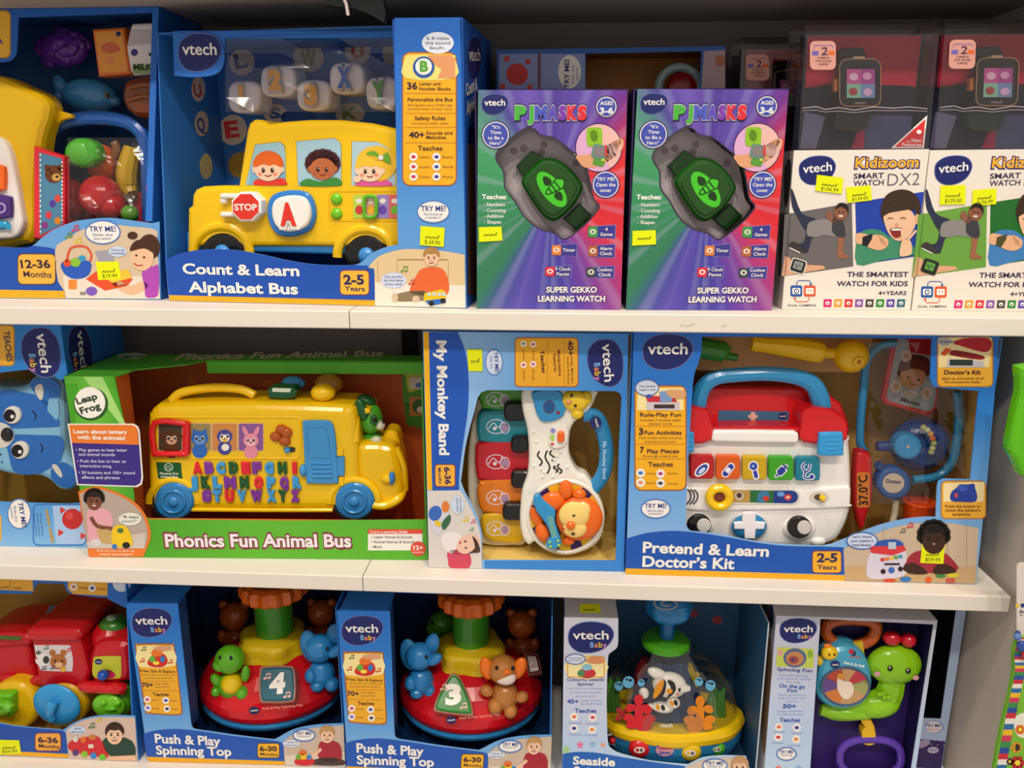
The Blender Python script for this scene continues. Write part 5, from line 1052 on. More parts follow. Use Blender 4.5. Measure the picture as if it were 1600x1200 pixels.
b=B(FG,rmk); YW=mat('f2cc2a','g'); b.ell3(899,626,.016,21,18,10,YW,-10); b.ell3(902,646,.017,10,9,8,YW); b.ell3(916,622,.017,9,12,6,YW); b.build('elephant',label='yellow elephant figure'); e_=bpy.data.objects['elephant']
b=B(FG,rmk); b.ell3(893,618,.0085,2.4,2.4,2,mat('1a1a10','g')); b.ell3(899,634,.0085,2.4,2.4,2,mat('1a1a10','g')); b.build('eye',e_); b=B(FG,rmk); b.ell3(889,628,.0085,5,4,2,mat('e89a6a','g')); b.build('cheek',e_)
b=B(FG,rmk); b.prism(cr([(862,668),(880,663),(888,672),(886,692),(876,701),(862,700),(857,690)],3),.0145,.019,mat(CW,'g'),.002); b.prism(rrp(871,675,882,692,4),.010,.015,mat('f0661a','g'),.002); b.d=.0145; b.ell(864,673,4,4,'8a8ad8',1); b.ell(863,684,3.4,6,'a8d060',1); b.ell(863,694,3,2.4,'d0504a',1); b.build('switch',label='orange switch')
b=B(FG,rmk,.0178)
for k,(x,y0,y1) in enumerate(((843,705,728),(855,704,740),(862,704,720),(868,728,738),(874,725,740))): b.line(cr([(x,y0),(x-3,y0+(y1-y0)*.3),(x+4,y0+(y1-y0)*.7),(x,y1)],4,False),2.4,'1c1c1c',1)
b.build('speaker_slots')
b=B(FG,rmk); 
for x,y in ((838,690),(834,675),(845,733),(850,738),(870,712),(876,706),(866,718),(886,730),(848,745),(864,745),(834,728)): b.ell3(x,y,.0178,2.6,2.6,2,mat(CW,'g'),0,8,6)
b.build('raised_dots')
# ---- doctor's kit box ----
FH=ground((978,897),(1525,913),Z2); WH=FH.uv(1525,913)[0]; hH=min(FH.uv(990,522)[1],.2855)
rd=thing('toy_box',"blue window box with a toy doctor's kit, right end of middle shelf",'toy box',FH)
GH=gmat('doctor_box','Z',[(0,'8cbcec'),(.04,'8ab8ea'),(.14,'5a9cdf'),(.2,'2c7ed4'),(.3,'1f68c8')])
hole=[(1097,526)]+cr([(1096,550),(1091,568),(1084,590),(1080,640),(1075,720),(1072,790)],3,False)+cr([(1072,820),(1078,829),(1090,831),(1130,836),(1180,846),(1230,851),(1285,853)],3,False)+cr([(1300,850),(1330,838),(1370,822),(1410,812),(1440,808),(1462,808)],3,False)+[(1464,760)]+cr([(1466,752),(1474,748)],2,False)+[(1516,749),(1528,620),(1530,611)]+[(1470,606)]+cr([(1458,603),(1453,592)],2,False)+[(1456,527)]
b=B(FH,rd); b.frame([(978,897),PX(FH.at(FH.uv(990,524)[0],0,.2855)),PX(FH.at(FH.uv(1561,528)[0],0,.2855)),(1543,745),(1525,913)],[hole],GH)
w_=cr([(978,842),(1010,833),(1050,829.5),(1090,832.5),(1140,840),(1190,849),(1230,853),(1280,854)],4,False)
b.flat([(977,888)]+w_+[(1316,855),(1322,858),(1325,864),(1321,898)],'1c55b4',1); b.flat([(977.5,888),(1321,899),(1320,908),(977.5,897)],'f0ae20',1)
b.flat(cr([(1318,858),(1350,842),(1390,826),(1430,818),(1480,817),(1529,825)],4,False)+[(1524,912),(1320,907)],'cbb59c',2)
b.flat([(1322,884),(1526,886),(1524,912),(1320,907)],'c8a87c',3)
for x in (1380,1480,1510): b.quad(x,822,x+1,884,'b49a80',3)
# printed child with kit
b.flat(cr([(1416,878),(1424,866),(1440,860),(1470,862),(1486,872),(1494,893),(1416,894)],3),'a02c3c',4); b.flat(cr([(1412,884),(1430,880),(1450,896),(1420,896)],3),'3c221a',5); b.flat(cr([(1462,884),(1480,882),(1494,894),(1460,897)],3),'3c221a',5)
kid(b,1459,842,22,'3f241a','16100e',5,'curly',False)
b.flat(cr([(1357,870),(1368,858),(1400,854),(1415,860),(1416,880),(1412,900),(1370,905),(1354,898)],3),'d8d2e4',4); b.flat([(1359,858),(1370,848),(1410,848),(1416,860),(1395,868),(1362,864)],'d83a40',5); b.flat(cr([(1366,853),(1375,845),(1400,843),(1412,850),(1404,853),(1378,853)],3),'2a5ab0',6); b.quad(1388,847,1400,858,'b8c8dc',7)
for k,c_ in enumerate(('d83030','e8803a','e8c83a','5aa83a','3a9ab0')): b.quad(1376+k*7,872-k*1.2,1382+k*7,877-k*1.2,c_,6)
b.quad(1382,880,1406,883,'2a2a3a',6); b.ell(1393,891,5,5,'3a6ac0',6); b.ell(1380,893,4,4,'2a2028',6,n=12); b.ell(1407,889,4,4,'2a2028',6,n=12)
b.ell(1415,905,9,4,'3a7ac0',5); b.ell(1390,907,10,3,'d8502a',5); b.ell(1451,906,5,5,'e0602a',5); b.ell(1470,900,8,3,'3a8a4a',5); b.ell(1490,899,10,3.5,'d8c83a',5); b.quad(1478,904,1492,911,'c85a4a',5)
bubble(b,1347,845,23,12,['Let’s check','your patient’s','heartbeat.'],4,(1358,860),'ccd8f2','4a6ab0','2a2a50',3.8)
note(b,1408,832,7,'6a6a6a',4); note(b,1419,824,8,'d83a4a',4)
b.text('Pretend & Learn',1004,863,1201,16,WHITE,3,y1=869.5,off=.03); b.text('Doctor’s Kit',1003.5,885,1147,16,WHITE,3,y1=889,off=.03)
b.flat(rrp(1268.5,860,1315.5,896,6),'7a3a60',2); b.flat(rrp(1270,861.5,1314,894.5,5),'f2b02a',3); b.text('2-5',1276,878,1308,13,'2e2a5e',4,off=.035); b.text('Years',1276.5,889.5,1307,7,'3a3560',4,y1=890,off=.015)
logo(b,1043,550,39,27,0,1)
label_panel(b,993,604,1071,765,9,1)
b.flat([(995,641),(997,606),(1068,606),(1068,641)],'f4e2a4',3); b.quad(1010,628,1062,641,'cfc4c8',4); b.flat([(1008,618),(1054,620),(1058,628),(1012,628)],'c82a3a',5); b.quad(1022,632,1054,638,'3a3030',5); b.flat(rot(rrp(1031,611,1050,628,2),1040,620,5),'7a9ac8',6); b.flat(cr([(1040,613),(1050,609),(1070,611),(1070,621),(1052,622)],3),'d8a074',7); b.ell(1014,619,5,3,'3a5ab0',6)
bubble(b,1011,606,17,11.5,['Your patient','caught a cold!'],5,(1020,618),'d0d8ec','6a7ab0','3a3a6a',3.2)
rules(b,994,1070,(666,694,717))
features(b,993,1071,[(651,'Role-Play Fun',6,.82,'3a2a3a'),(658,'Includes 2 double-sided',3.2,.8,'7a5a3a'),(663.5,'patient cards',3.2,.46,'7a5a3a'),(685.5,'Teach simple medical practices,',3,.88,'7a5a3a'),(691.5,'body parts and more!',3,.62,'7a5a3a'),(714,'Encourage pretend play',3,.7,'7a5a3a'),(729,'Teaches',7,.5,'3a2a3a')],4)
b.text('3',998,679,1005,9.5,'3a2a3a',4,off=.03); b.text('Fun Activities',1007,679,1065,6,'3a2a3a',4,off=.018); b.text('7',1000,707.5,1006,9,'3a2a3a',4,off=.03); b.text('Play Pieces',1011,708,1061,6,'3a2a3a',4,off=.018)
dots(b,[(1001,739),(1032,740),(1001,754),(1032,755)],7,['4a7ac8','b84a8a','e8906a','4a4a4a'],4)
for x,y,t in ((1011,741,'Science'),(1043,741,'Sing-Along'),(1011,756,'Body Parts'),(1043,757,'Pretend Play')): b.text(t,x,y,x+16,2.6,'7a4a2a',4,off=0)
tryme(b,1024.5,795,21.5,13.5,['Slide the yellow','switch!'],2,7)
# right hand labels
b.rr(1464,526.5,1552,605,8,'b8742a',1); b.rr(1465.5,526.5,1550.5,603.5,7,'f0b03a',2); b.flat([(1466,528),(1550,528),(1546,574),(1466,574)],'f4dfa4',3)
b.flat(cr([(1490,537),(1505,529),(1545,529),(1548,545),(1535,550),(1500,540)],3),'b81e30',4); b.flat(cr([(1484,552),(1492,547),(1536,556),(1532,562),(1490,556)],3),'8a1a28',4); b.flat([(1482,560),(1536,564),(1538,574),(1478,574)],'c8c4cc',4); b.quad(1484,562,1520,571,'2a3a3a',5); b.flat([(1470,553),(1478,543),(1484,546),(1487,542),(1484,550),(1476,556)],'e2542a',4); b.ell(1476,534,11,6,'b8b4c0',4); b.text('do you need?',1468,535.5,1496,3.6,'3a3a50',5)
b.text('Doctor’s Kit',1475,585,1532,6.4,'3a2430',4,off=.025); b.text('lights up and stores all of',1472,593,1537,3.6,'6a4a20',4,off=.006); b.text('the accessories inside',1476,598.5,1531,3.6,'6a4a20',4,off=.006)
b.rr(1470,751,1541,811,8,'b8742a',1); b.rr(1471.5,752.5,1539.5,809.5,7,'f0b03a',2); b.flat([(1474,755),(1538,753),(1537,784),(1474,784)],'f4e0ac',3)
b.flat(cr([(1486,782),(1486,770),(1495,762),(1500,757),(1512,757),(1522,756),(1524,764),(1527,775),(1523,784),(1500,784)],3),'2240a0',4); b.ell(1504,763,8,5,'3a5ac0',5); b.ell(1494,774,3,4,'c84a5a',5)
for k,t in enumerate(('Press the button to','check the patient’s','symptoms.')): b.text(t,(1477,1477,1488)[k],793+k*6.2,(1532,1532,1517)[k],4,'5a3a20',4,off=.01)
b.build('front_panel'); sticker(FH,rd,[(1441,850.5),(1476.5,851.5),(1474,881),(1438,879.5)],'$59.99',0)
shell(FH,rd,0,WH-.011,hH,.115,mat('2a78cc'),mat('c09a54'))
b=B(FH,rd); b.hexa(.004,FH.uv(1345,600,.085)[0],.066,.068,FH.uv(1200,580,.066)[1],hH-.003,'c89a68'); b.build('insert_card',label='buff cardboard insert behind the handle')
b=B(FH,rd); i=b.mi(film('acc','f6f2ec',.12,.5,26,.05)); g=[b.vs([FH.W(1356+k*22,535+j*36,.014+.005*math.sin(k*1.5+j)*math.sin(j*1.4)) for k in range(8)]) for j in range(8)]
for j in range(7):
    for k in range(7): b.face((g[j][k],g[j][k+1],g[j+1][k+1],g[j+1][k]),i)
b.build('blister_film',sharp=80)
# kit
rk=thingpx('toy_doctor_case',"white and red toy doctor's case with round eyes and coloured buttons",'toy',FH,1200,858,.02)
CW=mat('f2eeea','g'); RD=mat('d41722','g'); BL=mat('2f8fc8','g'); b=B(FH,rk)
b.prism(cr([(1078,682),(1200,682),(1322,686),(1329,692),(1332,760),(1330,800),(1316,836),(1298,851),(1250,858),(1110,855),(1062,846),(1058,800),(1060,700),(1066,686)],3),.022,.1,CW,.009); b.build('case')
b=B(FH,rk); b.prism(cr([(1056,762),(1200,766),(1327,760),(1330,764),(1329,788),(1326,794),(1200,798),(1056,796)],3),.019,.09,CW,.003); b.build('case_band')
b=B(FH,rk); b.prism([(1062,690),(1062,650),(1072,632),(1096,612),(1110,604),(1262,606),(1292,614),(1316,632),(1327,660),(1329,676),(1320,694),(1255,694),(1250,680),(1246,672),(1114,672),(1110,690),(1108,693)],.046,.095,RD,.006); b.prism(cr([(1104,668),(1256,668),(1258,676),(1102,676)],2),.02,.05,RD,.003); b.build('lid',label='glossy red lid')
b=B(FH,rk); b.prism(cr([(1066,640),(1100,640),(1111,650),(1112,690),(1064,690)],3),.013,.05,RD,.005); b.prism(cr([(1258,640),(1300,640),(1322,656),(1327,674),(1320,692),(1256,693),(1250,670)],3),.013,.05,RD,.005) if False else None; b.build('lid_corner')
b=B(FH,rk); b.prism(cr([(1258,640),(1300,641),(1322,656),(1326,674),(1318,692),(1257,693),(1252,668)],3),.013,.05,RD,.005); b.build('lid_corner')
b=B(FH,rk,.0458); b.flat([(1123,641),(1233,643),(1231,666),(1121,663)],'3f6f94',1); b.flat([(x*1,y) for x,y in [(1173,644),(1180,644),(1180,648.5),(1184,648.5),(1184,653),(1180,653),(1180,657),(1173,657),(1173,653),(1169,653),(1169,648.5),(1173,648.5)]],'e8b8a8',2); b.text('Pretend & Learn Doctor’s Kit',1142,661,1211,4,'c0d0dc',2,y1=662.5,off=.02); b.ell(1223,650,7,5,'1c2468',2); b.text('vtech',1218,651.5,1228,2.8,WHITE,3,off=.02); b.build('lid_label')
b=B(FH,rk); b.prism(cr([(1113,676),(1118,673),(1242,674),(1248,678),(1248,690),(1244,693),(1116,691),(1112,688)],2),.014,.021,CW,.003); b.build('clip_bar')
b=B(FH,rk); b.tube([(1090,650,.03,13),(1092,625,.03,13),(1100,604,.03,13),(1118,591,.03,12),(1150,586,.03,12),(1200,584,.03,12),(1245,589,.03,13),(1270,601,.03,14),(1281,622,.03,15),(1284,640,.03,15)],13,BL,fl=.8); b.build('handle',label='blue carry handle')
for P in ([(1280,680),(1283,677),(1312,676),(1318,680),(1319,707),(1315,713),(1284,713),(1279,708)],[(1050,677),(1080,676),(1085,680),(1085,703),(1081,708),(1050,708)]):
    b=B(FH,rk); b.prism(cr(P,2),.008,.014,mat('2f98d8','g'),.003); 
    for k in range(3): x=P[0][0]+10; b.tube([(x,688+k*7,.0082),(x+20,688+k*7,.0082)],1.2,mat('2f98d8','g'),smooth=False)
    b.build('latch',label='blue latch')
ic=lambda b,k,x,y:None
for k,(x0,x1,c_) in enumerate(((1077.5,1116,'b8181e'),(1118.5,1157,'d85a12'),(1160,1198.5,'c8a410'),(1201,1240.5,'3aa01c'),(1243,1282,'127a92'))):
    b=B(FH,rk); y0=712+k*.7; b.prism(rrp(x0,y0,x1,y0+37,5),.0145,.024,mat(c_,'g'),.002,None,2); b.d=.0145; x=(x0+x1)/2; y=y0+22; wl='f4eef4'; bl='2a3ea0'
    if k==0: b.flat(rot(ellp(x,y,14,7.5),x,y,42),wl,1); b.flat(rot(ellp(x,y,11,5.5),x,y,42),bl,2); b.flat(rot(ellp(x-1,y+1,7,3),x,y,42),'c8d8f4',3)
    elif k==1: b.flat(rot(rrp(x-13,y-6,x+13,y+6,5.5),x,y,52),wl,1); b.flat(rot(rrp(x-11,y-4.4,x+11,y+4.4,4),x,y,52),bl,2); b.flat(rot(rrp(x-4,y-3.6,x+4,y+3.6,1),x,y,52),wl,3)
    elif k==2: b.ell(x-2,y-7,8,8,wl,1); b.flat(rot(rrp(x-5,y-2,x+5,y+14,4),x,y,14),wl,1); b.ell(x-2,y-7,6,6,bl,2); b.flat(rot(rrp(x-3,y,x+3,y+12,2.5),x,y,14),bl,2); b.ell(x-2.5,y-7,2.4,2.4,'8ab0e0',3)
    elif k==3: b.flat(rot(rrp(x-14,y-2.6,x+14,y+2.6,2),x,y,45),wl,1); b.flat(rot(rrp(x-7,y-6.5,x+8,y+6.5,2),x,y,45),wl,1); b.flat(rot(rrp(x-13,y-1.2,x+13,y+1.2,1),x,y,45),bl,2); b.flat(rot(rrp(x-5.5,y-5,x+6,y+5,1.5),x,y,45),bl,2); b.flat(rot(rrp(x+8,y-5,x+10,y+5,.8),x,y,45),bl,2)
    else:
        L_=cr([(x-4,y-13),(x-9,y-8),(x-4,y),(x+2,y-4),(x+3,y-12)],4,False); L2=cr([(x-4,y),(x-6,y+8),(x,y+11),(x+6,y+9)],4,False)
        for w2,c2,l in ((5,wl,1),(2.2,bl,2)): b.line(L_,w2,c2,l); b.line(L2,w2,c2,l)
        b.ell(x+6,y+8,5,5,wl,1); b.ell(x+6,y+8,3.2,3.2,bl,3)
    for j in range(9): b.line([(x0+5+j*(x1-x0-10)/8,y0+2),(x0+5+j*(x1-x0-10)/8,y0+5)],.8,c_,1)
    b.build('light_button')
b=B(FH,rk,.0185); b.flat(rrp(1102,764,1250,788,11),'dcd6d0',1); b.flat([(1130,766),(1172,766),(1172,785),(1130,785)],'b8924a',2); b.flat([(1172,766),(1209,766.5),(1209,786),(1172,785)],'2a6a3a',2); b.flat([(1209,766.5)]+ellp(1236,776.5,11,10,0,10,90,-90)+[(1209,786)],'1e3a88',2)
b.ell(1155,775,7,7,'c8b8a8',3); b.ell(1155,774,4,4,'4a3a2a',4); b.flat(cr([(1183,784),(1186,769),(1200,768),(1202,780),(1194,785)],3),'3a7aa0',3); b.ell(1197,779,5,4,'d03a2a',4); b.ell(1220,772,6,4,'6a9ad8',3); b.ell(1231,777,6,5,'c83a3a',3); b.ell(1231,777,3,2.4,'f0c0b0',4); b.build('picture_slot')
b=B(FH,rk); b.tube([(p[0],p[1],.012) for p in ellp(1124,777,15.5,14.5,0,20)],7,mat('f2c408','g'),True,n=2); b.prism(ellp(1124,777,11,10),.013,.018,mat('7a3a1a','g')); b.build('slider_knob',label='yellow ring slider')
b=B(FH,rk,.0185); b.ell(1280,777,15,9,'d4ccc4',1); b.ell(1280,777,8,5,'5a4a3a',2); b.build('switch_recess'); b=B(FH,rk); b.ell3(1285,778,.014,5,5,8,mat('f0c408','g')); b.build('switch',label='small yellow switch')
b=B(FH,rk,.0185); 
for k in range(3): b.line(cr([(1074+k*5,764+k*.5),(1079+k*5.3,771),(1079+k*5.3,780),(1073+k*5,788)],3,False),2,'262226',1)
b.build('speaker_slots')
for x,y,rx in ((1091,822,23),(1248,825,25)):
    b=B(FH,rk); b.ell3(x,y,.022,rx+1,21,11,CW); e_=b.build('eye',label='bulging eye'); b=B(FH,rk); b.prism(ellp(x+2,y,19,17,0,28),.0105,.0155,mat('141214','g'),.002); b.build('pupil',e_); b=B(FH,rk); b.prism(ellp(x+9,y-.5,11,11,0,24),.0095,.0125,mat('cfcac6','g'),.001); b.build('glint',e_)
b=B(FH,rk); b.ell3(1170,821,.02,30,25,10,mat('d8d4d8','g')); n_=b.build('nose',label='round nose with a white cross on blue'); b=B(FH,rk); b.ell3(1170,822,.0185,28,23,11,mat('2a82b8','g')); b.build('nose_dome',n_)
b=B(FH,rk,.0078); b.prism([(1160,801),(1181,801),(1181,816),(1196,817),(1194,827),(1181,827),(1180,842),(1164,842),(1163,827),(1148,827),(1147,817),(1160,816)],.0085,.012,mat('efe8ee','g'),.001); b.build('nose_cross',n_)
b=B(FH,rk); b.ell3(1278,846,.022,12,7,6,CW); b.build('cheek')
# accessories
def acc(name,lab,x,y,d,cat='toy tool'): return thingpx(name,lab,cat,FH,x,y,d,'toy medical tools beside the white case')
r=acc('toy_otoscope','yellow toy otoscope with round head above the case handle',1260,560,.03); YM=mat('e4b414','g'); b=B(FH,r)
b.tube([(1174,536,.04,13),(1200,539,.04,14),(1240,543,.04,18),(1280,550,.04,18),(1288,551,.04,10),(1304,552,.04,9)],14,YM,n=4); b.ell3(1330,556,.036,27,27,26,YM); b.build('otoscope'); b=B(FH,r); b.tube([(1335,560,.03,14),(1342,566,.016,8)],8,YM,smooth=False); b.ell3(1342.5,566,.0155,3,4,3,mat('b86a14','g')); b.build('nozzle')
r=acc('toy_syringe','green toy syringe at top of the doctor box window',1110,566,.03); b=B(FH,r); b.tube([(1080,541,.04,17),(1130,550,.04,17),(1133,551,.04,13),(1135,556,.04,7),(1152,559,.04,6)],16,mat('2f7a2a','g'),smooth=False); b.build('syringe')
r=acc('toy_blood_pressure_pump','round navy toy pump with pale blue button and beads',1435,735,.04); NB=mat('1c3f8c','g'); b=B(FH,r); b.ell3(1436,694,.06,46,44,30,NB); b.tube([(1370,697,.045,8),(1400,697,.045,9)],8,NB,smooth=False); b.build('pump'); b=B(FH,r); b.prism(ellp(1420,699,22,20),.026,.04,mat('2f92d8','g'),.004); b.d=.026; b.ell(1419,698,2.4,2.4,'d8b8a0',1); b.build('button',label='pale blue button')
b=B(FH,r); 
for k,(x,y) in enumerate(((1443,668),(1449,672),(1454,678),(1457,685),(1459,692),(1457,700),(1455,706))): b.ell3(x,y,.030+.0012*abs(k-3),5,5,5,mat(('b8c088','c8c8a0','d0a060','c86a4a','a8b878','c0c090','b0b880')[k],'g'),0,8,6)
b.build('beads')
r=acc('toy_stethoscope','blue toy stethoscope looped round the pump',1400,812,.02); b=B(FH,r); ST=mat('2b86bc','g')
b.tube([(1400,536,.05),(1376,540,.05),(1356,560,.05),(1350,600,.05),(1345,650,.05),(1344,690,.05),(1350,704,.05)],6.5,ST); b.tube([(1496,612,.045),(1498,650,.045),(1495,690,.045),(1486,724,.04),(1464,744,.038),(1426,750,.035)],7,ST); b.build('tubing')
b=B(FH,r); b.prism(ellp(1398,757,27,25,0,28),.024,.04,mat('24549c','g'),.004); b.tube([(1371,724,.035),(1380,738,.035)],7,NB,smooth=False); b.d=.024; b.ell(1396,755,17,15.5,'c8b8ac',1); b.text('Doctor',1384,754,1408,5.5,'2a3a70',2,y1=756,off=.03); b.build('chest_piece')
b=B(FH,r); b.tube([(1400,780,.035,5),(1398,800,.035,5),(1392,826,.035,5)],5,mat('d4c8b0','g')); b.build('ear_tube')
r=acc('toy_thermometer','red toy thermometer with an amber number display',1348,830,.025); b=B(FH,r); b.prism(cr([(1339,718),(1343,708),(1357,708),(1364,720),(1364,782),(1356,806),(1351,826),(1345,828),(1340,806),(1337,785)],3),.028,.045,mat('c01a20','g'),.005); b.build('thermometer'); b=B(FH,r,.0278); b.flat(rrp(1339,738,1359,793,3),'c8742a',1); b.text('37.0°C',1356,789,1355,13.5,'1e1410',2,y1=742,off=.02); b.build('display')
r=acc('toy_patient_card','red edged patient card with a printed boy named below',1420,650,.06,'toy card'); b=B(FH,r,.06)
q=[(1392,520),(1470,528),(1462,634),(1452,652),(1382,632),(1376,625)]; b.prism([(1397,524),(1476,534),(1464,640),(1450,651),(1384,632),(1377,624)],.06,.066,mat('c4181e','g'),.002); b.flat([(1403,528),(1470,540),(1459,638),(1450,643),(1390,627),(1385,620)],'9aa0b0',1)
b.flat([(1420,524),(1470,532),(1466,558),(1420,550)],'b01c22',2); b.flat(cr([(1402,585),(1410,560),(1430,554),(1450,560),(1456,580),(1440,592),(1415,592)],3),'5a1e1a',2); b.ell(1426,590,21,17,'c88a66',3,-8); b.flat(cr([(1404,582),(1412,566),(1440,562),(1452,582),(1430,576),(1412,580)],3),'6a241c',4)
b.ell(1419,590,1.8,2.2,'201010',4,n=8); b.ell(1435,594,1.8,2.2,'201010',4,n=8); b.line([(1420,599),(1427,602),(1434,601)],1.2,'8a3a2a',4); b.ell(1422,616,14,7,'c0b4b0',3)
for x,y in ((1416,556),(1400,604),(1448,614)): b.ell(x,y,9,10,'c8b0a8',4); b.ell(x,y,4,5,'b8845a',5)
b.text('Mason',1407,627,1436,6,'3a2430',3,y1=634,off=.02); b.build('card')
r=acc('toy_cup','small orange toy cup beside stethoscope ear tube',1435,812,.02); b=B(FH,r); b.lathe(1436,795,.045,[(812,22),(790,25),(784,26),(782,25)],mat('e8501c','g')); b.build('cup')
# ================= RIGHT END =================
XP=XR+.034
FP=Fr((XR+.06,-.06,Z2+.02),(1,0))
FT=Fr((onY(1592,740,-.05).x,-.05,onY(1592,742,-.05).z),(1,0))
r=thing('hanging_toy','bright green translucent toy hanging at the right edge','toy',FT); b=B(FT,r); LG=mat('6fd81c','t')
b.prism(cr([(1600,574),(1594,580),(1596,610),(1590,640),(1582,680),(1579,705),(1588,722),(1594,735),(1604,748),(1650,748),(1668,700),(1650,620),(1640,575)],3),0,.014,LG,.006); b.build('toy_body')
FK=Fr((onY(1620,1200,-.04).x,-.04,onY(1620,1230,-.04).z),(1,0))
r=thing('play_mat_pack','hanging bag with a colourful printed baby play mat, lower right corner','play mat',FK); b=B(FK,r)
out=[(1592,995),(1585,1020),(1586,1050),(1578,1090),(1566,1140),(1555,1200),(1550,1240),(1720,1240),(1720,990)]
b.prism(out,0,.007,mat('7ab83a','m'),.002,None,3); b.d=0
band=cr([(1594,996),(1588,1022),(1589,1050),(1581,1090),(1571,1140),(1561,1195),(1556,1236)],6,False)
for k in range(0,len(band)-2,1):
    (x0,y0),(x1,y1)=band[k],band[k+1]; b.flat([(x0-3,y0),(x0+12,y0),(x1+12,y1),(x1-3,y1)],('c82a3a','e8e0d8','2a6aa8','e8b82a','c83a5a','3a8a4a','2a4a98')[k%7],2)
b.flat(cr([(1586,1120),(1620,1112),(1660,1130),(1620,1150),(1590,1150)],3),'e8e4d8',1)
for x,y,s_,c_ in ((1594,1140,7,'e8782a'),(1588,1168,8,'d89a2a'),(1590,1192,10,'b82a2a'),(1608,1180,7,'d8502a'),(1578,1190,5,'5a2a4a'),(1610,1210,9,'e8a82a')):
    for a in range(0,360,60): b.ell(x+s_*.7*math.cos(math.radians(a)),y+s_*.7*math.sin(math.radians(a)),s_*.45,s_*.45,c_,2,n=10)
    b.ell(x,y,s_*.45,s_*.45,'f0d83a',3,n=10)
b.ell(1590,1168,4,5,'3a2a1a',4); b.build('mat_bag')
b=B(FK,r); b.prism(rrp(1589,880,1730,998,8),.004,.006,mat('dcd0c8'),0); b.d=.004; b.ell(1589.5,946.5,3,3,'e8c02a',1); b.rr(1595,943,1620,949,1,'1c3a78',1); b.text('Baby Play Mat',1593,958,1650,4.5,'3a3440',1,off=.01); b.text('3+ months',1593,963,1640,3,'5a5460',1,off=0)
b.rr(1602,990,1640,1010,6,'f0ece8',1); b.ell(1590,990,5,5,'3a5aa0',2); b.build('header_card',label='white header card')
b=B(FK,r); b.ell3(1597,1010,-.004,8,10,6,mat('2a4a98','g')); b.ell3(1603,1022,-.004,7,8,6,mat('d02a3a','g')); b.ell3(1590,995,-.002,6,6,5,mat('5a7ab8','g')); b.build('plush_trim')
# ================= BOTTOM SHELF =================
FI=ground((0,1181),(216,1190),Z3); WI=FI.uv(216,1190)[0]; uI=-.13; hI=.272
SPG=gmat('spin_box','Z',[(0,'7cb4e8'),(.05,'72ace6'),(.11,'3c8cdc'),(.2,'2674cc'),(.28,'1e66bc')])
# ---- train box ----
ri=thing('toy_box','blue window box at lower left with a red toy train','toy box',FI)
XB,YB0=PX(FI.at(uI,0,0)); XT,YT=PX(FI.at(uI,.03,hI))
b=B(FI,ri); wv=cr([(XB,1122),(-20,1128),(20,1134),(60,1138),(98,1141)],4,False)+cr([(103,1138),(115,1130),(140,1121),(170,1118),(211,1119)],4,False)
b.frame([(XB,YB0)]+wv+[(216,1190)],[],SPG); b.flat([(XB,YB0-9)]+wv[:17]+[(103,1146),(106,1178)],'2050b0',1); b.flat([(XB,YB0-9),(106,1178),(108,1184.6),(XB,YB0-.8)],'f0ae20',1)
b.flat([(108,1185.4),(103,1144)]+cr([(105,1140),(118,1131),(140,1123),(170,1120),(210.5,1121)],3,False)+[(215,1190)],'d8bcae',1)
b.flat(cr([(160,1158),(180,1150),(206,1158),(212,1178),(200,1185),(172,1181)],3),'22443a',3); kid(b,179,1147,15,'f2c8a8','3a2218',4); b.flat([(168,1182),(210,1180),(214,1188),(170,1188)],'ecc0a0',4)
for k,c_ in enumerate(('5a3a7a','8ac83a','3a8ad0','6ac83a')): b.ell(118+k*14,1176+k*2.4,5,5,c_,4)
b.flat(cr([(108,1160),(125,1154),(150,1150),(160,1160),(168,1176),(165,1184),(112,1174)],3),'d02a34',3); b.ell(118,1155,4,5,'d8d4d0',4); b.ell(130,1156,4,5,'e0782a',4); b.ell(144,1152,6,4,'d0803a',4); b.quad(138,1163,146,1169,'e8d8c8',4)
bubble(b,121,1141,13,6.5,['All','aboard!'],3,None,'ccdaf2',None,'4a5a90',3); note(b,140,1137,8,'4a7a4a',3); note(b,152,1127,7,'e8c83a',3)
b.flat(rrp(54,1144.5,96,1174,6),'7a3a50',2); b.flat(rrp(55.5,1146,94.5,1172.5,5),'f0a848',3); b.text('6-36',60,1160,91,8,'3a2a3a',4,y1=1161,off=.035); b.text('Months',61,1168,93,5.5,'3a2a3a',4,y1=1170,off=.012)
b.build('front_panel'); sticker(FI,ri,[(-6,1156),(30,1157),(33,1178),(-3,1179)],'$34.99',0)
b=B(FI,ri,.03); ur=FI.uv(206,1120)[0]
P0=PX(FI.at(WI-.001,.03,hI)); 
b.frame([(XT,YT),P0,(PX(FI.at(WI-.001,.03,.2))),(168,936)]+cr([(168,934),(150,933),(112,928),(104,922),(100,912)],3,False)+[(60,911),(54,918),(50,928),(XT,926)],[],mat('2470cc'),.03)
b.flat([(-40,880),(50,884),(52,924),(-40,920)],'f0b23a',1); b.flat([(106,884),(168,886),(168,931),(114,928),(106,920)],'f0b23a',1); b.quad(15,890,16,924,'c88a2a',2); b.ell(190,912,15,14,'5a82c8',1); b.ell(190,912,13.5,12.5,'dfe4f2',2); b.text('TRY ME!',180,912,200,4,'2a3a90',3)
for x,y,c_ in ((115,917,'d86a4a'),(144,919,'3a3a8a'),(115,903,'b84a5a'),(144,905,'d84a3a')): b.ell(x,y,6,6,WHITE,2,n=14); b.ell(x,y,3,2.4,c_,3,n=10)
for x,y,t in ((0,919,'sounds'),(20,920,'songs play'),(123,920,'Songs'),(152,922,'Music')): b.text(t,x,y,x+14,3,'6a4a2a',3,off=0)
b.build('header_panel')
vh=FI.uv(211,1119)[1]
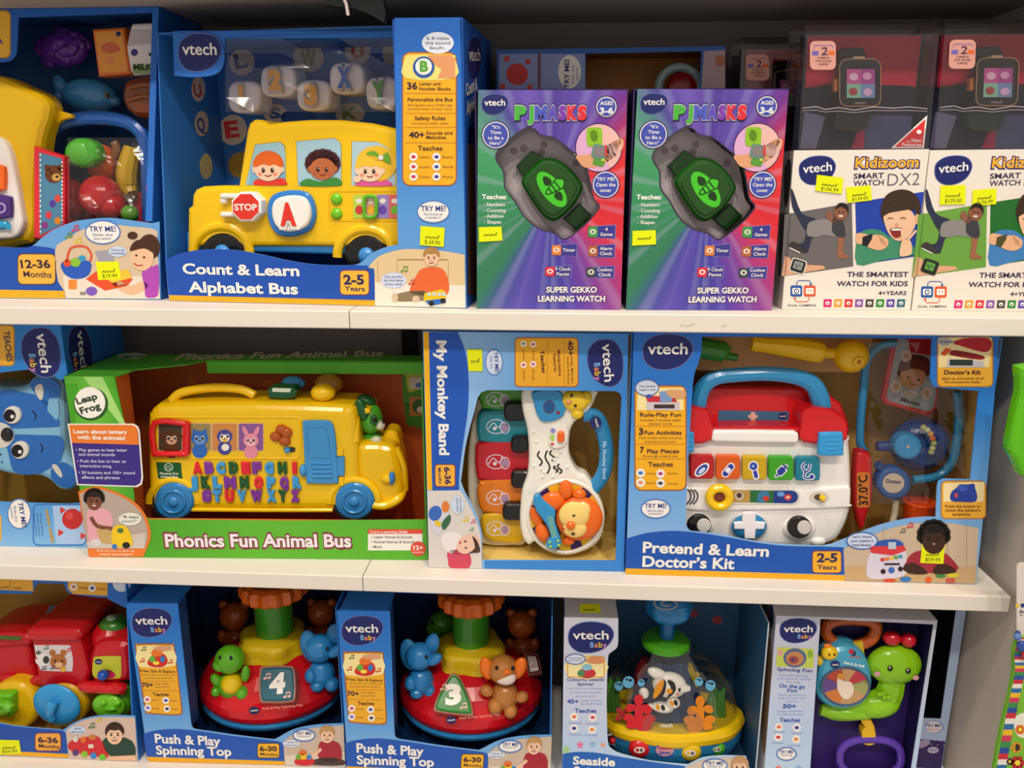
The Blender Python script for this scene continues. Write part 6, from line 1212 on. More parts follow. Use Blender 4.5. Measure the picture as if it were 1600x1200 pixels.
b=B(FI,ri); pl=[(.0016,0),(.0016,vh),(.03,hI),(.16,hI),(.16,0)]; A=b.vs([FI.at(WI,d,v) for d,v in pl]); K=b.vs([FI.at(WI-.0016,d,v) for d,v in pl]); i=b.mi(mat('2874c4')); b.face(A,i); b.face(K,i)
for k in range(5): b.face((A[k],A[(k+1)%5],K[(k+1)%5],K[k]),i)
b.build('side_panel'); shell(FI,ri,uI,WI-.002,hI-.002,.16,mat('2070c8'),mat('c09a48'),'LBK',df=.034)
b=B(FI,ri); b.hexa(uI+.002,WI-.002,.003,.034,.0,.002,'e0b850'); b.build('tray')
rtn=thingpx('toy_train','glossy red toy train with animal face wheels','toy train',FI,100,1165,.03); RT_=mat('c81420','g')
b=B(FI,rtn)
b.prism(cr([(50,990),(48,1002),(53,1030),(58,1060),(62,1074),(136,1074),(124,1000),(120,988),(60,986)],3),.034,.12,RT_,.006); b.build('cab')
b=B(FI,rtn); b.prism(rrp(38,984,126,1004,9),.025,.125,RT_,.008,None,3,.006); b.d=.0; T=FrTop(FI.W(80,985,.03).z+.0005); b.F=T; b.flat([(78,946),(142,948),(124,978),(64,976)],'4a9ac8',1); b.flat(cr([(80,962),(100,954),(128,956),(122,972),(84,972)],3),'c8a83a',2); b.flat([(82,965),(124,964),(120,974),(80,974)],'7a9a3a',3); b.build('cab_roof')
b=B(FI,rtn,.0338); b.flat(cr([(54,1010),(58,1008),(106,1008),(110,1012),(114,1030),(113,1047),(108,1049),(68,1048),(62,1044),(57,1030)],2),'ded4dc',1)
b.ell(67,1031,12,10,'f0ece8',2); b.ell(72,1031,5,6,'3a3a40',3); b.ell(60,1020,4,3,'6a6060',3); b.ell(57,1029,1.5,2,'d83a3a',3,n=8); b.ell(91,1034,13,12,'b8703a',2); b.ell(82,1020,5,5,'b8703a',2); b.ell(99,1020,5,5,'b8703a',2); b.ell(92,1039,6,4.5,'e8c090',3)
for x in (86,97): b.ell(x,1033,1.6,2,'1a1010',4,n=8)
b.ell(99,1046,4,4,'f0b83a',4); note(b,70,1014,6,'5a9a5a',3); note(b,104,1018,6,'d84a3a',3); note(b,66,1046,6,'5a5a70',3); note(b,80,1045,5,'3a4a90',3); b.build('window_picture')
b=B(FI,rtn); b.prism(cr([(-40,1080),(-40,1010),(0,1006),(30,1004),(44,1010),(50,1040),(56,1078)],3),.05,.12,RT_,.008); b.prism(cr([(-40,1000),(0,990),(40,992),(48,1002),(40,1010),(-40,1014)],3),.045,.12,RT_,.006); b.build('tender'); 
b=B(FI,rtn); b.F=FrTop(FI.W(30,992,.05).z+.0006); b.flat([(-20,998),(10,970),(44,972),(38,990),(30,1000)],'5a8a3a',1); b.flat(cr([(0,990),(14,980),(34,982),(28,994)],3),'b8482a',2); b.build('tender_print')
b=B(FI,rtn); b.prism(cr([(138,1024),(146,1008),(168,1004),(194,1006),(201,1020),(200,1066),(150,1074),(140,1062),(136,1040)],3),.03,.1,RT_,.012); b.build('boiler')
b=B(FI,rtn); b.lathe(178,1000,.065,[(1012,20),(1006,24),(998,29),(988,29),(980,26),(974,20)],RT_); b.build('chimney'); b=B(FI,rtn); b.ell3(178,976,.065,21,15,20,mat('3a7a22','g')); b.ell3(174,966,.06,8,5,6,mat('8aa88a','g')); b.build('dome',label='green dome')
b=B(FI,rtn,.0298); b.flat(cr([(146,1032),(150,1026),(185,1025),(189,1030),(189,1056),(184,1060),(160,1061),(148,1059),(144,1050)],2),'c8cc3a',1); b.ell(154,1034,6,4.5,'1c2468',2); b.text('vtech',150,1035.5,158,2.4,WHITE,3,off=.01); b.ell(165,1053,13,7,'8a2a3a',2); b.ell(172,1055,8,5,'c81a5a',3); b.build('switch_plate',label='yellow switch plate'); b=B(FI,rtn); b.ell3(161,1055,.023,8,8,8,mat('1c50b0','g')); b.build('switch_knob',label='blue knob')
b=B(FI,rtn); b.tube([(130,1071,.032,8),(140,1073,.026,9),(180,1075,.025,9),(194,1076,.03,9)],9,RT_); 
for k in range(5): b.ell3(142+k*12,1074+k*.6,.0195,3.4,3.4,2,RT_,0,8,6)
b.build('bumper')
b=B(FI,rtn); b.tube([(-20,1068,.05),(20,1058,.05),(38,1070,.05),(44,1076,.05),(56,1064,.045),(85,1056,.042),(115,1064,.044),(134,1086,.046)],8,RT_); b.build('fender')
def fwheel(x,y,r_,rim,face,c2,name):
    b=B(FI,rtn); b.prism(ellp(x+9,y+2,r_,r_*.95,0,30),.03,.06,mat(rim,'g'),.008); w_=b.build('wheel',label=name); return w_
w_=fwheel(88,1102,37,'eab414','2f92d0','','yellow wheel with a blue elephant face'); b=B(FI,rtn); BE=mat('2f92d0','g'); b.ell3(89,1101,.022,36,35,9,BE); b.ell3(62,1098,.022,8,16,5,BE,10); b.ell3(114,1100,.022,9,17,5,BE,-10); b.tube([(84,1096,.011,8),(80,1106,.008,7),(79,1116,.010,6),(82,1124,.012,5)],6,BE); b.build('elephant_face',w_)
w_=fwheel(8,1104,42,'f0c012','','','yellow wheel with a green face'); b=B(FI,rtn); GR_=mat('62b41e','g'); b.prism(rrp(-28,1086,19,1121,4),.018,.03,GR_,.004); b.tube([(-2,1098,.018,6),(14,1104,.008,7),(2,1114,.016,5)],6,GR_); b.build('face',w_)
w_=fwheel(168,1104,24,'5aa81e','','','green wheel with a face'); b=B(FI,rtn); b.ell3(170,1103,.024,25,21,9,mat('6cc022','g')); 
for x in (162,184): b.ell3(x,1098,.0165,5,5,4,mat('6cc022','g'))
b.ell3(172,1108,.0155,9,4,3,mat('5cae1c','g')); b.build('face',w_)
# ---- spinning top boxes ----
FJ=ground((232,1190),(540,1198.5),Z3); WJ=FJ.uv(540,1198)[0]; hJ=FJ.uv(197,943)[1]; DJ=.190; uQ=FJ.uv(298,1136)[0]; vJ=FJ.uv(300,1139)[1]
rj=thing('toy_box','blue box holding the spinning top numbered 4, right beside the train box','toy box',FJ,group='blue spinning top boxes')
b=B(FJ,rj); w1=cr([(298,1128),(300,1136),(306,1140),(330,1143.5),(360,1148),(400,1153),(428,1156)],4,False)+cr([(436,1152),(452,1143),(470,1137),(500,1132.5),(537,1131)],4,False)
b.frame([(232,1190)]+[(197,943),(277.5,943)]+w1+[(540,1198.5)],[],SPG)
b.flat([(229,1182)]+cr([(224,1147),(240,1142),(270,1139),(300,1141),(330,1145),(360,1149.5),(400,1154),(434,1158)],4,False)+cr([(440,1160),(443,1166),(444,1189)],3,False),'2258b8',1); b.flat([(230,1182.5),(444,1189.5),(445,1195.5),(232,1190)],'f0ae20',1)
b.flat([(445,1195.5),(443,1162)]+cr([(444,1158),(456,1148),(476,1140),(500,1136),(537,1133)],3,False)+[(539.5,1198)],'ccb8a6',2); b.flat([(446,1180),(538,1174),(539.5,1198),(446,1195.5)],'dcd0c4',3)
b.flat(cr([(498,1164),(506,1158),(522,1158),(532,1166),(532,1188),(500,1188)],3),'a82838',4); b.line(cr([(502,1170),(490,1180),(480,1184)],3,False),5,'ecc0a0',5); b.flat(cr([(482,1190),(505,1184),(534,1186),(536,1196),(484,1195)],3),'4a3a3a',4); kid(b,511,1148,12,'f0c8a8','c09460',5)
b.flat(cr([(460,1189),(468,1183),(484,1184),(492,1190),(484,1196),(464,1195)],3),'d02a30',5); b.ell(474,1182,8,5,'f0c030',6); b.ell(473,1176,6,4,'e8702a',6); b.ell(466,1183,4,4,'6ab83a',6); b.ell(483,1183,4,4,'3a8ad0',6)
bubble(b,455,1162,13,6,['I have 4','long ears!'],4,None,'dfe4f4',None,'4a5a90',2.6); tryme(b,475,1149,16,8,['Press the top!'],4,5)
b.text('Push & Play',242.5,1160.5,345,13.5,WHITE,3,y1=1165,off=.03); b.text('Spinning Top',244.5,1178.5,362,13,WHITE,3,y1=1181,off=.03)
b.flat(rrp(402,1161,437,1184.5,4),'5a3a30',2); b.flat(rrp(403,1162,436,1183.5,3.5),'f0b42a',3); b.text('6-30',406,1173.5,433,7,'3a2a3a',4,off=.035); b.text('Months',407,1180.5,434,4.5,'4a3a3a',4,y1=1181.5,off=.01)
logo(b,237,973,31,22,0,1,True)
qd=[(211.5,1007),(271.5,1006.5),(283.5,1116),(226,1114)]; b.flat(cr([(211,1012),(214,1007),(220,1005.5),(262,1005),(270,1007),(273,1012),(285,1108),(283,1115),(277,1118),(238,1116),(230,1114),(226,1108)],2),'a8603a',1); b.flat(cr([(213,1013),(216,1009),(220,1007.5),(262,1007),(269,1009),(271.5,1013),(283,1108),(281,1113),(276,1116),(238,1114),(231,1112),(228,1107)],2),'eeae2a',2)
b.flat(cr([(214,1014),(218,1009),(266,1009),(271,1014),(274,1040),(217,1042)],2),'f4e2a0',3); b.flat(cr([(230,1036),(238,1024),(256,1022),(262,1034),(254,1042),(238,1042)],3),'d02a2a',4); b.ell(245,1020,9,6,'e8782a',5); b.ell(238,1030,5,5,'6ab03a',5); b.ell(254,1030,4,5,'3a7ac0',5); b.ell(244,1036,5,3,'f4dc4a',6); b.flat(cr([(240,1012),(256,1009),(268,1011),(266,1016),(246,1017)],2),'e0a07a',6)
note(b,222,1016,6,'4a6a4a',4); note(b,220,1034,6,'c82a2a',4); note(b,264,1036,6,'c82a2a',4)
b.text('Press, Spin & Explore',219,1050,274,4,'4a2a20',3,y1=1051.5,off=.014); b.text('With the spin top, bounce, spin',221,1055.5,274,2.4,'8a6a3a',3,off=0); b.text('and meet animal friends!',224,1060.5,270,2.4,'8a6a3a',3,off=0)
for y in (1064,1079): b.quad(218,y,277,y+.8,'d08a2a',3)
b.text('70+',222,1073.5,240,6.5,'3a2a3a',3,off=.03); b.text('Songs, Melodies,',243,1069.5,264,2.4,'8a5a3a',3,off=0); b.text('Sounds & Phrases',243,1074.5,265,2.4,'8a5a3a',3,off=0); b.text('Teaches',239,1087.5,264,5,'4a2a20',3,off=.02)
dots(b,[(230,1093),(259,1094.5),(231,1106),(261,1107.5)],5.5,['d84a5a','3a4ab0','7a6ad0','3a3a4a'],3)
for x,y,t in ((237,1095,'Animals'),(266,1096,'Shapes'),(238,1108,'Numbers'),(268,1109,'Colors')): b.text(t,x,y,x+11,2.4,'8a5a3a',3,off=0)
b.build('front_panel')
def spinshell(F,r,W_,h,u1,v1):
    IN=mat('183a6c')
    for nm,a in (('pillar_wall',(u1-.0016,u1,.0016,.025,v1,h-.0016)),('side_panel',(0,.0016,.0016,DJ,0,h)),('side_panel',(W_-.0016,W_,.0016,DJ,0,h)),('top_panel',(.0016,u1-.002,.0016,DJ,h-.0016,h)),('top_panel',(u1,W_-.0016,.05,DJ,h-.0016,h)),('bottom_panel',(.0016,W_-.0016,.0016,DJ,0,.0016)),('back_panel',(.0016,W_-.0016,DJ-.0016,DJ,.0016,h-.002))):
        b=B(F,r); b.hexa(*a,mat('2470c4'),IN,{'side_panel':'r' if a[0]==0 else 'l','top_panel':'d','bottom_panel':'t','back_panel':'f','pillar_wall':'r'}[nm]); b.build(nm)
spinshell(FJ,rj,WJ,hJ,uQ,vJ)
FJ2=ground((544,1205),(850,1217),Z3)
c=copy_tree(rj); place(c,FJ2,0,0,0); relabel(c,'','blue box holding the spinning top numbered 3, between two toy boxes')
def spin_top(F,X,Yo,lab,num,sub):
    dc=.097; r=thing('spinning_top',lab,'spinning top',F,F.uv(X,1100,dc)[0],dc,.018,group='toy spinning tops'); P=lambda L:[(y+Yo,q) for y,q in L]; RD_=mat('cc1420','g')
    b=B(F,r); b.lathe(X,1060+Yo,dc,P([(1006,46),(1010,58),(1018,77),(1030,93),(1042,104),(1052,110),(1062,111),(1070,107),(1075,100)]),RD_,40,None,True,.86); b.build('dome',label='glossy red dome')
    b=B(F,r); b.lathe(X,1080+Yo,dc,P([(1073,106),(1077,107),(1082,104),(1092,84),(1100,60)]),mat('2f86c4','g'),40,None,True,.86); b.build('base',label='blue base')
    b=B(F,r); b.lathe(X,1000+Yo,dc,P([(984,28),(985,38),(987,46),(992,50),(1004,51),(1010,54),(1013,48)]),mat('d8b81a','g'),48,lambda t:1+.07*math.cos(6*t+.6)); b.build('skirt',label='wavy yellow skirt')
    b=B(F,r); b.lathe(X,960+Yo,dc,P([(905,28),(988,29)]),mat('3f8f24','g')); b.build('plunger',label='green plunger')
    b=B(F,r); b.lathe(X,915+Yo,dc,P([(902,20),(903,40),(907,48),(914,51),(924,50),(929,44),(929,30)]),mat('dc6414','g'),64,lambda t:1+.045*math.cos(16*t)); b.build('push_button',label='scalloped orange push button')
    b=B(F,r)
    fr=FrG(F,X,1112+Yo,dc-.0915,8); b.F=fr; b.d=0; b.ell(X-31,1110+Yo,8.5,6,'1c2050',1); b.text('vtech',X-37,1112+Yo,X-25,3.2,WHITE,2,y1=1111+Yo,off=.01); b.text('Push & Play Spinning Top',X-18,1109+Yo,X+45,3.4,'e89a8a',1,y1=1103+Yo,off=.01); b.build('lettering')
    for kind,x,y,d,s_ in sub: figure(F,r,kind,x,y,d,s_)
    for args in num: number(F,r,*args)
    return r
def number(F,r,t,P,x,y,d,c_,tilt,ts=1):
    fr=FrG(F,x,y,d,tilt); b=B(fr,r); b.prism([(x+(q[0]-x)*1.09,y+(q[1]-y)*1.09) for q in P],-.004,.012,mat('a86a5a','g'),.002); b.prism(P,-.006,.01,mat(c_,'g'),.003,None,2); b.d=-.006
    if t: b.text(t,x-13*ts,y+14*ts,x+12*ts,28*ts,'f4ece4' if ts==1 else 'a08078',2,y1=y+12*ts,off=.06); (note(b,x-19,y-9,9,'e8b0a8',2),note(b,x+12,y+20,9,'e8b0a8',2)) if ts==1 else None
    b.build('number_window',label='light window with number '+t if t else None)
def figure(F,r,k,x,y,d,s_):
    c_={'turtle':'5aa81e','elephant':'2a80c0','dog':'b8783a','bear':'b85a1c'}[k]; M_=mat(c_,'g'); b=B(F,r); E=lambda bb,dx,dy,dd,rx,ry,rd,m=M_,a=0:bb.ell3(x+dx*s_,y+dy*s_,d+dd*s_/1450,rx*s_,ry*s_,rd*s_,m,a,22,16)
    E(b,0,0,0,24,23,22); E(b,3,42,2,22,24,20)
    if k=='turtle': E(b,-14,9,-10,14,11,12); E(b,26,24,-6,7,15,7,a=-8); E(b,-22,34,-6,8,12,8,a=30); E(b,-22,52,-6,8,9,10); E(b,22,54,-10,12,11,14); E(b,4,66,-6,9,8,9)
    elif k=='elephant': E(b,-16,-2,6,16,30,8,a=8); E(b,22,-20,10,12,22,7,a=-12); E(b,26,6,-12,15,9,9,a=35); E(b,-14,46,-14,11,13,12); E(b,-4,62,-14,12,10,12); E(b,20,60,-8,12,12,12)
    elif k=='dog': E(b,-26,34,-10,11,9,9,a=-30); E(b,30,44,-8,11,9,9,a=30); E(b,-12,58,-12,12,14,14); E(b,12,66,-12,11,12,12)
    else: E(b,-18,-18,4,8,8,6); E(b,18,-18,4,8,8,6); E(b,-20,34,-8,8,12,8); E(b,22,34,-8,8,12,8); E(b,0,60,0,22,10,16)
    f=b.build(k+'_figure')
    if k=='turtle':
        b=B(F,r); E(b,3,40,-8,17,17,16,mat('e8c414','g')); b.build('belly',f)
        for dx in (-16,2):
            b=B(F,r); E(b,dx,-2,-20,2.6,4.2,2,mat('101010','g')); b.build('eye',f)
    if k=='elephant':
        b=B(F,r); E(b,12,2,-19,3,4,2.5,mat('101010','g')); b.build('eye',f)
    if k=='dog':
        for dx,a in ((-26,12),(26,-20)):
            b=B(F,r); E(b,dx,-2,-2,11,20,8,mat('ee7414','g'),a); b.build('ear',f,'orange ear')
        b=B(F,r); E(b,4,13,-15,17,12,10,mat('e8dcd4','g')); b.build('muzzle',f); b=B(F,r); E(b,6,4,-24,6,4.5,4,mat('ee7414','g')); b.build('nose',f)
        for dx in (-10,16):
            b=B(F,r); E(b,dx,-2,-19.5,2.8,4.2,2.5,mat('101010','g')); b.build('eye',f)
sq=lambda x,y:cr([(x-26,y-20),(x-18,y-26),(x+15,y-27),(x+25,y-20),(x+26,y+18),(x+18,y+26),(x-14,y+27),(x-26,y+22)],3)
tri=lambda x,y:cr([(x,y-32),(x+10,y-24),(x+22,y+2),(x+28,y+24),(x+22,y+30),(x-22,y+25),(x-29,y+18),(x-22,y-2),(x-8,y-26)],3)
spin_top(FJ,428,0,'red spinning top numbered 4 with a green turtle in front',[('4',sq(433,1069),433,1069,.026,'1c5a6c',42)],[('turtle',359,1030,.036,.95),('elephant',500,1012,.056,.95),('bear',366,962,.145,.95),('bear',502,958,.15,.9)])
spin_top(FJ2,736,15,'red spinning top numbered 3 with a tan dog in front',[('3',tri(709,1086),709,1086,.024,'1e7a24',42),('2',[(820,1020),(840,1022),(846,1050),(826,1054)],834,1036,.092,'4a1014',45,.45)],[('elephant',655,1025,.052,.92),('dog',786,1046,.034,.98),('bear',815,975,.145,.95),('turtle',690,975,.15,.9)])
# ---- seaside spinner box ----
FL=ground((878,1219),(1180,1231),Z3); WL=FL.uv(1180,1231)[0]; hL_=FL.uv(882,965)[1]; DL=.14
rl=thing('toy_box','pale white-blue box with a clear domed fish toy, price sticker on top','toy box',FL)
LG_=gmat('sea_box','Z',[(0,'b0d4f0'),(.06,'bcd0ee'),(.12,'c8cde4'),(.24,'d0d0dc'),(.3,'c8c8d2')])
b=B(FL,rl); TLl=PX(FL.at(.0,0,hL_)); 
wl=cr([(950,1160),(953,1168),(965,1176),(985,1182),(1010,1188),(1040,1192),(1075,1195)],4,False)+cr([(1085,1190),(1100,1184),(1130,1181),(1166,1182)],4,False)
b.frame([(878,1219),(881.5,965),(966,966)]+cr([(966,1000),(964,1012),(954,1020),(950,1030),(948,1090),(949,1150)],3,False)+wl+[(1180,1231)],[],LG_)
logo(b,923,996,35,23.5,0,1,True)
b.flat(cr([(888,1027),(944,1027),(944,1058),(888,1058)],2),'f2e4a8',1); b.line(rrp(887,1026,944,1058,3),1.4,'d8983a',2,True); b.ell(917,1052,14,8,'c83040',2); b.ell(908,1052,6,5,'4a8a5a',3); b.ell(917,1043,8,5,'8ac0d8',3); b.flat(cr([(914,1032),(925,1027),(942,1028),(942,1036),(925,1037)],3),'dc9064',3); bubble(b,899,1030,14,7,['Push the plunger','and see the sea'],3,None,'dbe2f4','6a80b8','4a5a90',2.2)
b.text('Colourful Seaside',886,1064,944,4.6,'5a5a98',1,off=.02); b.text('Spinner',902,1071,928,4.6,'5a5a98',1,off=.02)
for k,t in enumerate(('Push the colourful plunger','to see the seaside','picture spin!')): b.text(t,(886,890,900)[k],1077+k*6,(944,940,930)[k],2.6,'8a98c8',1,off=0)
b.text('45+',886,1099,904,6,'3a60b0',1,off=.04); b.text('Songs, Melodies,',907,1096,942,2.6,'8a98c8',1,off=0); b.text('Sounds & Phrases',907,1101,942,2.6,'8a98c8',1,off=0); b.text('Teaches',898,1113.5,932,6,'4a60b0',1,off=.03)
dots(b,[(897,1120),(926,1121),(897,1138),(925,1140)],6.5,['e8785a','d84a6a','3a3a9a','f08a3a'],1)
for x,y,t in ((889,1131,'Animals'),(916,1132,'Numbers'),(889,1149,'Colours'),(913,1150,'Fruit & Songs')): b.text(t,x,y,x+20,2.6,'6a88c8',1,off=0)
def star5(x,y,r_,m,l=1): b.flat([(x+(r_ if k%2==0 else r_*.45)*math.sin(math.pi*k/5),y-(r_ if k%2==0 else r_*.45)*math.cos(math.pi*k/5)) for k in range(10)],m,l)
star5(906,1164,7,'e87aa0'); star5(926,1163,6.5,'8ab8e8'); star5(942,1164,5,'f0a070'); star5(885,1172,8,'a8d08a')
b.flat([(878,1219)]+cr([(879,1178),(900,1175),(930,1176),(960,1181),(990,1186),(1030,1192),(1070,1197)],4,False)+[(1074,1224)],'2464bc',1); b.text('Seaside',895,1194,961,12,WHITE,2,y1=1197,off=.035); b.text('Spinner',896,1210,962,12,WHITE,2,y1=1213,off=.035)
b.flat([(1074,1224),(1072,1199)]+cr([(1086,1192),(1102,1187),(1130,1184),(1166,1185)],3,False)+[(1179,1231)],'d8c4ae',2); kid(b,1156,1198,14,'ecc4a6','c89a70',4); tryme(b,1117,1196,18,9,['Slide it!'],4,5.5)
b.build('front_panel')
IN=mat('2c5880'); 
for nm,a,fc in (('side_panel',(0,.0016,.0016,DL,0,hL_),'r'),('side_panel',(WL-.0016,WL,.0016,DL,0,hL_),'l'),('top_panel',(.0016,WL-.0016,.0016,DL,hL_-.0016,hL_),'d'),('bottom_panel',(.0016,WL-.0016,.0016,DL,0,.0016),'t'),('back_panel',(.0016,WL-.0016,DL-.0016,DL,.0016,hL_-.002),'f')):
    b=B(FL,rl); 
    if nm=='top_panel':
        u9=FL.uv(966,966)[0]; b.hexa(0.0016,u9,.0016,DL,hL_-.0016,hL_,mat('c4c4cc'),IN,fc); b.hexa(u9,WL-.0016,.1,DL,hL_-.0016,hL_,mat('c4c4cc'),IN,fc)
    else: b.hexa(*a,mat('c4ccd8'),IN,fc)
    if nm=='back_panel':
        b.d=DL-.0016
        for x,y in ((1120,968),(1082,958)): b.flat(cr([(x-8,y),(x-2,y-6),(x+5,y-4),(x+9,y+4),(x+2,y+7),(x-4,y+5)],3),'a8404a',1)
    b.build(nm)
b=B(FL,rl); zt=Z3+hL_; b.F=FrTop(zt+.0003); pts=[(905,944),(938,944),(938.5,957.5),(906,957.5)]; A=b.vs([b.F.W(*p) for p in pts]); K=b.vs([b.F.W(*p)+ZUP*.0004 for p in pts]); i=b.mi(mat('e8f000')); b.face(A,i); b.face(K,i)
for k in range(4): b.face((A[k],A[(k+1)%4],K[(k+1)%4],K[k]),i)
b.d=-.0005; b.line([(912+k*2,952+(k%2)*1.5) for k in range(10)],1.2,'2a2a18',1); b.build('price_sticker',None,'fluorescent yellow price sticker')
rs=thing('toy_spinner','clear domed toy with a white fish and blue push knob','toy',FL,FL.uv(1045,1130,.064)[0],.064,.006); dc=.064; X=1045
b=B(FL,rs); b.lathe(X,1118,dc,[(1108,104),(1110,113),(1117,117),(1125,115),(1130,109)],mat('f0c40e','g'),72,lambda t:1+.012*math.cos(8*t),True,.55); b.build('rim',label='wavy yellow rim')
b=B(FL,rs); b.lathe(X,1140,dc,[(1126,112),(1138,112),(1150,107),(1160,94)],mat('2a7cb0','g'),48,None,True,.55); b.build('base',label='blue base')
b=B(FL,rs); b.lathe(X,1060,dc,[(1110,109),(1092,107),(1070,99),(1050,86),(1032,68),(1018,50),(1010,40),(1003,36)],film('dome','f2f4f6',.3,.02,6,.03),48,None,False,.55); b.build('clear_dome',sharp=80)
b=B(FL,rs); b.lathe(X-5,1005,dc,[(994,14),(996,32),(1000,38),(1005,38),(1008,33),(1008,20)],mat('4aa01e','g'),40); b.build('collar',label='green collar disc')
b=B(FL,rs); b.lathe(X-2,970,dc,[(950,11),(998,12)],mat('1f6aa8','g')); b.build('plunger')
b=B(FL,rs); b.lathe(X,945,dc,[(932,4),(932,22),(937,31),(946,36),(955,35),(963,27),(967,12)],mat('2a84c4','g'),48,lambda t:1+.03*math.cos(8*t)); b.build('push_knob'); 
zk=FL.W(X,932,dc).z; b=B(FL,rs); b.F=FrTop(zk+.0006); sp=[(1043+(3+k*.95)*math.cos(k*.55)*1.1,944+(3+k*.75)*math.sin(k*.55)*.62) for k in range(22)]; b.line(sp,2.4,'d8d8e0',1); b.build('spiral_print')
b=B(FL,rs); b.lathe(X,1050,dc,[(1112,66),(1060,40),(1030,26)],mat('26406c','g'),36,None,True,.55); b.build('inner_cone')
dz=dc-.036; WF_=mat('eae4da','g')
b=B(FL,rs); b.ell3(1046,1070,dz,27,22,14,WF_,-10); b.ell3(1028,1053,dz,18,9,8,WF_,-25); b.ell3(1006,1083,dz,8,10,6,WF_,10); b.tube([(1062,1074,dz-.004,10),(1078,1076,dz-.004,4)],8,WF_); b.build('fish',label='white fish with orange and black stripes'); f=bpy.data.objects['fish']
def dpl(cx,cy): return 0
b=B(FL,rs,dz-.0105); 
b.flat(cr([(1020,1090),(1026,1070),(1036,1062),(1036,1074),(1028,1088)],3),'e89a2a',1); b.flat(cr([(1024,1092),(1034,1080),(1038,1064),(1034,1060),(1041,1066),(1038,1084),(1030,1091)],3),'2a2a2e',2); b.flat(cr([(1043,1063),(1053,1066),(1056,1078),(1048,1088),(1042,1090),(1049,1078)],3),'2a2a2e',2); b.ell(1046,1080,5,4,'e89a2a',3); b.ell(1062,1078,2,3,'1a1a1a',2); b.ell(1059,1085,2,2,'d8705a',2); b.build('stripes',f)
b=B(FL,rs); b.ell3(1035,1105,dz-.004,18,9,8,WF_,-8); b.ell3(1016,1104,dz-.004,5,6,4,WF_); b.ell3(1052,1098,dz-.004,11,9,8,WF_); b.build('small_fish'); f2=bpy.data.objects['small_fish']
b=B(FL,rs,dz-.0102)
for x,y in ((1028,1105),(1036,1106),(1050,1099),(1056,1098)): b.flat(ellp(x,y,3,5,-20,12),'e89a2a' if x in (1028,1050) else '2a2a2e',1)
b.build('stripes',f2)
def onD(x,y,rp): S=FL.S(X,1100,dc); return dc-.55*math.sqrt(max(0,(rp*S)**2-((x-X)*S)**2))-.0012
def coral(x,y,c_,fl,lab):
    d=onD(x,y,104); b=B(FL,rs); P=[]
    for dx,dy,rx,ry,a in ((0,4,8,26,0),(0,-18,9,10,0),(-13,-6,10,7,-25),(12,-4,11,8,25),(-15,10,11,7,10),(15,12,14,9,-10),(-10,20,12,8,-10),(8,22,16,10,0)):
        P.append((dx,dy,rx,ry,a))
    b.d=d
    for k,(dx,dy,rx,ry,a) in enumerate(P): b.flat(ellp(x+dx*fl,y+dy,rx*.8,ry*.9,a*fl,16),c_,1+k*.3)
    b.build('coral_print',None,lab)
coral(998,1112,'d8202c',1,'red coral print'); coral(1094,1114,'e88a1a',-1,'orange coral print'); 
b=B(FL,rs,onD(972,1116,108)); 
for dx,dy in ((0,0),(-5,-6),(6,-5),(-6,6),(5,6)): b.ell(972+dx,1116+dy,4.5,4.5,'b82a34',1+abs(dx)*.1)
b.build('coral_print')
for x,y,r_ in ((982,1066,9),(967,1072,7),(1002,1067,5.5),(1092,1065,6.5),(1110,1071,8)):
    b=B(FL,rs,onD(x,y,94)); b.ell(x,y,r_,r_*1.05,'6ab8e0',1); b.ell(x+r_*.3,y-r_*.35,r_*.35,r_*.25,'1a2a3a',2,n=10); b.ell(x-r_*.3,y-r_*.5,r_*.25,r_*.2,'1a2a3a',2,n=8); b.build('bubble_print')
b=B(FL,rs,onD(1041,1135,109)); b.text('vtech',1031,1136,1051,5.5,'e8e8ec',1,off=.02); b.build('lettering')
SW=mat('4a8a2a','g')
for x,y,h_ in ((1120,1120,50),(955,1110,55)):
    b=B(FL,rs); 
    for k in range(4): b.tube([(x-8+k*6,y,dc-.01,5),(x-10+k*6,y-h_*.5,dc-.01,5),(x-7+k*6,y-h_*(.8+.1*(k%2)),dc-.01,3)],4,SW)
    b.build('seaweed',label='green seaweed')
b=B(FL,rs); b.tube([(1000,1075,dc+.02,10),(1002,1050,dc+.02,11),(1010,1030,dc+.02,8)],8,mat('8a1a28','g')); b.build('sea_horse',label='dark red sea creature'); b=B(FL,rs); b.tube([(1084,1085,dc+.0,5),(1082,1060,dc+.0,8),(1074,1040,dc+.0,8)],8,mat('c8a418','g')); b.tube([(1082,1060,dc,6),(1092,1052,dc,4)],5,mat('c8a418','g')); b.build('starfish',label='yellow sea creature')
for x,y,rx,c_ in ((999,1169,17,'cc1c22'),(1079,1174,17,'e0bc10'),(1120,1168,13,'4ab41e')):
    d=onD(x,y,109); b=B(FL,rs); b.ell3(x,y,d+.001,rx,rx*.95,9,mat(c_,'g')); bt=b.build('button'); b=B(FL,rs,d-.0068); b.ell(x,y+3,rx*.5,rx*.3,'e8dcd8',1); b.ell(x-3,y+3,rx*.16,rx*.16,c_,2,n=8); b.ell(x+3,y+3,rx*.14,rx*.16,'5a4a4a',2,n=8); b.build('button_print',bt)
d=onD(1039,1172,110); b=B(FL,rs,d); b.ell(1039,1172,16,11.5,'4a5ab8',1); b.ell(1039,1172,14,9.5,'d8a0a8',2); b.text('Seaside',1028,1171,1050,5,'c02a5a',3,off=.03); b.text('Spinner',1030,1178,1048,4.4,'2a4ab0',3,off=.03); b.build('name_badge')
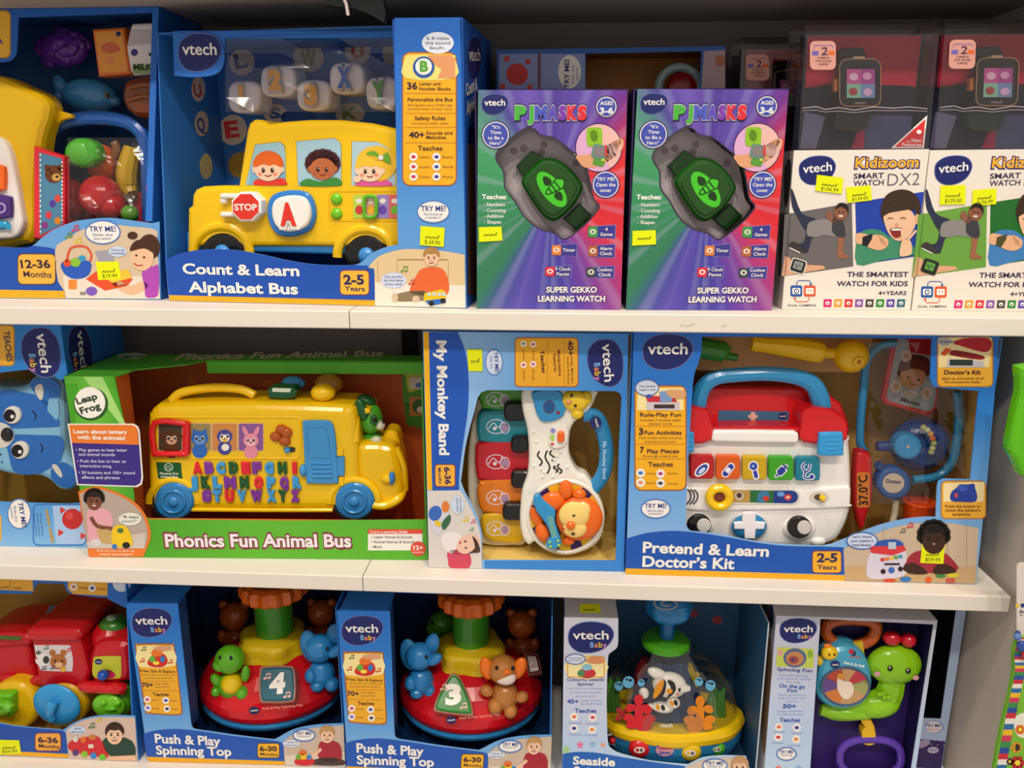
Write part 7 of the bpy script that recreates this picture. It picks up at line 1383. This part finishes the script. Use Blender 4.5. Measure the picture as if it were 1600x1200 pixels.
d=onD(962,1155,106); b=B(FL,rs,d); b.flat(cr([(949,1148),(960,1146),(970,1153),(973,1162),(966,1165),(950,1162)],3),'c8d0dc',1); b.flat(cr([(949,1151),(960,1149),(967,1155),(969,1161),(950,1160)],3),'1a2a3a',2); b.build('switch_slot'); b=B(FL,rs); b.ell3(957,1157,d-.002,5,5,6,mat('d01c24','g')); b.build('switch')
# ---- snail box ----
FM=ground((1192,1232),(1425,1242),Z3); WM=FM.uv(1425,1242)[0]; hM=FM.uv(1213,962)[1]; DM=.046
rq=thing('toy_box','pale lilac box with dark purple inside and a green snail toy','toy box',FM)
MG=gmat('snail_box','Z',[(0,'c0dcf4'),(.08,'bcd0ee'),(.16,'c6cde4'),(.27,'ccccd8')])
TRm=PX(FM.at(WM,0,hM))
b=B(FM,rq); b.frame([(1192,1232),(1213,962),TRm,(1425,1242)],[[(1264,1228),(1282,967),(TRm[0]-6,TRm[1]+6),(1419,1232)]],MG)
logo(b,1247,985.5,28.5,18.5,0,1,True)
b.flat([(1215,1011),(1272,1014),(1271,1044),(1212,1041)],'c8d45a',1); b.ell(1242,1028,18,15,'5a6a9a',2); b.ell(1242,1029,14,11,'c88a5a',3); b.ell(1240,1031,8,6,'a84a4a',4); b.ell(1239,1031,3.5,3,'5a4a6a',5); b.ell(1219,1020,4,5,'e8a0a0',2); b.ell(1266,1022,4,6,'8ab83a',2)
b.text('Spinning Fun',1214,1048,1269,5,'5a5a98',1,y1=1050.5,off=.025)
for k,t in enumerate(('Colourful spinning','shell spins by pulling','the ring')): b.text(t,(1217,1215,1228)[k],1056+k*5,(1262,1266,1250)[k],2.6,'8a98c8',1,y1=1057.5+k*5,off=0)
b.text('On the go',1217,1074,1258,5.5,'4a64b4',1,y1=1076,off=.03); b.text('Fun',1230,1081.5,1246,5,'4a64b4',1,off=.03)
for k,t in enumerate(('Easily attaches to','baby carriers and','prams')): b.text(t,(1217,1216,1230)[k],1087+k*5,(1259,1258,1246)[k],2.6,'8a98c8',1,off=0)
b.text('50+',1223,1106.5,1244,6,'4a64b4',1,off=.045); b.text('Songs, Melodies,',1214,1112.5,1256,2.6,'8a98c8',1,off=0); b.text('Sounds & Phrases',1214,1117.5,1256,2.6,'8a98c8',1,off=0); b.text('Teaches',1218,1128,1250,6,'4a64b4',1,off=.03)
dots(b,[(1217,1136),(1245,1137),(1216,1152),(1244,1155)],6.5,['e8785a','3a3a9a','d8404a','f08a3a'],1)
for x,y,t in ((1208,1145,'Animals'),(1236,1147,'Colours'),(1207,1162,'Music'),(1233,1166,'Fruit & Songs')): b.text(t,x,y,x+18,2.6,'6a88c8',1,off=0)
tryme(b,1229,1178,14,9,['Pull the ring!'],1,5); star5(1216,1200,6,'f08a7a'); star5(1248,1200,6,'8ab8e8')
b.build('front_panel')
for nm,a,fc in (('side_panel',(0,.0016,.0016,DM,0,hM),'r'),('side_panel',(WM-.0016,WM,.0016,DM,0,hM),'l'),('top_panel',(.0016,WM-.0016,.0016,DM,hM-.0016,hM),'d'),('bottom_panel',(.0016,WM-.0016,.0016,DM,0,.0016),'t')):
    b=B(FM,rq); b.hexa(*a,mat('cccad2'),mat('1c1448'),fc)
    if nm=='side_panel' and a[0]==0:
        b.F=FM.side(0,False); b.d=0; b.ell(1204,962,5,20,'2a2c58',1); b.flat(cr([(1200,1010),(1204,1000),(1206,1060),(1200,1140),(1193,1180),(1190,1120)],3),'9a7a5a',1)
    b.build(nm)
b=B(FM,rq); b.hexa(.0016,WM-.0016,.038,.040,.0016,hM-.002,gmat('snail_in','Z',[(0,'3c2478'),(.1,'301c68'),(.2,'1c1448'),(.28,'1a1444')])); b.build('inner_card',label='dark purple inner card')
rn=thingpx('toy_snail','lime green toy snail with red ball antennae and blue shell','toy',FM,1340,1130,.03); SG=mat('8cc814','g')
b=B(FM,rn); b.ell3(1397,1038,.018,43,34,20,SG); b.tube([(1282,1108,.022,10),(1310,1112,.022,16),(1350,1104,.022,22),(1382,1092,.022,24),(1392,1074,.02,22),(1394,1055,.02,20)],20,SG,fl=.6); b.ell3(1372,1102,.02,34,21,16,SG,12); b.ell3(1330,1112,.022,50,12,14,SG,3); b.build('snail_body')
for x,y,rx in ((1393.5,997,14),(1419,1000,12)):
    b=B(FM,rn); b.ell3(x,y,.018,rx,11.5,12,mat('c8182a','g')); b.build('antenna',label='red ball antenna')
for x,y in ((1391,1044.5),(1419,1048.5)):
    b=B(FM,rn); b.ell3(x,y,.003,4,5,2.5,mat('14140e','g')); e_=b.build('eye'); b=B(FM,rn); b.ell3(x-.5,y-1.5,.0012,1.4,1.6,1,mat('f4f4f0','g'),0,8,6); b.build('glint',e_)
for x,y in ((1371,1053),(1431,1059)):
    b=B(FM,rn,.0055 if x<1400 else .0075); b.ell(x,y,5,4,'d8a0a0',1); b.build('cheek')
b=B(FM,rn,.0025); b.line(cr([(1398,1064),(1406,1068),(1414,1065)],3,False),1.6,'5a8a10',1); b.build('mouth')
b=B(FM,rn); 
for x,y in ((1374,1085),(1382,1090),(1389,1090),(1380,1084),(1379,1108),(1372,1114)): b.ell3(x,y,.0095,4,4,3,SG,0,10,8)
b.build('raised_dots')
b=B(FM,rn); b.prism(cr([(1276,1082),(1280,1050),(1292,1026),(1312,1013),(1336,1014),(1354,1028),(1364,1054),(1364,1082),(1352,1102),(1330,1111),(1304,1110),(1284,1100)],4),.004,.03,mat('4aa8cc','g'),.010); b.build('shell',label='pale blue shell')
b=B(FM,rn); b.tube([(p[0],p[1],.004) for p in ellp(1321,1072,37,29,0,24)],2.4,mat('4a5a78','g'),True,n=2); b.d=.0034; b.ell(1321,1072,36,28,'c89a6a',1,n=36)
for t0,c_ in ((10,'c03a4a'),(100,'b84a3a'),(150,'6a4a8a'),(205,'d07a3a'),(330,'a8a86a')): b.flat([(1321,1072)]+ellp(1321,1072,35,27,0,8,t0,t0+52),c_,2)
b.flat(cr([(1310,1056),(1318,1064),(1330,1066),(1334,1080),(1326,1092),(1316,1090),(1308,1074)],3),'ecdccc',3); b.ell(1314,1057,6,5,'d8903a',4); b.build('dial',label='spinning picture dial')
b=B(FM,rn); b.ell3(1296,1020,.006,13,12,9,mat('f0c81c','g')); b.ell3(1280,1032,.012,8,9,6,mat('e8bc1c','g')); b.ell3(1293,1009,.007,7,4,4,mat('ee7a1a','g')); b.build('chick',label='yellow chick'); ck=bpy.data.objects['chick']
for x in (1296,1304):
    b=B(FM,rn); b.ell3(x,1023,-.0005,1.6,2,1.4,mat('1a1410','g'),0,8,6); b.build('eye',ck)
b=B(FM,rn,.0036); b.F=FrG(FM,1320,1036,.0035,10); b.d=-.0008; b.ell(1305,1038,7.5,5.5,'1c2468',1); b.text('vtech',1300,1040,1310,3,WHITE,2,off=.02); b.text('Peek & Go Snail',1318,1037,1350,4,'e8f0f0',1,y1=1043,off=.04); b.ell(1332,1021,6,5,'2a3a5a',1); b.ell(1330,1018,4,4,'c82a3a',2)
for k in range(4): b.ell(1328+k*5,1026+k*.6,1.6,1.6,'d8503a',1,n=8)
b.build('shell_print')
b=B(FM,rn); OG=mat('b8541a','g'); b.tube([(1290,988,.026),(1292,977,.026),(1306,969,.026),(1332,967,.026),(1358,970,.026),(1368,975,.026),(1366,992,.026),(1352,1004,.026),(1325,1010,.026),(1302,1002,.026)],9.5,OG,True)
for x,y in ((1366,975),(1366,990),(1358,1002),(1292,975)): b.ell3(x,y,.024,9,9,8,OG,0,10,8)
b.build('teether_ring',label='orange teether ring')
b=B(FM,rn); b.prism([(1334,1006),(1348,1003),(1352,1030),(1346,1030)],.018,.022,mat('d8b824','m')); b.build('ribbon',label='yellow ribbon'); b=B(FM,rn); b.prism(cr([(1345,1125),(1362,1126),(1369,1146),(1367,1164),(1350,1164),(1347,1144),(1352,1138)],2),.018,.03,mat('ecb814','g'),.002); b.build('strap',label='yellow strap')
b=B(FM,rn); b.tube([(1360+48*abs(math.cos(t))**.85*(1 if math.cos(t)>0 else -1),1184+29*abs(math.sin(t))**.8*(1 if math.sin(t)>0 else -1),.02) for t in (2*math.pi*(k+.5)/28 for k in range(28))],6.5,mat('5a3aa8','g'),True,n=2,fl=.8); b.build('pull_ring',label='purple pull ring')
# box standing behind the snail box
YN=FM.at(WM,DM,0).y+.003; FN=Fr((onY(1474,1190,YN).x-.003,YN,Z3),(1,0)); uN=-.11; hN=.26; ue=FN.uv(1506,975)[0]
rz=thing('toy_box','purple and pale blue box partly hidden behind the snail box','toy box',FN); q=lambda u,v:PX(FN.at(u,0,v)); v5=FN.uv(1480,1124)[1]
b=B(FN,rz); b.frame([q(uN,0),q(uN,hN),q(0.002,hN),q(.002,0)],[[q(uN+.01,v5),q(uN+.01,hN-.008),q(-.010,hN-.008),q(-.008,v5)]],mat('b4c8ec'))
b.flat([q(uN,0),q(uN,v5-.026),q(.0015,v5-.032),q(.0015,0)],'3a2a6a',1); b.ell(1460,1136,15,10,'8a9ad0',1); b.ell(1459,1136,13.5,9,'ece4ec',2); b.text('TRY ME!',1446,1136,1470,4.5,'3a3a80',3,off=.02); b.text('Press the button',1448,1141,1468,2.6,'c05a5a',3,off=0); b.ell(1442,1162,12,6,'a89ac0',2,-20); bubble(b,1458,1172,9,5,['Hello!'],2,None,'c8c4e0',None,'4a3a7a',2.6)
for k in range(6): b.ell(1450+k*5,1156+(k*7)%13,.8,.8,WHITE,2,n=6)
b.build('front_panel'); shell(FN,rz,uN,.002,hN,.06,mat('8a9ac8'),mat('18161c'))
